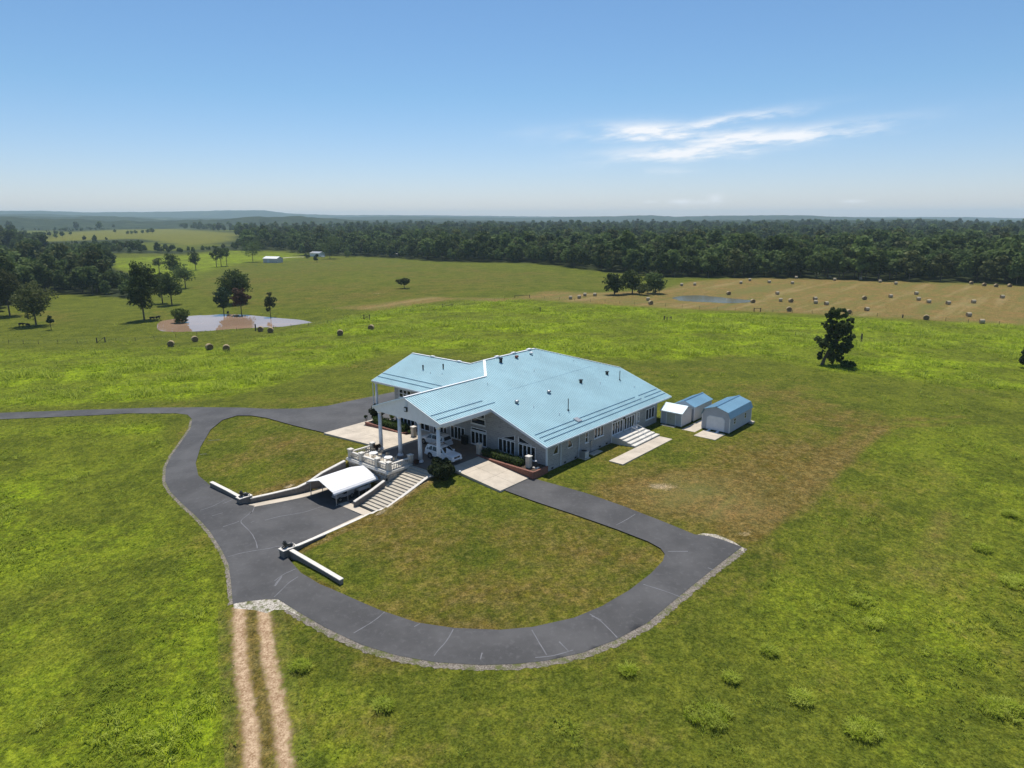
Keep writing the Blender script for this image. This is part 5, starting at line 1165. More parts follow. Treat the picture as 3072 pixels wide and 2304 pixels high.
def rib_slope(thing, corners, rib, mat, nm='roof_panel', pan=.91, th=.04):
    """corners: eave0, eave1, ridge1, ridge0; ribs run from eave to ridge"""
    e0, e1, r1, r0 = [np.array(c, float) for c in corners]; L = np.linalg.norm(e1-e0); n_ = max(1, round(L/pan))
    nrm = np.cross(e1-e0, r0-e0); nrm /= np.linalg.norm(nrm)
    if nrm[2] < 0: nrm = -nrm
    for i in range(n_):
        a = i/n_; b = (i+1)/n_; P = [e0+(e1-e0)*a, e0+(e1-e0)*b, r0+(r1-r0)*b, r0+(r1-r0)*a]
        mb = MB(); mb.add([*P, *[p-nrm*th for p in P]], [(0,1,2,3),(7,6,5,4),(0,4,5,1),(1,5,6,2),(2,6,7,3),(3,7,4,0)])
        k = max(1, round(L/n_/rib)); ux = (e1-e0)/L
        for j in range(k):
            f = a+(b-a)*(j+.5)/k; p = e0+(e1-e0)*f; q = r0+(r1-r0)*f
            mb.add([p-ux*.05, p-ux*.02+nrm*.035, p+ux*.02+nrm*.035, p+ux*.05, q-ux*.05, q-ux*.02+nrm*.035, q+ux*.02+nrm*.035, q+ux*.05], [(0,1,5,4),(1,2,6,5),(2,3,7,6)])
        thing.part(nm, mb, MT[mat])
def siding(thing, pts, axis, mat):   # vertical grooves as thin battens on a wall rectangle
    pass
def shed_walls(th, t0, t1, s0, s1, zb, prof, mat, sidemat, groove=.4):
    """prof: list of (t, z) of the gable outline from left eave over the ridge to the right eave"""
    for s, nm in ((s0, 'front_wall'), (s1, 'back_wall')):
        mb = MB(); k = len(prof); pts = [(t0, zb)]+prof+[(t1, zb)]; pts = [(t0, zb)]+prof+[(t1, zb)]
        mb.add([(p[0], s, p[1]) for p in pts]+[(p[0], s+(.06 if s == s0 else -.06), p[1]) for p in pts], [tuple(range(len(pts))), tuple(range(len(pts), 2*len(pts)))[::-1]]); th.part(nm, mb, MT[mat])
        n_ = int((t1-t0)/groove); bt = MB()
        for i in range(1, n_):
            t = t0+(t1-t0)*i/n_; z = np.interp(t, [p[0] for p in prof], [p[1] for p in prof]); bt.box(t-.02, t+.02, s-.012 if s == s0 else s, s if s == s0 else s+.012, zb, z-.06)
        th.part('batten', bt, MT['trim'], kind='stuff') if False else th.part('battens', bt, MT[mat])
    for t, nm, zt in ((t0, 'side_wall', prof[0][1]), (t1, 'side_wall', prof[-1][1])):
        sg = 1 if t == t1 else -1; th.part(nm, MB().box(min(t, t-sg*.06), max(t, t-sg*.06), s0, s1, zb, zt), MT[sidemat])
        n_ = int((s1-s0)/groove); bt = MB()
        for i in range(1, n_): s = s0+(s1-s0)*i/n_; bt.box(min(t, t+sg*.012), max(t, t+sg*.012), s-.02, s+.02, zb, zt-.02)
        th.part('battens', bt, MT[sidemat])
    for t in (t0, t1):
        for s in (s0, s1): th.part('corner_board', MB().box(t-.05, t+.05, s-.05, s+.05, zb, prof[0][1]-.02), MT['white'])
# small shed (ridge runs along t)
s1_ = Thing('small_shed', 'small grey shed with sage double door and pale ribbed roof, nearest the house', 'shed', 2.6, 30.5, 0)
t0, t1, a0, a1 = .85, 4.35, 28.8, 32.3
s1_.part('front_wall', MB().box(t0, t1, a0, a0+.06, .1, 2.3), MT['shedwall']); s1_.part('back_wall', MB().box(t0, t1, a1-.06, a1, .1, 2.3), MT['shedwall'])
for t in (t0, t1-.06): s1_.part('side_wall', MB().add([(t, a0, .1), (t, a1, .1), (t, a1, 2.3), (t, (a0+a1)/2, 3.05), (t, a0, 2.3), (t+.06, a0, .1), (t+.06, a1, .1), (t+.06, a1, 2.3), (t+.06, (a0+a1)/2, 3.05), (t+.06, a0, 2.3)], [(0,1,2,3,4),(9,8,7,6,5)]), MT['shedbeige'])
bt = MB(); [bt.box(t0+.2+i*.3, t0+.22+i*.3, a0-.012, a0, .1, 2.28) for i in range(11)]; s1_.part('battens', bt, MT['shedwall'])
rib_slope(s1_, [(t0-.2, a0-.2, 2.24), (t1+.2, a0-.2, 2.24), (t1+.2, (a0+a1)/2, 3.14), (t0-.2, (a0+a1)/2, 3.14)], .3, 'roofshedpale'); rib_slope(s1_, [(t1+.2, a1+.2, 2.24), (t0-.2, a1+.2, 2.24), (t0-.2, (a0+a1)/2, 3.14), (t1+.2, (a0+a1)/2, 3.14)], .3, 'roofshedpale')
for i in range(2): d_ = s1_.part('door', MB().box(1.85+i*.73, 2.57+i*.73, a0-.04, a0-.013, .18, 1.98), MT['olive'])
s1_.part('door_frame', MB().box(1.75, 1.84, a0-.05, a0-.012, .15, 2.1).box(3.31, 3.4, a0-.05, a0-.012, .15, 2.1).box(1.84, 3.31, a0-.05, a0-.012, 1.99, 2.1), MT['trim']); s1_.part('handle', MB().box(2.5, 2.54, a0-.08, a0-.04, 1.0, 1.15), MT['black'])
for t in (t0, t1): s1_.part('corner_board', MB().box(t-.05, t+.05, a0-.05, a0+.05, .1, 2.28), MT['white'])
s1_.part('skid', MB().box(t0, t1, a0, a1, -.1, .1), MT['black']); s1_.part('eave_board', MB().box(t0-.15, t1+.15, a0-.22, a0-.18, 2.1, 2.24), MT['white'])
s2_ = Thing('middle_shed', 'beige shed with blue gable roof behind the small shed', 'shed', 2.75, 36, 0)
shed_walls(s2_, 1.1, 4.45, 32.95, 39.3, .1, [(1.1, 2.5), (2.78, 3.2), (4.45, 2.5)], 'shedwall', 'shedbeige')
rib_slope(s2_, [(4.65, 32.75, 2.44), (4.65, 39.5, 2.44), (2.78, 39.5, 3.27), (2.78, 32.75, 3.27)], .3, 'roofshed'); rib_slope(s2_, [(.9, 39.5, 2.44), (.9, 32.75, 2.44), (2.78, 32.75, 3.27), (2.78, 39.5, 3.27)], .3, 'roofshed')
s2_.part('ridge_cap', MB().bar((2.78, 32.7, 3.31), (2.78, 39.55, 3.31), .22, .05), MT['roofdark']); s2_.part('skid', MB().box(1.2, 4.3, 33, 39.2, -.1, .1), MT['black'])
s3_ = Thing('barn_shed', 'large grey barn-shaped shed with white roll-up door and blue gambrel roof', 'shed', 9.2, 34.7, 0)
shed_walls(s3_, 6.98, 11.42, 30.5, 38.9, .1, [(6.98, 2.45), (7.35, 3.3), (9.2, 3.85), (11.05, 3.3), (11.42, 2.45)], 'shedwall', 'shedwall')
for sg in (1, -1):
    c = lambda t: 9.2+sg*t
    rib_slope(s3_, [(c(1.98), 30.3, 3.3), (c(1.98), 39.1, 3.3), (c(0), 39.1, 3.93), (c(0), 30.3, 3.93)], .3, 'roofshed')
    rib_slope(s3_, [(c(2.38), 30.3, 2.35), (c(2.38), 39.1, 2.35), (c(1.98), 39.1, 3.3), (c(1.98), 30.3, 3.3)], .3, 'roofshed')
s3_.part('ridge_cap', MB().bar((9.2, 30.25, 3.97), (9.2, 39.15, 3.97), .22, .05), MT['roofdark']); s3_.part('skid', MB().box(7.1, 11.3, 30.6, 38.8, -.1, .1), MT['black'])
rd = s3_.part('roll_door', MB().add([(7.85, 30.47, .15), (10.55, 30.47, .15), (10.55, 30.47, 1.95), (10.2, 30.47, 2.25), (8.2, 30.47, 2.25), (7.85, 30.47, 1.95)], [(0,1,2,3,4,5)]), MT['white'])
dl = MB(); [dl.box(7.87, 10.53, 30.45, 30.47, .35+i*.2, .37+i*.2) for i in range(8)]; s3_.part('door_rib', dl, MT['trim'], rd)
s3_.part('door_frame', MB().box(7.74, 7.85, 30.44, 30.49, .1, 2.0).box(10.55, 10.66, 30.44, 30.49, .1, 2.0).box(8.15, 10.25, 30.44, 30.49, 2.25, 2.36).bar((7.8, 30.465, 1.98), (8.18, 30.465, 2.3), .05, .11).bar((10.6, 30.465, 1.98), (10.22, 30.465, 2.3), .05, .11), MT['trim'])
for s in (32.3, 36.4):
    w_ = s3_.part('window', MB().box(11.42, 11.47, s-.33, s+.33, 1.15, 2.1), MT['white']); s3_.part('pane', MB().box(11.47, 11.48, s-.26, s+.26, 1.66, 2.03).box(11.47, 11.48, s-.26, s+.26, 1.22, 1.6), MT['glass'], w_)
for t in (8.2, 9.6): s3_.part('ramp_rail', MB().prism([(t, 29.4), (t+.35, 29.4), (t+.35, 30.4), (t, 30.4)], .05, lambda p: .08+(p[1]-29.4)*.1), MT['trim'])

# ------------------------------------------------------------------ carport, cart and trailer
cpo = Thing('carport', 'open white metal carport with ribbed roof on thin posts in the sunken court', 'carport', -18.4, -18.3, -2)
cs0, cs1, tl, trt, tm = -21.75, -15.0, -21.35, -15.5, -18.45; zed, zpk = -.22, .78
for sg, te in ((1, trt), (-1, tl)):
    tk = te-sg*.16; zk = zed+.16+.05
    # bent drop at the eave then the slope, ribs run along the ridge direction
    slope = [(te, zed-.18), (te-sg*.04, zed-.02), (tk-sg*.05, zk-.08), (tm, zpk)]
    n_ = 4; L = cs1-cs0
    for i in range(n_):
        a = cs0+L*i/n_; b = cs0+L*(i+1)/n_
        mb = MB()
        for (p, q) in zip(slope[:-1], slope[1:]): mb.add([(p[0], a, p[1]), (p[0], b, p[1]), (q[0], b, q[1]), (q[0], a, q[1]), (p[0], a, p[1]-.03), (p[0], b, p[1]-.03), (q[0], b, q[1]-.03), (q[0], a, q[1]-.03)], [(0,1,2,3),(7,6,5,4),(0,4,5,1),(2,6,7,3),(1,5,6,2),(3,7,4,0)])
        for k in range(9):
            f = (k+.5)/9; t = tk+(tm-tk)*f; z = zk-.08+(zpk-zk+.08)*f
            mb.add([(t-.05, a, z-.01), (t-.03, a, z+.02), (t+.03, a, z+.02), (t+.07, a, z-.01), (t-.05, b, z-.01), (t-.03, b, z+.02), (t+.03, b, z+.02), (t+.07, b, z-.01)], [(0,1,5,4),(1,2,6,5),(2,3,7,6),(0,3,2,1),(4,5,6,7)])
        cpo.part('roof_panel', mb, MT['whitemetal'])
    for s in (-21.3, -19.6, -17.9, -16.2): cpo.part('post', MB().box(te-sg*.25-.035, te-sg*.25+.035, s-.035, s+.035, -2.05, zed+.05), MT['galv'])
    cpo.part('base_rail', MB().box(te-sg*.25-.03, te-sg*.25+.03, cs0+.3, cs1-.3, -1.99, -1.93), MT['galv'])
for s in (-21.4, -19.6, -17.9, -16.2): cpo.part('truss', MB().bar((trt-.25, s, zed+.02), (tm, s, zpk-.1), .05, .05).bar((tl+.25, s, zed+.02), (tm, s, zpk-.1), .05, .05), MT['galv'])
def wheel(parent, x, y, r, w, tyre='rubber', rim='chrome'):
    sg = 1 if y > 0 else -1
    mb = MB(); mb.tube((x, y-w/2, r), (x, y+w/2, r), r*.96, r*.96, 20); wo = link('wheel', mb.mesh('wheel', MT[tyre]), parent)
    mb = MB(); mb.tube((x, y+sg*(w/2-.02), r), (x, y+sg*(w/2+.012), r), r*.62, r*.56, 16); link('rim', mb.mesh('rim', MT[rim]), wo)
    mb = MB(); mb.tube((x, y+sg*w/2, r), (x, y+sg*(w/2+.02), r), r*.14, r*.12, 8); link('hub_cap', mb.mesh('hub_cap', MT['black']), wo)
def frame_obj(name, label, cat, t, s, z, fwd, group=None):
    """Empty whose local +x points along fwd = angle in the (t, s) frame"""
    w = P2(t, s); r = link(name, None, None, (w[0], w[1], z), -TH+fwd); tag(r, label, cat, group); return r
cart = frame_obj('utility_cart', 'grey utility cart parked under the carport', 'cart', -17.0, -19.4, -1.96, math.pi/2*3)
link('body', MB().bevbox(-1.2, .3, -.62, .62, .45, .78, .05).bevbox(.3, 1.25, -.5, .5, .45, .95, .1).mesh('body', MT['cart']), cart)
link('cargo_bed', MB().box(-1.35, -.35, -.6, .6, .78, .84).box(-1.35, -1.3, -.6, .6, .84, 1.08).box(-1.35, -.35, -.6, -.55, .84, 1.08).box(-1.35, -.35, .55, .6, .84, 1.08).mesh('cargo_bed', MT['cart']), cart)
link('seat', MB().bevbox(-.3, .15, -.5, .5, .78, .95, .05).bevbox(-.36, -.24, -.5, .5, .9, 1.35, .04).mesh('seat', MT['black']), cart)
link('steering_wheel', MB().tube((.4, -.25, .95), (.3, -.25, 1.15), .02).tube((.29, -.25, 1.15), (.27, -.25, 1.19), .16, .16, 12).mesh('steering_wheel', MT['black']), cart)
link('bumper', MB().bar((1.35, -.45, .55), (1.35, .45, .55), .06, .1).mesh('bumper', MT['galv']), cart)
for x in (-.85, .9):
    for y in (-.58, .58): wheel(cart, x, y, .29, .22)
tra = frame_obj('utility_trailer', 'pale flat-sided trailer behind the cart under the carport', 'trailer', -16.85, -16.6, -1.96, math.pi/2*3)
link('bed', MB().box(-.95, .85, -.6, .6, .5, .56).mesh('bed', MT['galv']), tra)
for x0, x1, y0, y1 in ((-.95, .85, -.6, -.56), (-.95, .85, .56, .6), (-.95, -.91, -.56, .56), (.81, .85, -.56, .56)): link('side_panel', MB().box(x0, x1, y0, y1, .56, .98).mesh('side_panel', MT['trim']), tra)
link('drawbar', MB().bar((.85, 0, .5), (1.5, 0, .42), .07, .07).mesh('drawbar', MT['galv']), tra)
for y in (-.68, .68): wheel(tra, -.05, y, .27, .16)

# ------------------------------------------------------------------ vehicles
def suv(name, label, t, s, z, fwd, paint, scale=1.0):
    r = frame_obj(name, label, 'car', t, s, z, fwd); r.scale = (scale,)*3
    #          x     zb   zs    zbelt ztop  wlow wbelt wtop
    ST = [(2.58, .50, .72, .84, .86, .78, .74, .60), (2.52, .38, .74, .96, 1.00, .90, .86, .72), (2.2, .34, .76, 1.04, 1.10, .97, .94, .80), (1.30, .34, .78, 1.10, 1.20, .99, .97, .84), (1.12, .34, .78, 1.14, 1.24, .99, .97, .82),
          (.42, .34, .78, 1.16, 1.82, .99, .98, .70), (-.2, .34, .78, 1.17, 1.90, .99, .98, .72), (-1.9, .34, .78, 1.18, 1.88, .99, .98, .71), (-2.30, .36, .80, 1.18, 1.78, .97, .96, .68), (-2.52, .40, .80, 1.16, 1.20, .95, .92, .80), (-2.60, .5, .8, .98, 1.02, .90, .86, .76)]
    V = []; Fc = []
    for (x, zb, zs_, zl_, zt, wl2, wb, wt) in ST:
        half = [(0, zb), (wl2*.9, zb), (wl2, zb+.14), (wl2, zs_), (wb, zl_), (wt+(wb-wt)*.06, zt-.05), (wt-.08, zt), (0, zt+.02)]
        V += [(x, y, z_) for y, z_ in half]+[(x, -y, z_) for y, z_ in half[::-1][1:-1]]
    k = 14
    for i in range(len(ST)-1):
        for j in range(k): Fc.append((i*k+j, i*k+(j+1) % k, (i+1)*k+(j+1) % k, (i+1)*k+j))
    Fc += [tuple(range(k))[::-1], tuple(range((len(ST)-1)*k, len(ST)*k))]
    me = MB().add(V, Fc).mesh('body', MT[paint]); bm = bmesh.new(); bm.from_mesh(me); bmesh.ops.recalc_face_normals(bm, faces=bm.faces); bm.to_mesh(me); bm.free()
    link('body', me, r)
    def at(x, f):   # side surface between belt (0) and roof edge (1)
        xs = [q[0] for q in ST][::-1]; g = lambda c: float(np.interp(x, xs, [q[c] for q in ST][::-1]))
        zl_, zt, wb, wt = g(3), g(4), g(6), g(7); wt = wt+(wb-wt)*.06; zt -= .05
        return wb+(wt-wb)*f+.012, zl_+(zt-zl_)*f
    for sg in (1, -1):
        for (xa, xb, xc, xd) in ((.98, -.02, -.02, .42), (-.12, -1.08, -1.08, -.12), (-1.18, -2.22, -2.12, -1.18)):
            P = []
            for x, f in ((xa, .08), (xb, .08), (xc, .86), (xd, .86)): y, z_ = at(min(x, .95), f); P.append((x, sg*y, z_))
            P = P if sg > 0 else P[::-1]; link('side_window', MB().add(P, [(0, 1, 2, 3)]).mesh('side_window', MT['glass']), r)
        link('mirror', MB().bevbox(.78, .98, min(sg*1.0, sg*1.2), max(sg*1.0, sg*1.2), 1.12, 1.32, .03).mesh('mirror', MT[paint]), r)
        link('roof_rail', MB().bar((.2, sg*.6, 1.95), (-1.9, sg*.6, 1.94), .05, .05).mesh('roof_rail', MT['black']), r)
        link('headlight', MB().add([(2.535, sg*.60, .80), (2.40, sg*.905, .82), (2.36, sg*.90, .98), (2.53, sg*.60, .97), (2.3, sg*.60, .80), (2.3, sg*.85, .82), (2.3, sg*.85, .98), (2.3, sg*.60, .97)], [(0,1,2,3),(7,6,5,4),(0,4,5,1),(3,2,6,7)]).mesh('headlight', MT['lamp']), r)
        link('tail_light', MB().bevbox(-2.6, -2.42, min(sg*.74, sg*.93), max(sg*.74, sg*.93), .9, 1.15, .02).mesh('tail_light', MT['brick']), r)
        link('running_board', MB().box(-1.0, 1.0, min(sg*.9, sg*1.04), max(sg*.9, sg*1.04), .32, .38).mesh('running_board', MT['black']), r)
        for x in (1.62, -1.52):
            mb = MB(); mb.tube((x, sg*.80, .42), (x, sg*.998, .42), .47, .47, 24); link('wheel_arch', mb.mesh('wheel_arch', MT['rubber']), r); wheel(r, x, sg*.88, .40, .26)
        link('door_line', MB().box(-.08, -.06, sg*.995-.003, sg*.995+.003, .45, 1.12).mesh('door_line', MT['black']), r)
        link('door_line', MB().box(-1.12, -1.10, sg*.995-.003, sg*.995+.003, .5, 1.12).mesh('door_line', MT['black']), r)
    link('windscreen', MB().add([(1.10, -.74, 1.262), (1.10, .74, 1.262), (.47, .62, 1.80), (.47, -.62, 1.80)], [(0, 1, 2, 3)]).mesh('windscreen', MT['glass']), r)
    link('rear_window', MB().add([(-2.335, .60, 1.72), (-2.335, -.60, 1.72), (-2.535, -.70, 1.24), (-2.535, .70, 1.24)], [(0, 1, 2, 3)]).mesh('rear_window', MT['glass']), r)
    link('grille', MB().bevbox(2.50, 2.59, -.52, .52, .72, .95, .01).mesh('grille', MT['black']), r); link('badge', MB().bevbox(2.585, 2.61, -.09, .09, .8, .88, .01).mesh('badge', MT['chrome']), r)
    link('bumper', MB().bevbox(2.45, 2.66, -.84, .84, .44, .66, .04).mesh('bumper', MT[paint]), r); link('lower_intake', MB().box(2.64, 2.665, -.5, .5, .46, .54).mesh('lower_intake', MT['black']), r)
    link('rear_bumper', MB().bevbox(-2.72, -2.5, -.88, .88, .42, .66, .04).mesh('rear_bumper', MT[paint]), r)
    for x in (-.1, -1.2): link('roof_bar', MB().bar((x, -.6, 1.97), (x, .6, 1.97), .06, .03).mesh('roof_bar', MT['black']), r)
suv('suv', 'white sport utility vehicle nose outward beside the big shrub, in front', -11.9, -6.95, .95, 0.0, 'carpaint')
suv('suv', 'silver-white sport utility vehicle parked behind the other, facing left', -17.0, -3.45, .95, math.pi, 'carpaint2', .95)

# ------------------------------------------------------------------ trees
def depth(x, y, z): return x*FW[0]+y*FW[1]+(z-CAM_H)*FW[2]
def trunk_mb(Ht, R, seed, lean=0.0, base=.34, nb=7):
    rg = random.Random(seed); mb = MB(); h1 = Ht*.34; top = (lean*Ht*.5, 0, Ht*.72)
    mb.tube((0, 0, -.3), (lean*h1, 0, h1), base, base*.72, 8); mb.tube((lean*h1, 0, h1), top, base*.72, base*.2, 7)
    for i in range(nb):
        a = i*2.4+rg.random(); z = Ht*(.27+.05*i); p = (lean*min(z, h1*1.4), 0, z); r = R*(.55+.3*rg.random())
        mb.tube(p, (p[0]+r*math.cos(a), r*math.sin(a), z+Ht*(.12+.12*rg.random())), base*.32, base*.08, 5)
    return mb
def refine(c, rr, rg, m_=8, f=.42, sp_=.85):
    d = rg.normal(size=(len(c), m_, 3)); d /= np.linalg.norm(d, axis=2)[:, :, None]; d[:, :, 2] *= .75
    cc_ = (c[:, None, :]+d*(rr*sp_)[:, None, None]).reshape(-1, 3); r2 = (np.repeat(rr, m_)*f*(.7+.6*rg.random(len(cc_))))
    return cc_, r2
def crown_np(Ht, R, seed, nb, nq, size, z0=.28, squash=1.0, jit=.9, conical=False, lean=0.0, br=.40, gap=.0):
    rg = np.random.default_rng(seed); u = rg.normal(size=(nb, 3)); u /= np.linalg.norm(u, axis=1)[:, None]; u *= (.12+.88*rg.random(nb)**.5)[:, None]
    zc = Ht*(1+z0)/2; hz = Ht*(1-z0)/2
    c = np.column_stack([u[:, 0]*R*.78, u[:, 1]*R*.78, zc+u[:, 2]*hz*.8*squash])
    if conical: k = 1-.85*(c[:, 2]-Ht*z0)/(Ht*(1-z0)); c[:, 0] *= k*1.2; c[:, 1] *= k*1.2
    else:
        k = 1-.35*sstep(.55, 1.0, (c[:, 2]-Ht*z0)/(Ht*(1-z0))); c[:, 0] *= k; c[:, 1] *= k
    c[:, 0] += lean*c[:, 2]*.6
    rr = R*br*(.65+.7*rg.random(nb))
    if conical: rr *= np.clip(1.15-.8*(c[:, 2]-Ht*z0)/(Ht*(1-z0)), .3, 1)
    c[:, 2] = np.minimum(c[:, 2], Ht-rr*.7); c[:, 2] = np.maximum(c[:, 2], Ht*z0+rr*.3)
    if nq > 1000: c, rr = refine(c, rr, rg); c[:, 2] = np.clip(c[:, 2], Ht*z0*.8, Ht-rr*.8)
    return leafquads(c, rr, nq, size, rg, flat=.2, up=.25, inner=.5, jn=jit*.75)
def tree(name, label, x, y, Ht, R, mat, seed, nb=34, nq=3600, size=.5, z0=.25, conical=False, lean=0.0, group=None, cat='tree', base=.34, br=.40, z=None):
    z = float(hgt(x, y)) if z is None else z
    r = link(name, None, None, (x, y, z)); tag(r, label, cat, group)
    link('trunk', trunk_mb(Ht, R, seed, lean, base).mesh('trunk', MT['bark']), r)
    V, Fq = crown_np(Ht, R, seed, nb, nq, size, z0, 1, .9, conical, lean, br); link('crown', npmesh('crown', V, Fq, MT[mat]), r); return r
def tree_px(name, label, px, py, hpx, wpx, mat, seed, **kw):
    g = G(px, py); z = float(hgt(*g)); D = depth(g[0], g[1], z); k = D/F_PX
    return tree(name, label, g[0], g[1], hpx*k*1.02, wpx*k/2, mat, seed, z=z, **kw)
TREES = [
 ('oak_tree','tall olive-brown tree nearest the left edge of the photo on the grazed slope',109,977,130,112,'leaf_olive',1,dict(nb=40,nq=5200,z0=.2)),
 ('oak_tree','large olive tree partly cut by the left edge, left of the olive-brown one',30,948,150,105,'leaf_olive',2,dict(nb=40,nq=5200,z0=.15)),
 ('pine_tree','small dark pine sapling standing alone right of the big left tree',154,989,44,26,'leaf_pine',3,dict(nb=14,nq=900,size=.4,z0=.3,base=.12,conical=True)),
 ('oak_tree','tallest dark tree left of the brown pond with cattle in its shade',433,960,176,96,'leaf_oak',4,dict(nb=60,nq=9000,z0=.14)),
 ('oak_tree','dark broad tree behind and right of the tallest one by the pond',516,915,98,76,'leaf_oak',5,dict(nb=34,nq=3600,z0=.22)),
 ('oak_tree','dark tree touching the left side of the broad tree behind the pond',488,910,92,50,'leaf_oak',6,dict(nb=26,nq=2600,z0=.25)),
 ('oak_tree','rounded tree standing above the pond at the pasture corner',557,865,74,62,'leaf_oak',7,dict(nb=30,nq=3000,z0=.25)),
 ('oak_tree','thin sparse tree against the bright green strip',479,823,54,36,'leaf_olive',8,dict(nb=14,nq=700,z0=.35)),
 ('oak_tree','dense tree at the left end of the bright green strip',523,838,78,52,'leaf_oak',9,dict(nb=26,nq=2400)),
 ('oak_tree','dark tree next to the bright green strip, middle of a row',588,811,62,40,'leaf_oak',10,dict(nb=22,nq=1900)),
 ('oak_tree','slim dark tree, left of a close pair on the pasture ridge',650,801,64,36,'leaf_oak',12,dict(nb=22,nq=1700,z0=.3)),
 ('oak_tree','slim dark tree, right of a close pair on the pasture ridge',664,800,62,30,'leaf_oak',13,dict(nb=20,nq=1500,z0=.3)),
 ('oak_tree','slender tree standing alone right of the close pair on the ridge',681,798,54,28,'leaf_oak',14,dict(nb=18,nq=1300,z0=.35)),
 ('oak_tree','wide shady tree just left of the white-roofed barn',759,786,64,58,'leaf_oak',15,dict(nb=28,nq=2400,z0=.28)),
 ('oak_tree','big broad dark oak behind the pair at the pond edge',708,911,104,112,'leaf_oak',16,dict(nb=50,nq=6200,z0=.2)),
 ('pine_tree','dark narrow green tree at the far edge of the brown pond',672,943,88,50,'leaf_pine',17,dict(nb=28,nq=3000,z0=.2,base=.22)),
 ('oak_tree','reddish-brown tree at the far edge of the brown pond',725,945,86,52,'leaf_red',18,dict(nb=28,nq=2600,z0=.22,base=.22)),
 ('oak_tree','thin airy young tree alone at the right end of the brown pond',812,951,78,40,'leaf_olive',19,dict(nb=18,nq=1100,z0=.2,base=.15,br=.3)),
 ('willow_bush','bright yellow-green willow bush in the left end of the brown pond',546,968,44,52,'leaf_willow',20,dict(nb=26,nq=2600,size=.4,z0=.05,base=.12)),
 ('oak_tree','huge round dark tree by the white farmhouse at the field edge',990,776,70,68,'leaf_oak',30,dict(nb=36,nq=3200,z0=.1)),
 ('spruce_tree','small dark spruce in front of the farmhouse',951,787,30,26,'leaf_pine',31,dict(nb=16,nq=900,z0=.08,conical=True,base=.15)),
 ('round_bush','rounded dark bush left of the farmhouse spruce',921,775,15,18,'leaf_pine',32,dict(nb=10,nq=500,z0=.02,base=.1)),
 ('flowering_bush','pale flowering bush right of the huge round tree',1041,771,21,33,'leaf_willow',33,dict(nb=14,nq=800,z0=.02,base=.1)),
 ('hawthorn_tree','low flat-topped sparse tree alone in the wide middle pasture',1213,865,30,52,'leaf_olive',34,dict(nb=20,nq=1300,z0=.35,base=.2,br=.25)),
 ('oak_tree','left tree of the clump of three at the mown field corner',1843,884,66,60,'leaf_oak',35,dict(nb=32,nq=3200,z0=.05)),
 ('oak_tree','middle tree of the clump of three at the mown field corner',1897,881,70,68,'leaf_oak',36,dict(nb=32,nq=3200,z0=.05)),
 ('oak_tree','right tree of the clump of three at the mown field corner',1966,880,73,66,'leaf_oak',37,dict(nb=32,nq=3200,z0=.05)),
 ('tall_bush','low bush filling the gap in the clump of three trees',1925,884,34,50,'leaf_olive',38,dict(nb=16,nq=1200,z0=.02,base=.1)),
]
for nm, lab, px, py, hp, wp, mt_, sd_, kw in TREES: tree_px(nm, lab, px, py, hp, wp, mt_, sd_, **kw)
# the leaning tree on the right: clumps set by hand
g = G(2466, 1094); zt_ = float(hgt(*g)); Dk = depth(g[0], g[1], zt_)/F_PX
lt = link('leaning_tree', None, None, (g[0], g[1], zt_)); tag(lt, 'lone dark tree with ragged leaning crown in the green meadow on the right', 'tree')
pxc = [(880,250,110),(980,260,120),(1080,310,110),(1180,380,60),(820,290,70),(700,460,60),(780,450,80),(900,420,80),(990,480,130),(1130,500,100),(1190,590,70),(880,560,90),(1000,600,150),(880,660,90),(1100,660,120),(1200,720,60),(700,760,90),(640,800,50),(800,790,110),(950,780,140),(1100,800,120),(1190,830,50),(760,850,80),(900,880,120),(1050,900,130),(1160,920,90),(1190,960,40),(900,980,70),(1000,1010,100),(1100,1000,90),(1150,1100,50),(1060,1130,40),(930,1100,60),(890,1060,50),(700,1020,45),(690,1080,40),(740,970,40),(950,1170,30)]
rg = np.random.default_rng(77); cc = np.array([((a-750)/6.32*Dk*.94, rg.normal()*13*Dk*(c_/100), (1215-b)/6.32*Dk*1.02) for a, b, c_ in pxc]); rr_ = np.array([c[2]/6.32 for c in pxc])*Dk
cc, rr_ = refine(cc, rr_*.95, rg, 11, .34, .9)
V, Fq = leafquads(cc, rr_, 9000, .38, rg, flat=.15, up=.2, inner=.5); link('crown', npmesh('crown', V, Fq, MT['leaf_oak']), lt)
mb = MB(); P_ = [(0, 0, -.3), (4*Dk, 0, 14*Dk), (14*Dk, 0, 40*Dk), (34*Dk, .2, 70*Dk), (48*Dk, 0, 105*Dk), (52*Dk, 0, 135*Dk)]; rs = [.5, .36, .30, .22, .14, .05]
for i in range(5): mb.tube(P_[i], P_[i+1], rs[i], rs[i+1], 8)
for a, b in [((14,40),(66,50)),((34,70),(80,84)),((24,55),(8,70)),((40,85),(16,112)),((44,95),(90,115)),((6,22),(2,34))]: mb.tube((a[0]*Dk, 0, a[1]*Dk), (b[0]*Dk, rg.normal()*.5, b[1]*Dk), .14, .04, 6)
link('trunk', mb.mesh('trunk', MT['bark']), lt)
w = G(3085, 1105); shrub('edge_tree', 'dark tree cut by the right edge of the photo in the meadow', 'tree', 0, 0, float(hgt(*w)), 2.2, 5.2, 2200, .4, 'leaf_dark', 61, w=w)
w = G(2540, 1100); shrub('weed_clump', 'clump of tall weeds in the shade under the leaning tree', 'plant', 0, 0, float(hgt(*w)), 2.6, 1.3, 1600, .3, 'leaf_hedge', 62, w=w)

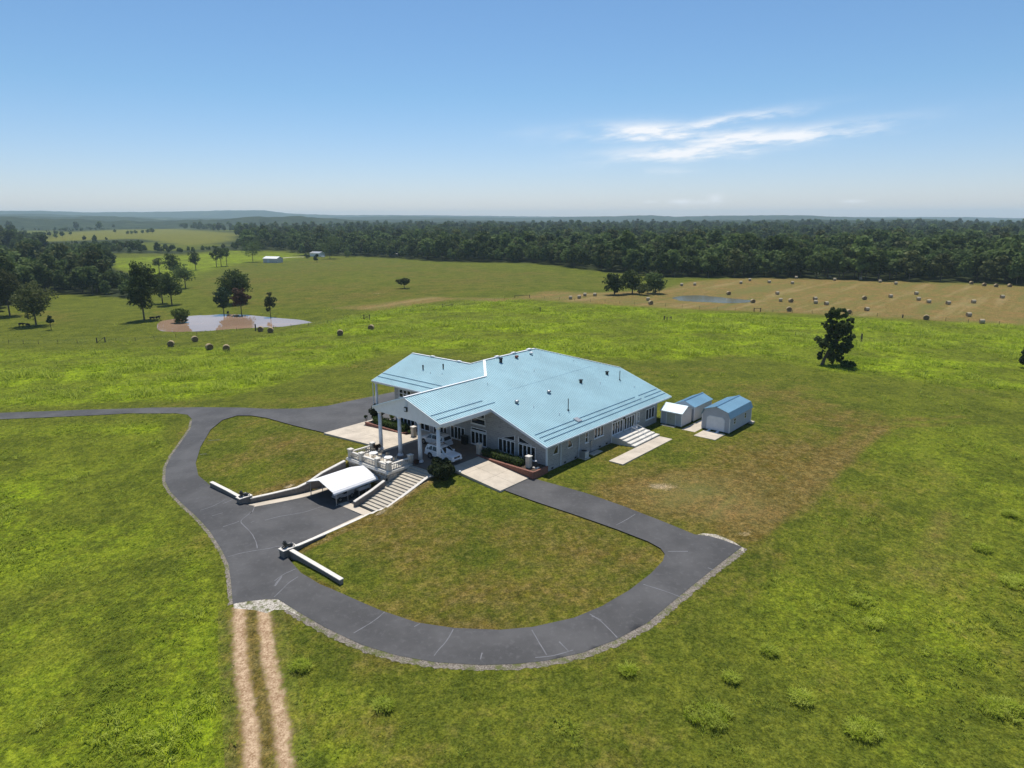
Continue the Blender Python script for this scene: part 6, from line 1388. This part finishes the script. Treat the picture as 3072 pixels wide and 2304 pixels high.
# ------------------------------------------------------------------ forest
FV = []
for k in range(7):
    con = k == 6; mt_ = ['leaf_far', 'leaf_far', 'leaf_oak', 'leaf_far', 'leaf_olive', 'leaf_oak', 'leaf_pine'][k]; Hh = 16
    V, Fq = crown_np(Hh, 5.3 if not con else 3.0, 300+k, 22, 900, 1.15, .10, conical=con, br=.36); cme = npmesh('crown', V, Fq, MT[mt_]); tme = trunk_mb(Hh, 5, 300+k, 0, .28, 4).mesh('trunk', MT['bark']); FV.append((cme, tme))
pts = []
rg = np.random.default_rng(99); D = 215.0
while D < 2650:
    sp_ = max(8.0, D*.0125) if D < 900 else D*.0135; a0 = math.radians(-43); n_ = int(math.radians(86)*D/sp_)
    an = a0+(np.arange(n_)+rg.random(n_)*.9)*math.radians(86)/n_; dd = D+(rg.random(n_)-.5)*sp_*.9
    pts.append(np.column_stack([dd*np.sin(an), dd*np.cos(an)])); D += sp_*.9
FP = np.vstack(pts); fz = hgt(FP[:, 0], FP[:, 1]); fx, fy = proj(FP[:, 0], FP[:, 1], fz)
inw = (inpoly(fx, fy, WOODR) | inpoly(fx, fy, WOODL)); _d = np.hypot(FP[:, 0], FP[:, 1]); inw &= ~((fnoise(FP[:, 0], FP[:, 1], 130, 91) > .60) & (_d > 520) & (fx < 1250)); inw &= ~((fnoise(FP[:, 0], FP[:, 1], 170, 92) > .70) & (_d > 520))
for P in (FARY, FARG, FARP): inw &= ~inpoly(fx, fy, P)
FP = FP[inw]; fz = fz[inw]; fx = fx[inw]; fy = fy[inw]
FD = np.hypot(FP[:, 0], FP[:, 1]); sc = (.62+.55*rg.random(len(FP))+.5*(rg.random(len(FP)) < .12))*1*(.82+.4*fnoise(FP[:, 0], FP[:, 1], 90, 71))
def topbad(s_, P):
    bad = np.zeros(len(FP), bool)
    for q in (1.0, .8, .55):
        tx, ty = proj(FP[:, 0], FP[:, 1], fz+16*s_*q)
        for dx in (-5*s_, 5*s_):
            bad |= inpoly(tx+dx*F_PX/FD, ty, P)
    return bad
bad = topbad(sc, FARY) | topbad(sc, FARG) | topbad(sc, FARP)
sc2 = np.where(bad, sc*.5, sc); bad2 = topbad(sc2, FARY) | topbad(sc2, FARG)
ok = ~(bad2 & bad); ok |= (bad & (rg.random(len(FP)) < .035) & (fy > 700))
FP, fz, FD, sc, fx, fy = FP[ok], fz[ok], FD[ok], sc2[ok], fx[ok], fy[ok]
sz = sc/FD*((fx > -40) & (fx < 3112)); order = np.argsort(-sz); near = order[:285]; rest = order[285:]
vi = rg.integers(0, 7, len(FP)); vi = np.where((vi == 6) & (rg.random(len(FP)) < .5), 1, vi); rot = rg.random(len(FP))*6.283
for q in near:
    X_ = fx[q]; place = next(n_ for lim, n_ in ((120, 'at the left edge of the photo'), (300, 'in the left wood behind the big edge trees'), (460, 'in the left wood behind the tallest pond tree'), (760, 'beyond the bright green strip'), (1200, 'behind the farmhouse and barn'), (1600, 'behind the wide middle pasture'),
        (1850, 'behind the left of the three-tree clump'), (2020, 'behind the three-tree clump'), (2200, 'behind the small field pond'), (2400, 'left of the leaning tree along the hay field'), (2580, 'above the leaning tree along the hay field'), (2750, 'right of the leaning tree along the hay field'), (2900, 'behind the line of four far bales'), (9999, 'at the right edge of the photo')) if X_ < lim)
    row = 'front-row' if FD[q] < np.percentile(FD[near][np.abs(fx[near]-X_) < 90], 45) else 'second-row'
    tone = ['mid-green', 'dull green', 'dark green', 'grey-green', 'olive', 'dark broad', 'conical dark'][vi[q]]; tall = 'tall' if sc[q] > np.median(sc[near]) else 'lower'
    lab = '%s %s %s forest tree %s' % (row, tall, tone, place)
    kind_ = 'conifer_tree' if vi[q] == 6 else 'forest_tree'
    r = link(kind_, None, None, (FP[q, 0], FP[q, 1], fz[q]), rot[q]); wv = .9+.25*rg.random(); r.scale = (sc[q]*wv, sc[q]*wv, sc[q])
    tag(r, lab, 'tree', lab.replace('forest tree', 'forest trees'))
    link('crown', FV[vi[q]][0], r); link('trunk', FV[vi[q]][1], r)
for i_, (a_, b_, h_) in enumerate([(383,704,13),(396,704,14),(408,703,14),(428,702,14),(444,701,16),(457,701,20),(345,699,12),(212,706,14),(188,712,20),(168,716,18)]):
    g = G3(a_, b_); k_ = h_*depth(*g)/F_PX/16; v_ = (i_*3) % 6; o_ = link('field_tree', None, None, tuple(g), i_*1.3); o_.scale = (k_*1.15, k_*1.15, k_)
    tag(o_, 'small dark tree in the far pale field, number %s from the right end of its row' % ['ninth','eighth','seventh','sixth','fifth','fourth','third','second','first','last'][i_] if False else ['first of three bushy trees in a row in the far pale field', 'middle of three bushy trees in a row in the far pale field', 'last of three bushy trees in a row in the far pale field', 'small tree left of the taller pair in the far pale field', 'left one of the taller pair in the far pale field', 'tallest round tree at the right end of the far field row', 'lone little tree left of the row in the far pale field', 'small tree near the left end of the far pale field', 'taller tree at the left end of the far pale field', 'leftmost tree at the edge of the far pale field'][i_], 'tree', 'trees standing in the far pale field')
    link('crown', FV[v_][0], o_); link('trunk', FV[v_][1], o_)
def gn_scatter(name, P, scv, rotv, viv, sources, label, extra=None):
    me = bpy.data.meshes.new(name); me.vertices.add(len(P)); me.vertices.foreach_set('co', np.asarray(P, np.float32).ravel())
    for nm, arr, ty in (('sc', scv, 'FLOAT'), ('rz', rotv, 'FLOAT'), ('vi', viv, 'INT')):
        a = me.attributes.new(nm, ty, 'POINT'); a.data.foreach_set('value', np.asarray(arr, np.int32 if ty == 'INT' else np.float32))
    for nm, arr in (extra or {}).items(): a = me.attributes.new(nm, 'FLOAT', 'POINT'); a.data.foreach_set('value', np.asarray(arr, np.float32))
    c = bpy.data.collections.new(name+'_sources')
    for i, s_ in enumerate(sources): o = bpy.data.objects.new('%s_source_%02d' % (name, i), s_); c.objects.link(o)
    ng = bpy.data.node_groups.new(name, 'GeometryNodeTree'); ng.interface.new_socket('Geometry', in_out='INPUT', socket_type='NodeSocketGeometry'); ng.interface.new_socket('Geometry', in_out='OUTPUT', socket_type='NodeSocketGeometry')
    N = ng.nodes; L = ng.links; gi = N.new('NodeGroupInput'); go = N.new('NodeGroupOutput'); ci = N.new('GeometryNodeCollectionInfo'); ci.inputs['Collection'].default_value = c; ci.inputs['Separate Children'].default_value = True; ci.inputs['Reset Children'].default_value = True
    ip = N.new('GeometryNodeInstanceOnPoints'); ip.inputs['Pick Instance'].default_value = True
    def at(nm, ty): a = N.new('GeometryNodeInputNamedAttribute'); a.data_type = ty; a.inputs['Name'].default_value = nm; return a.outputs['Attribute']
    L.new(gi.outputs[0], ip.inputs['Points']); L.new(ci.outputs[0], ip.inputs['Instance']); L.new(at('vi', 'INT'), ip.inputs['Instance Index']); L.new(at('sc', 'FLOAT'), ip.inputs['Scale'])
    cx = N.new('ShaderNodeCombineXYZ'); L.new(at('rz', 'FLOAT'), cx.inputs['Z']); er = N.new('FunctionNodeEulerToRotation'); L.new(cx.outputs[0], er.inputs[0]); L.new(er.outputs[0], ip.inputs['Rotation']); L.new(ip.outputs[0], go.inputs[0])
    o = link(name, me); md = o.modifiers.new('scatter', 'NODES'); md.node_group = ng; tag(o, label, None, None, 'stuff'); return o
def joined(cme, tme):
    n1 = len(cme.vertices); a = np.empty(n1*3, np.float32); cme.vertices.foreach_get('co', a); return cme
gn_scatter('forest', np.column_stack([FP[rest], fz[rest]]), sc[rest], rot[rest], vi[rest], [c for c, _ in FV], 'dense far-off dark green forest covering the land to the hills')
print('forest', len(FP))

# ------------------------------------------------------------------ hay bales
def hay_mat(name, a, b_):
    q = NT(name); v = q.pos('object'); sx_ = q.t.nodes.new('ShaderNodeSeparateXYZ'); q.link(v, sx_.inputs[0]); wv = q.math('SINE', q.math('MULTIPLY', sx_.outputs[0], 42)); n_ = q.noise(v, 6, 4, .7)
    c = q.mixc(q.ramp(q.math('ADD', q.math('MULTIPLY', wv, .12), n_), .3, .75), a, b_); q.set(c, .9, 0, .15); q.bump(n_, .5, .05); return q.m
MT['hay'] = hay_mat('hay_roll', (.26, .19, .10), (.44, .36, .23)); MT['haywrap'] = hay_mat('net_wrapped_hay', (.32, .265, .175), (.47, .405, .29)); MT['hayend'] = hay_mat('hay_roll_end', (.14, .095, .05), (.26, .18, .10))
def bale_mesh(r, L, mat):
    mb = MB(); nn = 20; o = []; prof = [(r*.9, -L/2), (r, -L/2+.1), (r, L/2-.1), (r*.9, L/2)]
    for rr, x in prof:
        for i in range(nn): a = 2*math.pi*i/nn; y, z = rr*math.cos(a), rr*math.sin(a); z = max(z, -rr*.9); o.append((x, y, z+r*.9))
    f = []
    for k in range(3):
        for i in range(nn): f.append((k*nn+i, (k+1)*nn+i, (k+1)*nn+(i+1) % nn, k*nn+(i+1) % nn))
    me = MB().add(o, f+[tuple(range(nn)), tuple(range(3*nn, 4*nn))[::-1]]).mesh('hay_bale', mat); me.materials.append(MT['hayend'])
    for p in me.polygons: p.use_smooth = len(p.vertices) == 4; p.material_index = 1 if len(p.vertices) > 4 else 0
    return me
BM1 = bale_mesh(.97, 1.5, MT['hay']); BM2 = bale_mesh(.83, 1.45, MT['haywrap']); BM3 = bale_mesh(.9, 1.5, MT['hay'])
C1 = lambda x, y: (x/2.16, 600+y/2.16); C2 = lambda x, y: (1024+x/2.16, 600+y/2.16); C3 = lambda x, y: (2048+x/2.16, 600+y/2.16)
BAL = [(C1(1109,935+14),1,'round hay bale farthest left of the group of four below the brown pond'),(C1(1264,903+15),1,'round hay bale second from left and highest of the four below the brown pond'),
 (C1(1358,955+15),1,'round hay bale third from left of the four below the brown pond'),(C1(1468,962+15),1,'round hay bale rightmost of the four below the brown pond'),
 (C1(1689,840+12),1,'round hay bale, left one of two at the right shore of the brown pond'),(C1(1754,847+12),1,'round hay bale, right one of two at the right shore of the brown pond'),
 (C1(2205,863+14),1,'round hay bale, left one of two alone in the green meadow behind the house'),(C2(193,830+13),1,'round hay bale, right one of two in the meadow near the crossed fence brace'),
 (C2(1485,634+9),2,'first bale of the row of four left of the three-tree clump'),(C2(1541,629+9),2,'second bale of the row of four left of the three-tree clump'),(C2(1578,614+9),2,'third bale of the row of four left of the three-tree clump'),(C2(1643,614+9),2,'bale nearest the three-tree clump, last in its row'),
 (C2(1987,642+10),2,'upper bale of a close pair between the tree clump and the small pond'),(C2(2004,667+10),3,'lower bale of a close pair between the tree clump and the small pond'),(C2(2205,548+9),2,'bale behind the right-hand tree of the clump at the field corner'),
 (C3(78,545+9),2,'bale above the left end of the small pond'),(C3(297,605+9),3,'bale standing just behind the small pond'),(C3(454,658+9),3,'bale at the right tip of the small pond'),
 (C3(377,534+9),2,'bale at the far field edge just left of the highest left one'),(C3(435,516+9),2,'bale against the forest at the far left of the mown field'),(C3(560,529+9),2,'small bale near the forest left of the field centre'),
 (C3(735,501+9),2,'bale right under the forest, upper one of a vertical pair'),(C3(710,536+9),2,'bale lower one of a vertical pair near the forest'),(C3(951,499+8),2,'pale bale in the grass at the very foot of the forest'),(C3(984,514+9),2,'bale just right of and below the pale one at the forest foot'),
 (C3(1152,508+9),2,'bale alone at the forest foot above the leaning tree'),(C3(1278,526+9),2,'bale near the forest, left one of two right of the leaning tree top'),(C3(1380,539+9),2,'bale near the forest, right one of two right of the leaning tree top'),
 (C3(1870,537+9),3,'first of four bales lined up along the far right forest edge'),(C3(1953,549+9),3,'second of four bales along the far right forest edge'),(C3(2030,555+9),3,'third of four bales along the far right forest edge'),(C3(2118,555+9),3,'last bale in the line along the far right forest edge'),
 (C3(613,603+10),2,'bale in mid-field above the close-set pair'),(C3(634,648+10),2,'bale left of a pair right of the small pond'),(C3(700,653+10),3,'bale right of a pair right of the small pond'),
 (C3(858,641+9),2,'upper of two touching bales left of the leaning tree'),(C3(861,662+10),2,'lower of two touching bales left of the leaning tree'),(C3(931,670+11),2,'bale directly above the top of the leaning tree'),
 (C3(1177,636+10),3,'bale in mid-field right of the leaning tree'),(C3(1347,624+9),2,'bale in the middle of the right half of the field'),(C3(1513,604+10),2,'upper bale of a bent row of five on the right of the field'),(C3(1528,640+11),2,'second bale of the bent row of five'),
 (C3(1594,657+11),2,'third bale of the bent row of five'),(C3(1720,666+11),2,'fourth bale of the bent row of five'),(C3(1884,658+11),2,'last bale of the bent row, toward the right edge'),(C3(2070,627+10),2,'bale alone near the right edge of the photo'),
 (C3(689,711+11),1,'brown bale at the near fence left of the leaning tree'),(C3(1075,729+9),3,'bale half behind the fence just right of the leaning tree crown'),(C3(1193,707+12),2,'bright bale right of the leaning tree near the fence'),
 (C3(1577,767+10),1,'brown bale half hidden at the near fence on the right'),(C3(1853,742+13),2,'bright bale standing inside the near right corner of the field'),(C3(1938,788+12),2,'nearest bright bale at the near fence on the right')]
rb = random.Random(8)
for (p, ty, lab) in BAL:
    g = G3(*p); me = {1: BM1, 2: BM2, 3: BM3}[ty]; az_ = math.atan2(g[1], g[0])
    rz = {1: az_+rb.uniform(-.3, .3), 2: rb.uniform(-.35, .1), 3: az_+rb.uniform(.3, .6)}[ty]
    o = link('hay_bale', me, None, (g[0], g[1], g[2]-.05), rz); tag(o, lab, 'hay bale', 'round hay bales left on the fields')

# ------------------------------------------------------------------ fences
def post_at(mb, p, h=1.5, w=.14): mb.box(p[0]-w/2, p[0]+w/2, p[1]-w/2, p[1]+w/2, p[2]-.3, p[2]+h)
def brace(name, label, pa, pb, style, h=1.7):
    a, b = G3(*pa), G3(*pb); r = link(name, None, None, tuple(a)); tag(r, label, 'fence brace')
    A0 = np.zeros(3); B0 = b-a
    for q in (A0, B0): mb = MB(); post_at(mb, q, h, .26); link('post', mb.mesh('post', MT['post']), r)
    rails = {'diag': [((0, .2), (1, h*.95))], 'cross': [((0, .3), (1, h*.9)), ((0, h*.9), (1, .3))], 'rail': [((0, h*.85), (1, h*.85))], 'gate': [((0, h*.85), (1, h*.85)), ((0, h*.5), (1, h*.5)), ((0, h*.2), (1, h*.2))], 'diagb': [((0, h*.95), (1, .2))]}[style]
    for (fa, za), (fb, zb) in rails:
        p = A0+(B0-A0)*fa; q = A0+(B0-A0)*fb; link('rail', MB().bar((p[0], p[1], p[2]+za), (q[0], q[1], q[2]+zb), .13, .13).mesh('rail', MT['post']), r)
brace('fence_brace', 'diagonal timber fence brace left of the brown pond', C1(629,926), C1(682,922), 'diag')
brace('fence_brace', 'crossed timber fence brace right of the brown pond', C2(147,774), C2(184,772), 'cross')
brace('fence_brace', 'pair of short fence posts with a diagonal on the meadow ridge', C2(655,696), C2(718,694), 'cross', 1.4)
brace('field_gate', 'low wooden gate at the top of the brown track', C2(1124,636), C2(1220,634), 'rail', 1.4)
brace('fence_brace', 'small diagonal fence brace in the green meadow right of centre', C2(2110,782), C2(2136,780), 'diag', 1.4)
brace('fence_brace', 'low wooden rail between two posts at the near edge of the mown field', C3(462,724), C3(504,724), 'rail', 1.5)
for (p, h, lab) in [(C1(1657,848), 2.4, 'single tall dark fence post at the near shore of the brown pond'), (C2(1288,722), 1.6, 'single fence post in the green meadow beyond the roof ridge'), (C2(2092,778), 1.5, 'single post left of the small diagonal brace'), (C3(1157,918), 2.3, 'stout dark fence post right of the leaning tree'), (C3(1425,764), 1.2, 'short post on the near edge of the mown field')]:
    g = G3(*p); mb = MB(); post_at(mb, (0, 0, 0), h, .34); o = link('fence_post', mb.mesh('fence_post', MT['post']), None, tuple(g)); tag(o, lab, 'fence post')
def wire_fence(label, pl, spacing, seed):
    P = [G(*p) for p in pl]; r = link('wire_fence', None, None, (P[0][0], P[0][1], float(hgt(*P[0])))); tag(r, label, 'fence'); z0 = float(hgt(*P[0])); pos_ = []
    for a, b in zip(P[:-1], P[1:]):
        n_ = max(1, int(np.linalg.norm(b-a)/spacing))
        for i in range(n_): q = a+(b-a)*i/n_; pos_.append(np.array([q[0]-P[0][0], q[1]-P[0][1], float(hgt(*q))-z0]))
    me = MB(); post_at(me, (0, 0, 0), 1.25, .09); me = me.mesh('post', MT['post'])
    for q in pos_[:250]: link('post', me, r, tuple(q))
    mb = MB()
    for a, b in zip(pos_[:-1], pos_[1:]):
        for h in (.4, .8, 1.15): mb.bar((a[0], a[1], a[2]+h), (b[0], b[1], b[2]+h), .012, .012)
    link('wire', mb.mesh('wire', MT['galv']), r)
wire_fence('long thin wire fence running across behind the meadow from the left edge past the pond', [(-60,1028),C1(250,935),C1(627,926),C1(1000,905),C1(1657,838),C1(2000,815),C2(145,772),C2(655,694),C2(1120,636)], 5.5, 1)
wire_fence('thin wire fence along the near edge of the mown hay field', [C2(1220,636),C2(1615,660),C2(2100,690),C3(460,724),C3(1100,745),C3(1425,764),C3(1850,795),C3(2260,822)], 6.0, 2)
wire_fence('short fence line grown over with weeds right of the leaning tree', [C3(730,880),C3(900,905),C3(1157,918),C3(1400,945),C3(1560,958)], 5.0, 3)

# ------------------------------------------------------------------ cattle, barns, farm
cowm = skin_mesh('body', [(0,0,1.02,.36),(.55,0,1.05,.34),(-.55,0,1.05,.35),(-.85,0,1.1,.22),(.9,0,1.15,.24),(1.2,0,1.12,.15),(1.45,0,1.0,.11),(1.62,0,.9,.08),
   (.6,.2,.6,.12),(.62,.2,.3,.07),(.62,.2,.0,.06),(.6,-.2,.6,.12),(.62,-.2,.3,.07),(.62,-.2,.0,.06),(-.72,.2,.65,.14),(-.80,.2,.38,.07),(-.72,.2,.0,.06),(-.72,-.2,.65,.14),(-.80,-.2,.38,.07),(-.72,-.2,.0,.06),(-1.08,0,.9,.04),(-1.1,0,.5,.03)],
   [(0,1),(0,2),(2,3),(1,4),(4,5),(5,6),(6,7),(1,8),(8,9),(9,10),(1,11),(11,12),(12,13),(2,14),(14,15),(15,16),(2,17),(17,18),(18,19),(3,20),(20,21)], MT['cow'])
earm = MB().bar((1.25, .1, 1.25), (1.2, .32, 1.22), .1, .04).bar((1.25, -.1, 1.25), (1.2, -.32, 1.22), .1, .04).mesh('ears', MT['cow'])
for (p, rz, lab) in [(C1(1025,773), 1.2, 'black cow standing at the left end of the brown pond'), (C1(988,778), .2, 'black cow in the shade of the tallest tree by the pond'), (C1(1478,742), 1.7, 'black cow at the water between the green and the reddish tree'), (C1(140,818), .1, 'black cow resting in the shade of the big left tree, left one'), (C1(182,822), 2.9, 'black cow in the shade of the big left tree, right one')]:
    g = G3(*p); o = link('cow', None, None, tuple(g), rz); tag(o, lab, 'cow', 'black cattle in the pasture'); link('body', cowm, o); link('ears', earm, o)
def barn(name, label, pl, pr_, hpx, dep, wallm, roofm, cat='barn', open_=False):
    a, b = G3(*pl), G3(*pr_); e = (b-a)[:2]; L = np.linalg.norm(e); u = e/L; nrm = np.array([-u[1], u[0]]); k = depth(*a)/F_PX; hh = hpx*k; z0 = min(a[2], b[2])
    r = link(name, None, None, (a[0], a[1], z0), math.atan2(u[1], u[0])); tag(r, label, cat); he = hh*.72
    if not open_: link('front_wall', MB().box(0, L, 0, .12, -.3, he).mesh('front_wall', MT[wallm]), r)
    else:
        for x in (0.1, L/3, 2*L/3, L-.25): link('post', MB().box(x, x+.18, 0, .18, -.3, he).mesh('post', MT['post']), r)
    link('back_wall', MB().box(0, L, dep-.12, dep, -.3, he).mesh('back_wall', MT[wallm]), r)
    for x in (0, L-.12): link('end_wall', MB().add([(x, .12, -.3), (x, dep-.12, -.3), (x, dep-.12, he), (x, dep/2, hh), (x, .12, he), (x+.12, .12, -.3), (x+.12, dep-.12, -.3), (x+.12, dep-.12, he), (x+.12, dep/2, hh), (x+.12, .12, he)], [(0,4,3,2,1),(5,6,7,8,9),(0,1,6,5),(4,0,5,9)]).mesh('end_wall', MT[wallm]), r)
    for s0_, s1__ in ((-.4, dep/2), (dep+.4, dep/2)):
        zz0 = he-.12; mb = MB(); mb.add([(-.4, s0_, zz0), (L+.4, s0_, zz0), (L+.4, s1__, hh+.1), (-.4, s1__, hh+.1), (-.4, s0_, zz0-.1), (L+.4, s0_, zz0-.1), (L+.4, s1__, hh), (-.4, s1__, hh)], [(0,1,2,3),(7,6,5,4),(0,4,5,1),(3,2,6,7),(1,5,6,2),(3,7,4,0)]); link('roof_panel', mb.mesh('roof_panel', MT[roofm]), r)
    return r, L, he
r_, L_, he_ = barn('barn', 'small pale barn with bright white roof at the far pasture edge', (790, 788), (831, 789), 18, 9, 'shedbeige', 'whitemetal')
link('door', MB().box(L_*.3, L_*.45, -.05, 0, -.2, he_*.8).mesh('door', MT['trim']), r_)
barn('open_shed', 'open-fronted shed with pale roof against the forest', (1166, 769), (1195, 770), 13, 6, 'galv', 'whitemetal', 'shed', True)
barn('farmhouse', 'small white farmhouse mostly hidden between spruce and round tree', (930, 769), (958, 770), 14, 9, 'white', 'galv', 'house')
for (p, lab) in [((969, 772), 'tiny white vehicle parked beside the far farmhouse'),]:
    g = G3(*p); o = link('parked_car', None, None, tuple(g), .3); tag(o, lab, 'car'); link('body', MB().bevbox(-2.2, 2.2, -.9, .9, .35, .95, .1).bevbox(-1.6, 1.0, -.75, .75, .95, 1.5, .2).mesh('body', MT['carpaint']), o)
    for x in (-1.4, 1.4):
        for y in (-.8, .8): wheel(o, x, y, .33, .22)
ribbon('farm_road', [G(830, 777), G(850, 774), G(880, 771.5), G(912, 771)], 4, MT['concrete'], .08, step=2, kind='structure', label='pale gravel farm road beside the barn')

# ------------------------------------------------------------------ grass
def tuft(seed, n_, h, w, spread, droop):
    rg = np.random.default_rng(seed); V = []; F = []
    for i in range(n_):
        a = rg.random()*6.283; r0 = rg.random()**.5*spread; b = np.array([math.cos(a)*r0, math.sin(a)*r0, 0]); o = a+rg.normal()*.8; d = np.array([math.cos(o), math.sin(o), 0]); s_ = np.array([-d[1], d[0], 0])*w/2; hh = h*(.6+.6*rg.random()); k = len(V)
        m_ = b+d*droop*hh*.3+np.array([0, 0, hh*.6]); t_ = b+d*droop*hh*.9+np.array([0, 0, hh*(.95-.25*droop)])
        V += [b-s_, b+s_, m_+s_*.8, m_-s_*.8, t_]; F += [(k, k+1, k+2, k+3), (k+3, k+2, k+4, k+4)]
    return V, F
def tuftmesh(nm, mat, *a):
    V, F = tuft(*a); me = bpy.data.meshes.new(nm); me.from_pydata([tuple(v) for v in V], [], [f if f[2] != f[3] else f[:3] for f in F]); me.materials.append(mat); return me
TM = [tuftmesh('tuft', MT['blade'], 400+i, 12, .22+.04*i, .05, .24, 1.2+.25*(i % 3)) for i in range(5)]+[tuftmesh('tall_tuft', MT['blade_tall'], 460+i, 14, .55+.12*i, .05, .34, .9) for i in range(3)]
rg = np.random.default_rng(123); pts = []; D = 28.0
while D < 300:
    sp_ = .36+D*.0036; n_ = int(math.radians(84)*D/sp_); an = math.radians(-42)+(np.arange(n_)+rg.random(n_))*math.radians(84)/n_; dd = D+(rg.random(n_)-.5)*sp_*1.6
    pts.append(np.column_stack([dd*np.sin(an), dd*np.cos(an), np.full(n_, sp_)])); D += sp_*.9
gp = np.vstack(pts); gz_ = hgt(gp[:, 0], gp[:, 1]); gx_, gy_ = proj(gp[:, 0], gp[:, 1], gz_)
def grid_val(A_, x, y):
    t, s = (x-OX[0])*BX[0]+(y-OX[1])*BX[1], (x-OX[0])*AX[0]+(y-OX[1])*AX[1]; i = np.clip(np.searchsorted(SL, s), 0, len(SL)-1); j = np.clip(np.searchsorted(TL, t), 0, len(TL)-1); return A_[i, j]
gl_ = grid_val(lush, gp[:, 0], gp[:, 1]); gd_ = grid_val(dry, gp[:, 0], gp[:, 1]); gs_ = grid_val(straw, gp[:, 0], gp[:, 1])
road = inpoly(gp[:, 0], gp[:, 1], np.array(outer)); tk1 = (gx_ > 700) & (gx_ < 890) & (gy_ > 1790)
cl_ = fnoise(gp[:, 0], gp[:, 1], 5, 81); prob = np.clip(.16+.8*gl_*sstep(.3, .6, cl_)+.25*sstep(.5, .7, cl_), 0, 1)*(~inpoly(gx_, gy_, MOWN))*(gs_ < .2)*(~road)*(~tk1)
prob *= ~inpoly(gx_, gy_, POND1)
edge_ = sdist(gp[:, 0], gp[:, 1], np.array(outer)) > 1.2; prob *= edge_
sel = rg.random(len(gp)) < prob; gp, gz_, gl_, gd_, cl_ = gp[sel], gz_[sel], gl_[sel], gd_[sel], cl_[sel]
wp = (fnoise(gp[:, 0], gp[:, 1], 6, 95) > .60-.10*gl_) & (rg.random(len(gp)) < .30+.3*gl_); viw = np.where(wp, 5+rg.integers(0, 3, len(gp)), rg.integers(0, 5, len(gp)))
print('tufts', len(gp), wp.sum())
gn_scatter('meadow_grass', np.column_stack([gp[:, :2], gz_-.03]), (.45+.9*rg.random(len(gp))*(.5+gl_)+.5*sstep(.55, .75, cl_))*(1+gp[:, 2]*.55)*(.62+.35*gl_*sstep(100, 200, np.hypot(gp[:, 0], gp[:, 1]))), rg.random(len(gp))*6.28, viw, TM, 'rough green meadow grass growing in tufts', {'lush': np.clip(gl_*.9, 0, 1), 'dryness': np.clip((gd_-.3)*.9+.25*(rg.random(len(gp))-.4), 0, .8)})
CLUMPS = [((2581,1808),34,'pale arching grass clump left of a darker one, right of the drive bend'),((2619,1875),26,'small dense grass clump just below the pale one right of the drive'),((2126,2150),70,'large wide grass clump at the bottom right of centre'),
  ((2404,2100),38,'upright pale grass clump between two larger ones near the bottom'),((2586,2195),55,'large windblown grass clump at the bottom right'),((2194,2040),24,'small grass clump above the large wide one'),((3006,2130),62,'big pale leaning grass clump near the bottom right corner'),
  ((3050,1750),52,'big dense grass clump cut by the right edge'),((2943,1650),28,'small grass clump up from the one on the right edge'),((904,2008),30,'bright small grass clump right of the dirt track'),((1884,2018),26,'grass clump just outside the gravel at the bottom of the drive'),
  ((1150,2125),30,'loose grass clump right of the large bright patch'),((3030,1548),22,'small grass clump far up at the right edge'),((2310,1960),22,'thin low grass clump between the drive and the bottom clumps')]
for i, (p, rad, lab) in enumerate(CLUMPS):
    g = G3(*p); k = depth(*g)/F_PX; R = rad*k; V = []; F = []; rgk = np.random.default_rng(500+i)
    for j in range(max(10, int(60*R))):
        a = rgk.random()*6.283; rr = rgk.random()**.6*R; v, f = tuft(1000*i+j, 7, .85*(1.1-.5*rr/R), .04, .12, .9); o = len(V); off = np.array([rr*math.cos(a), rr*math.sin(a)*.8, 0]); V += [x+off for x in v]; F += [tuple(o+q for q in (ff if ff[2] != ff[3] else ff[:3])) for ff in f]
    me = bpy.data.meshes.new('grass_clump'); me.from_pydata([tuple(v) for v in V], [], F); me.materials.append(MT['blade_tall']); o = link('grass_clump', me, None, tuple(g)); tag(o, lab, 'grass clump')

# ------------------------------------------------------------------ dust plume and haze
def volume_mat(name, dens, col, noise=False, aniso=0.0):
    m_ = bpy.data.materials.new(name); m_.use_nodes = True; t = m_.node_tree; t.nodes.clear(); o = t.nodes.new('ShaderNodeOutputMaterial'); v = t.nodes.new('ShaderNodeVolumePrincipled'); v.inputs['Color'].default_value = (*col, 1); v.inputs['Density'].default_value = dens; v.inputs['Anisotropy'].default_value = aniso; t.links.new(v.outputs[0], o.inputs['Volume']); return m_
hz = MB(); hz.box(-14000, 14000, -300, 14000, -48, 150)
ob = link('haze', hz.mesh('haze', volume_mat('haze_air', 8.5e-5, (.66, .87, 1.0)))); tag(ob, 'thin blue air haze over the whole landscape', None, None, 'stuff')
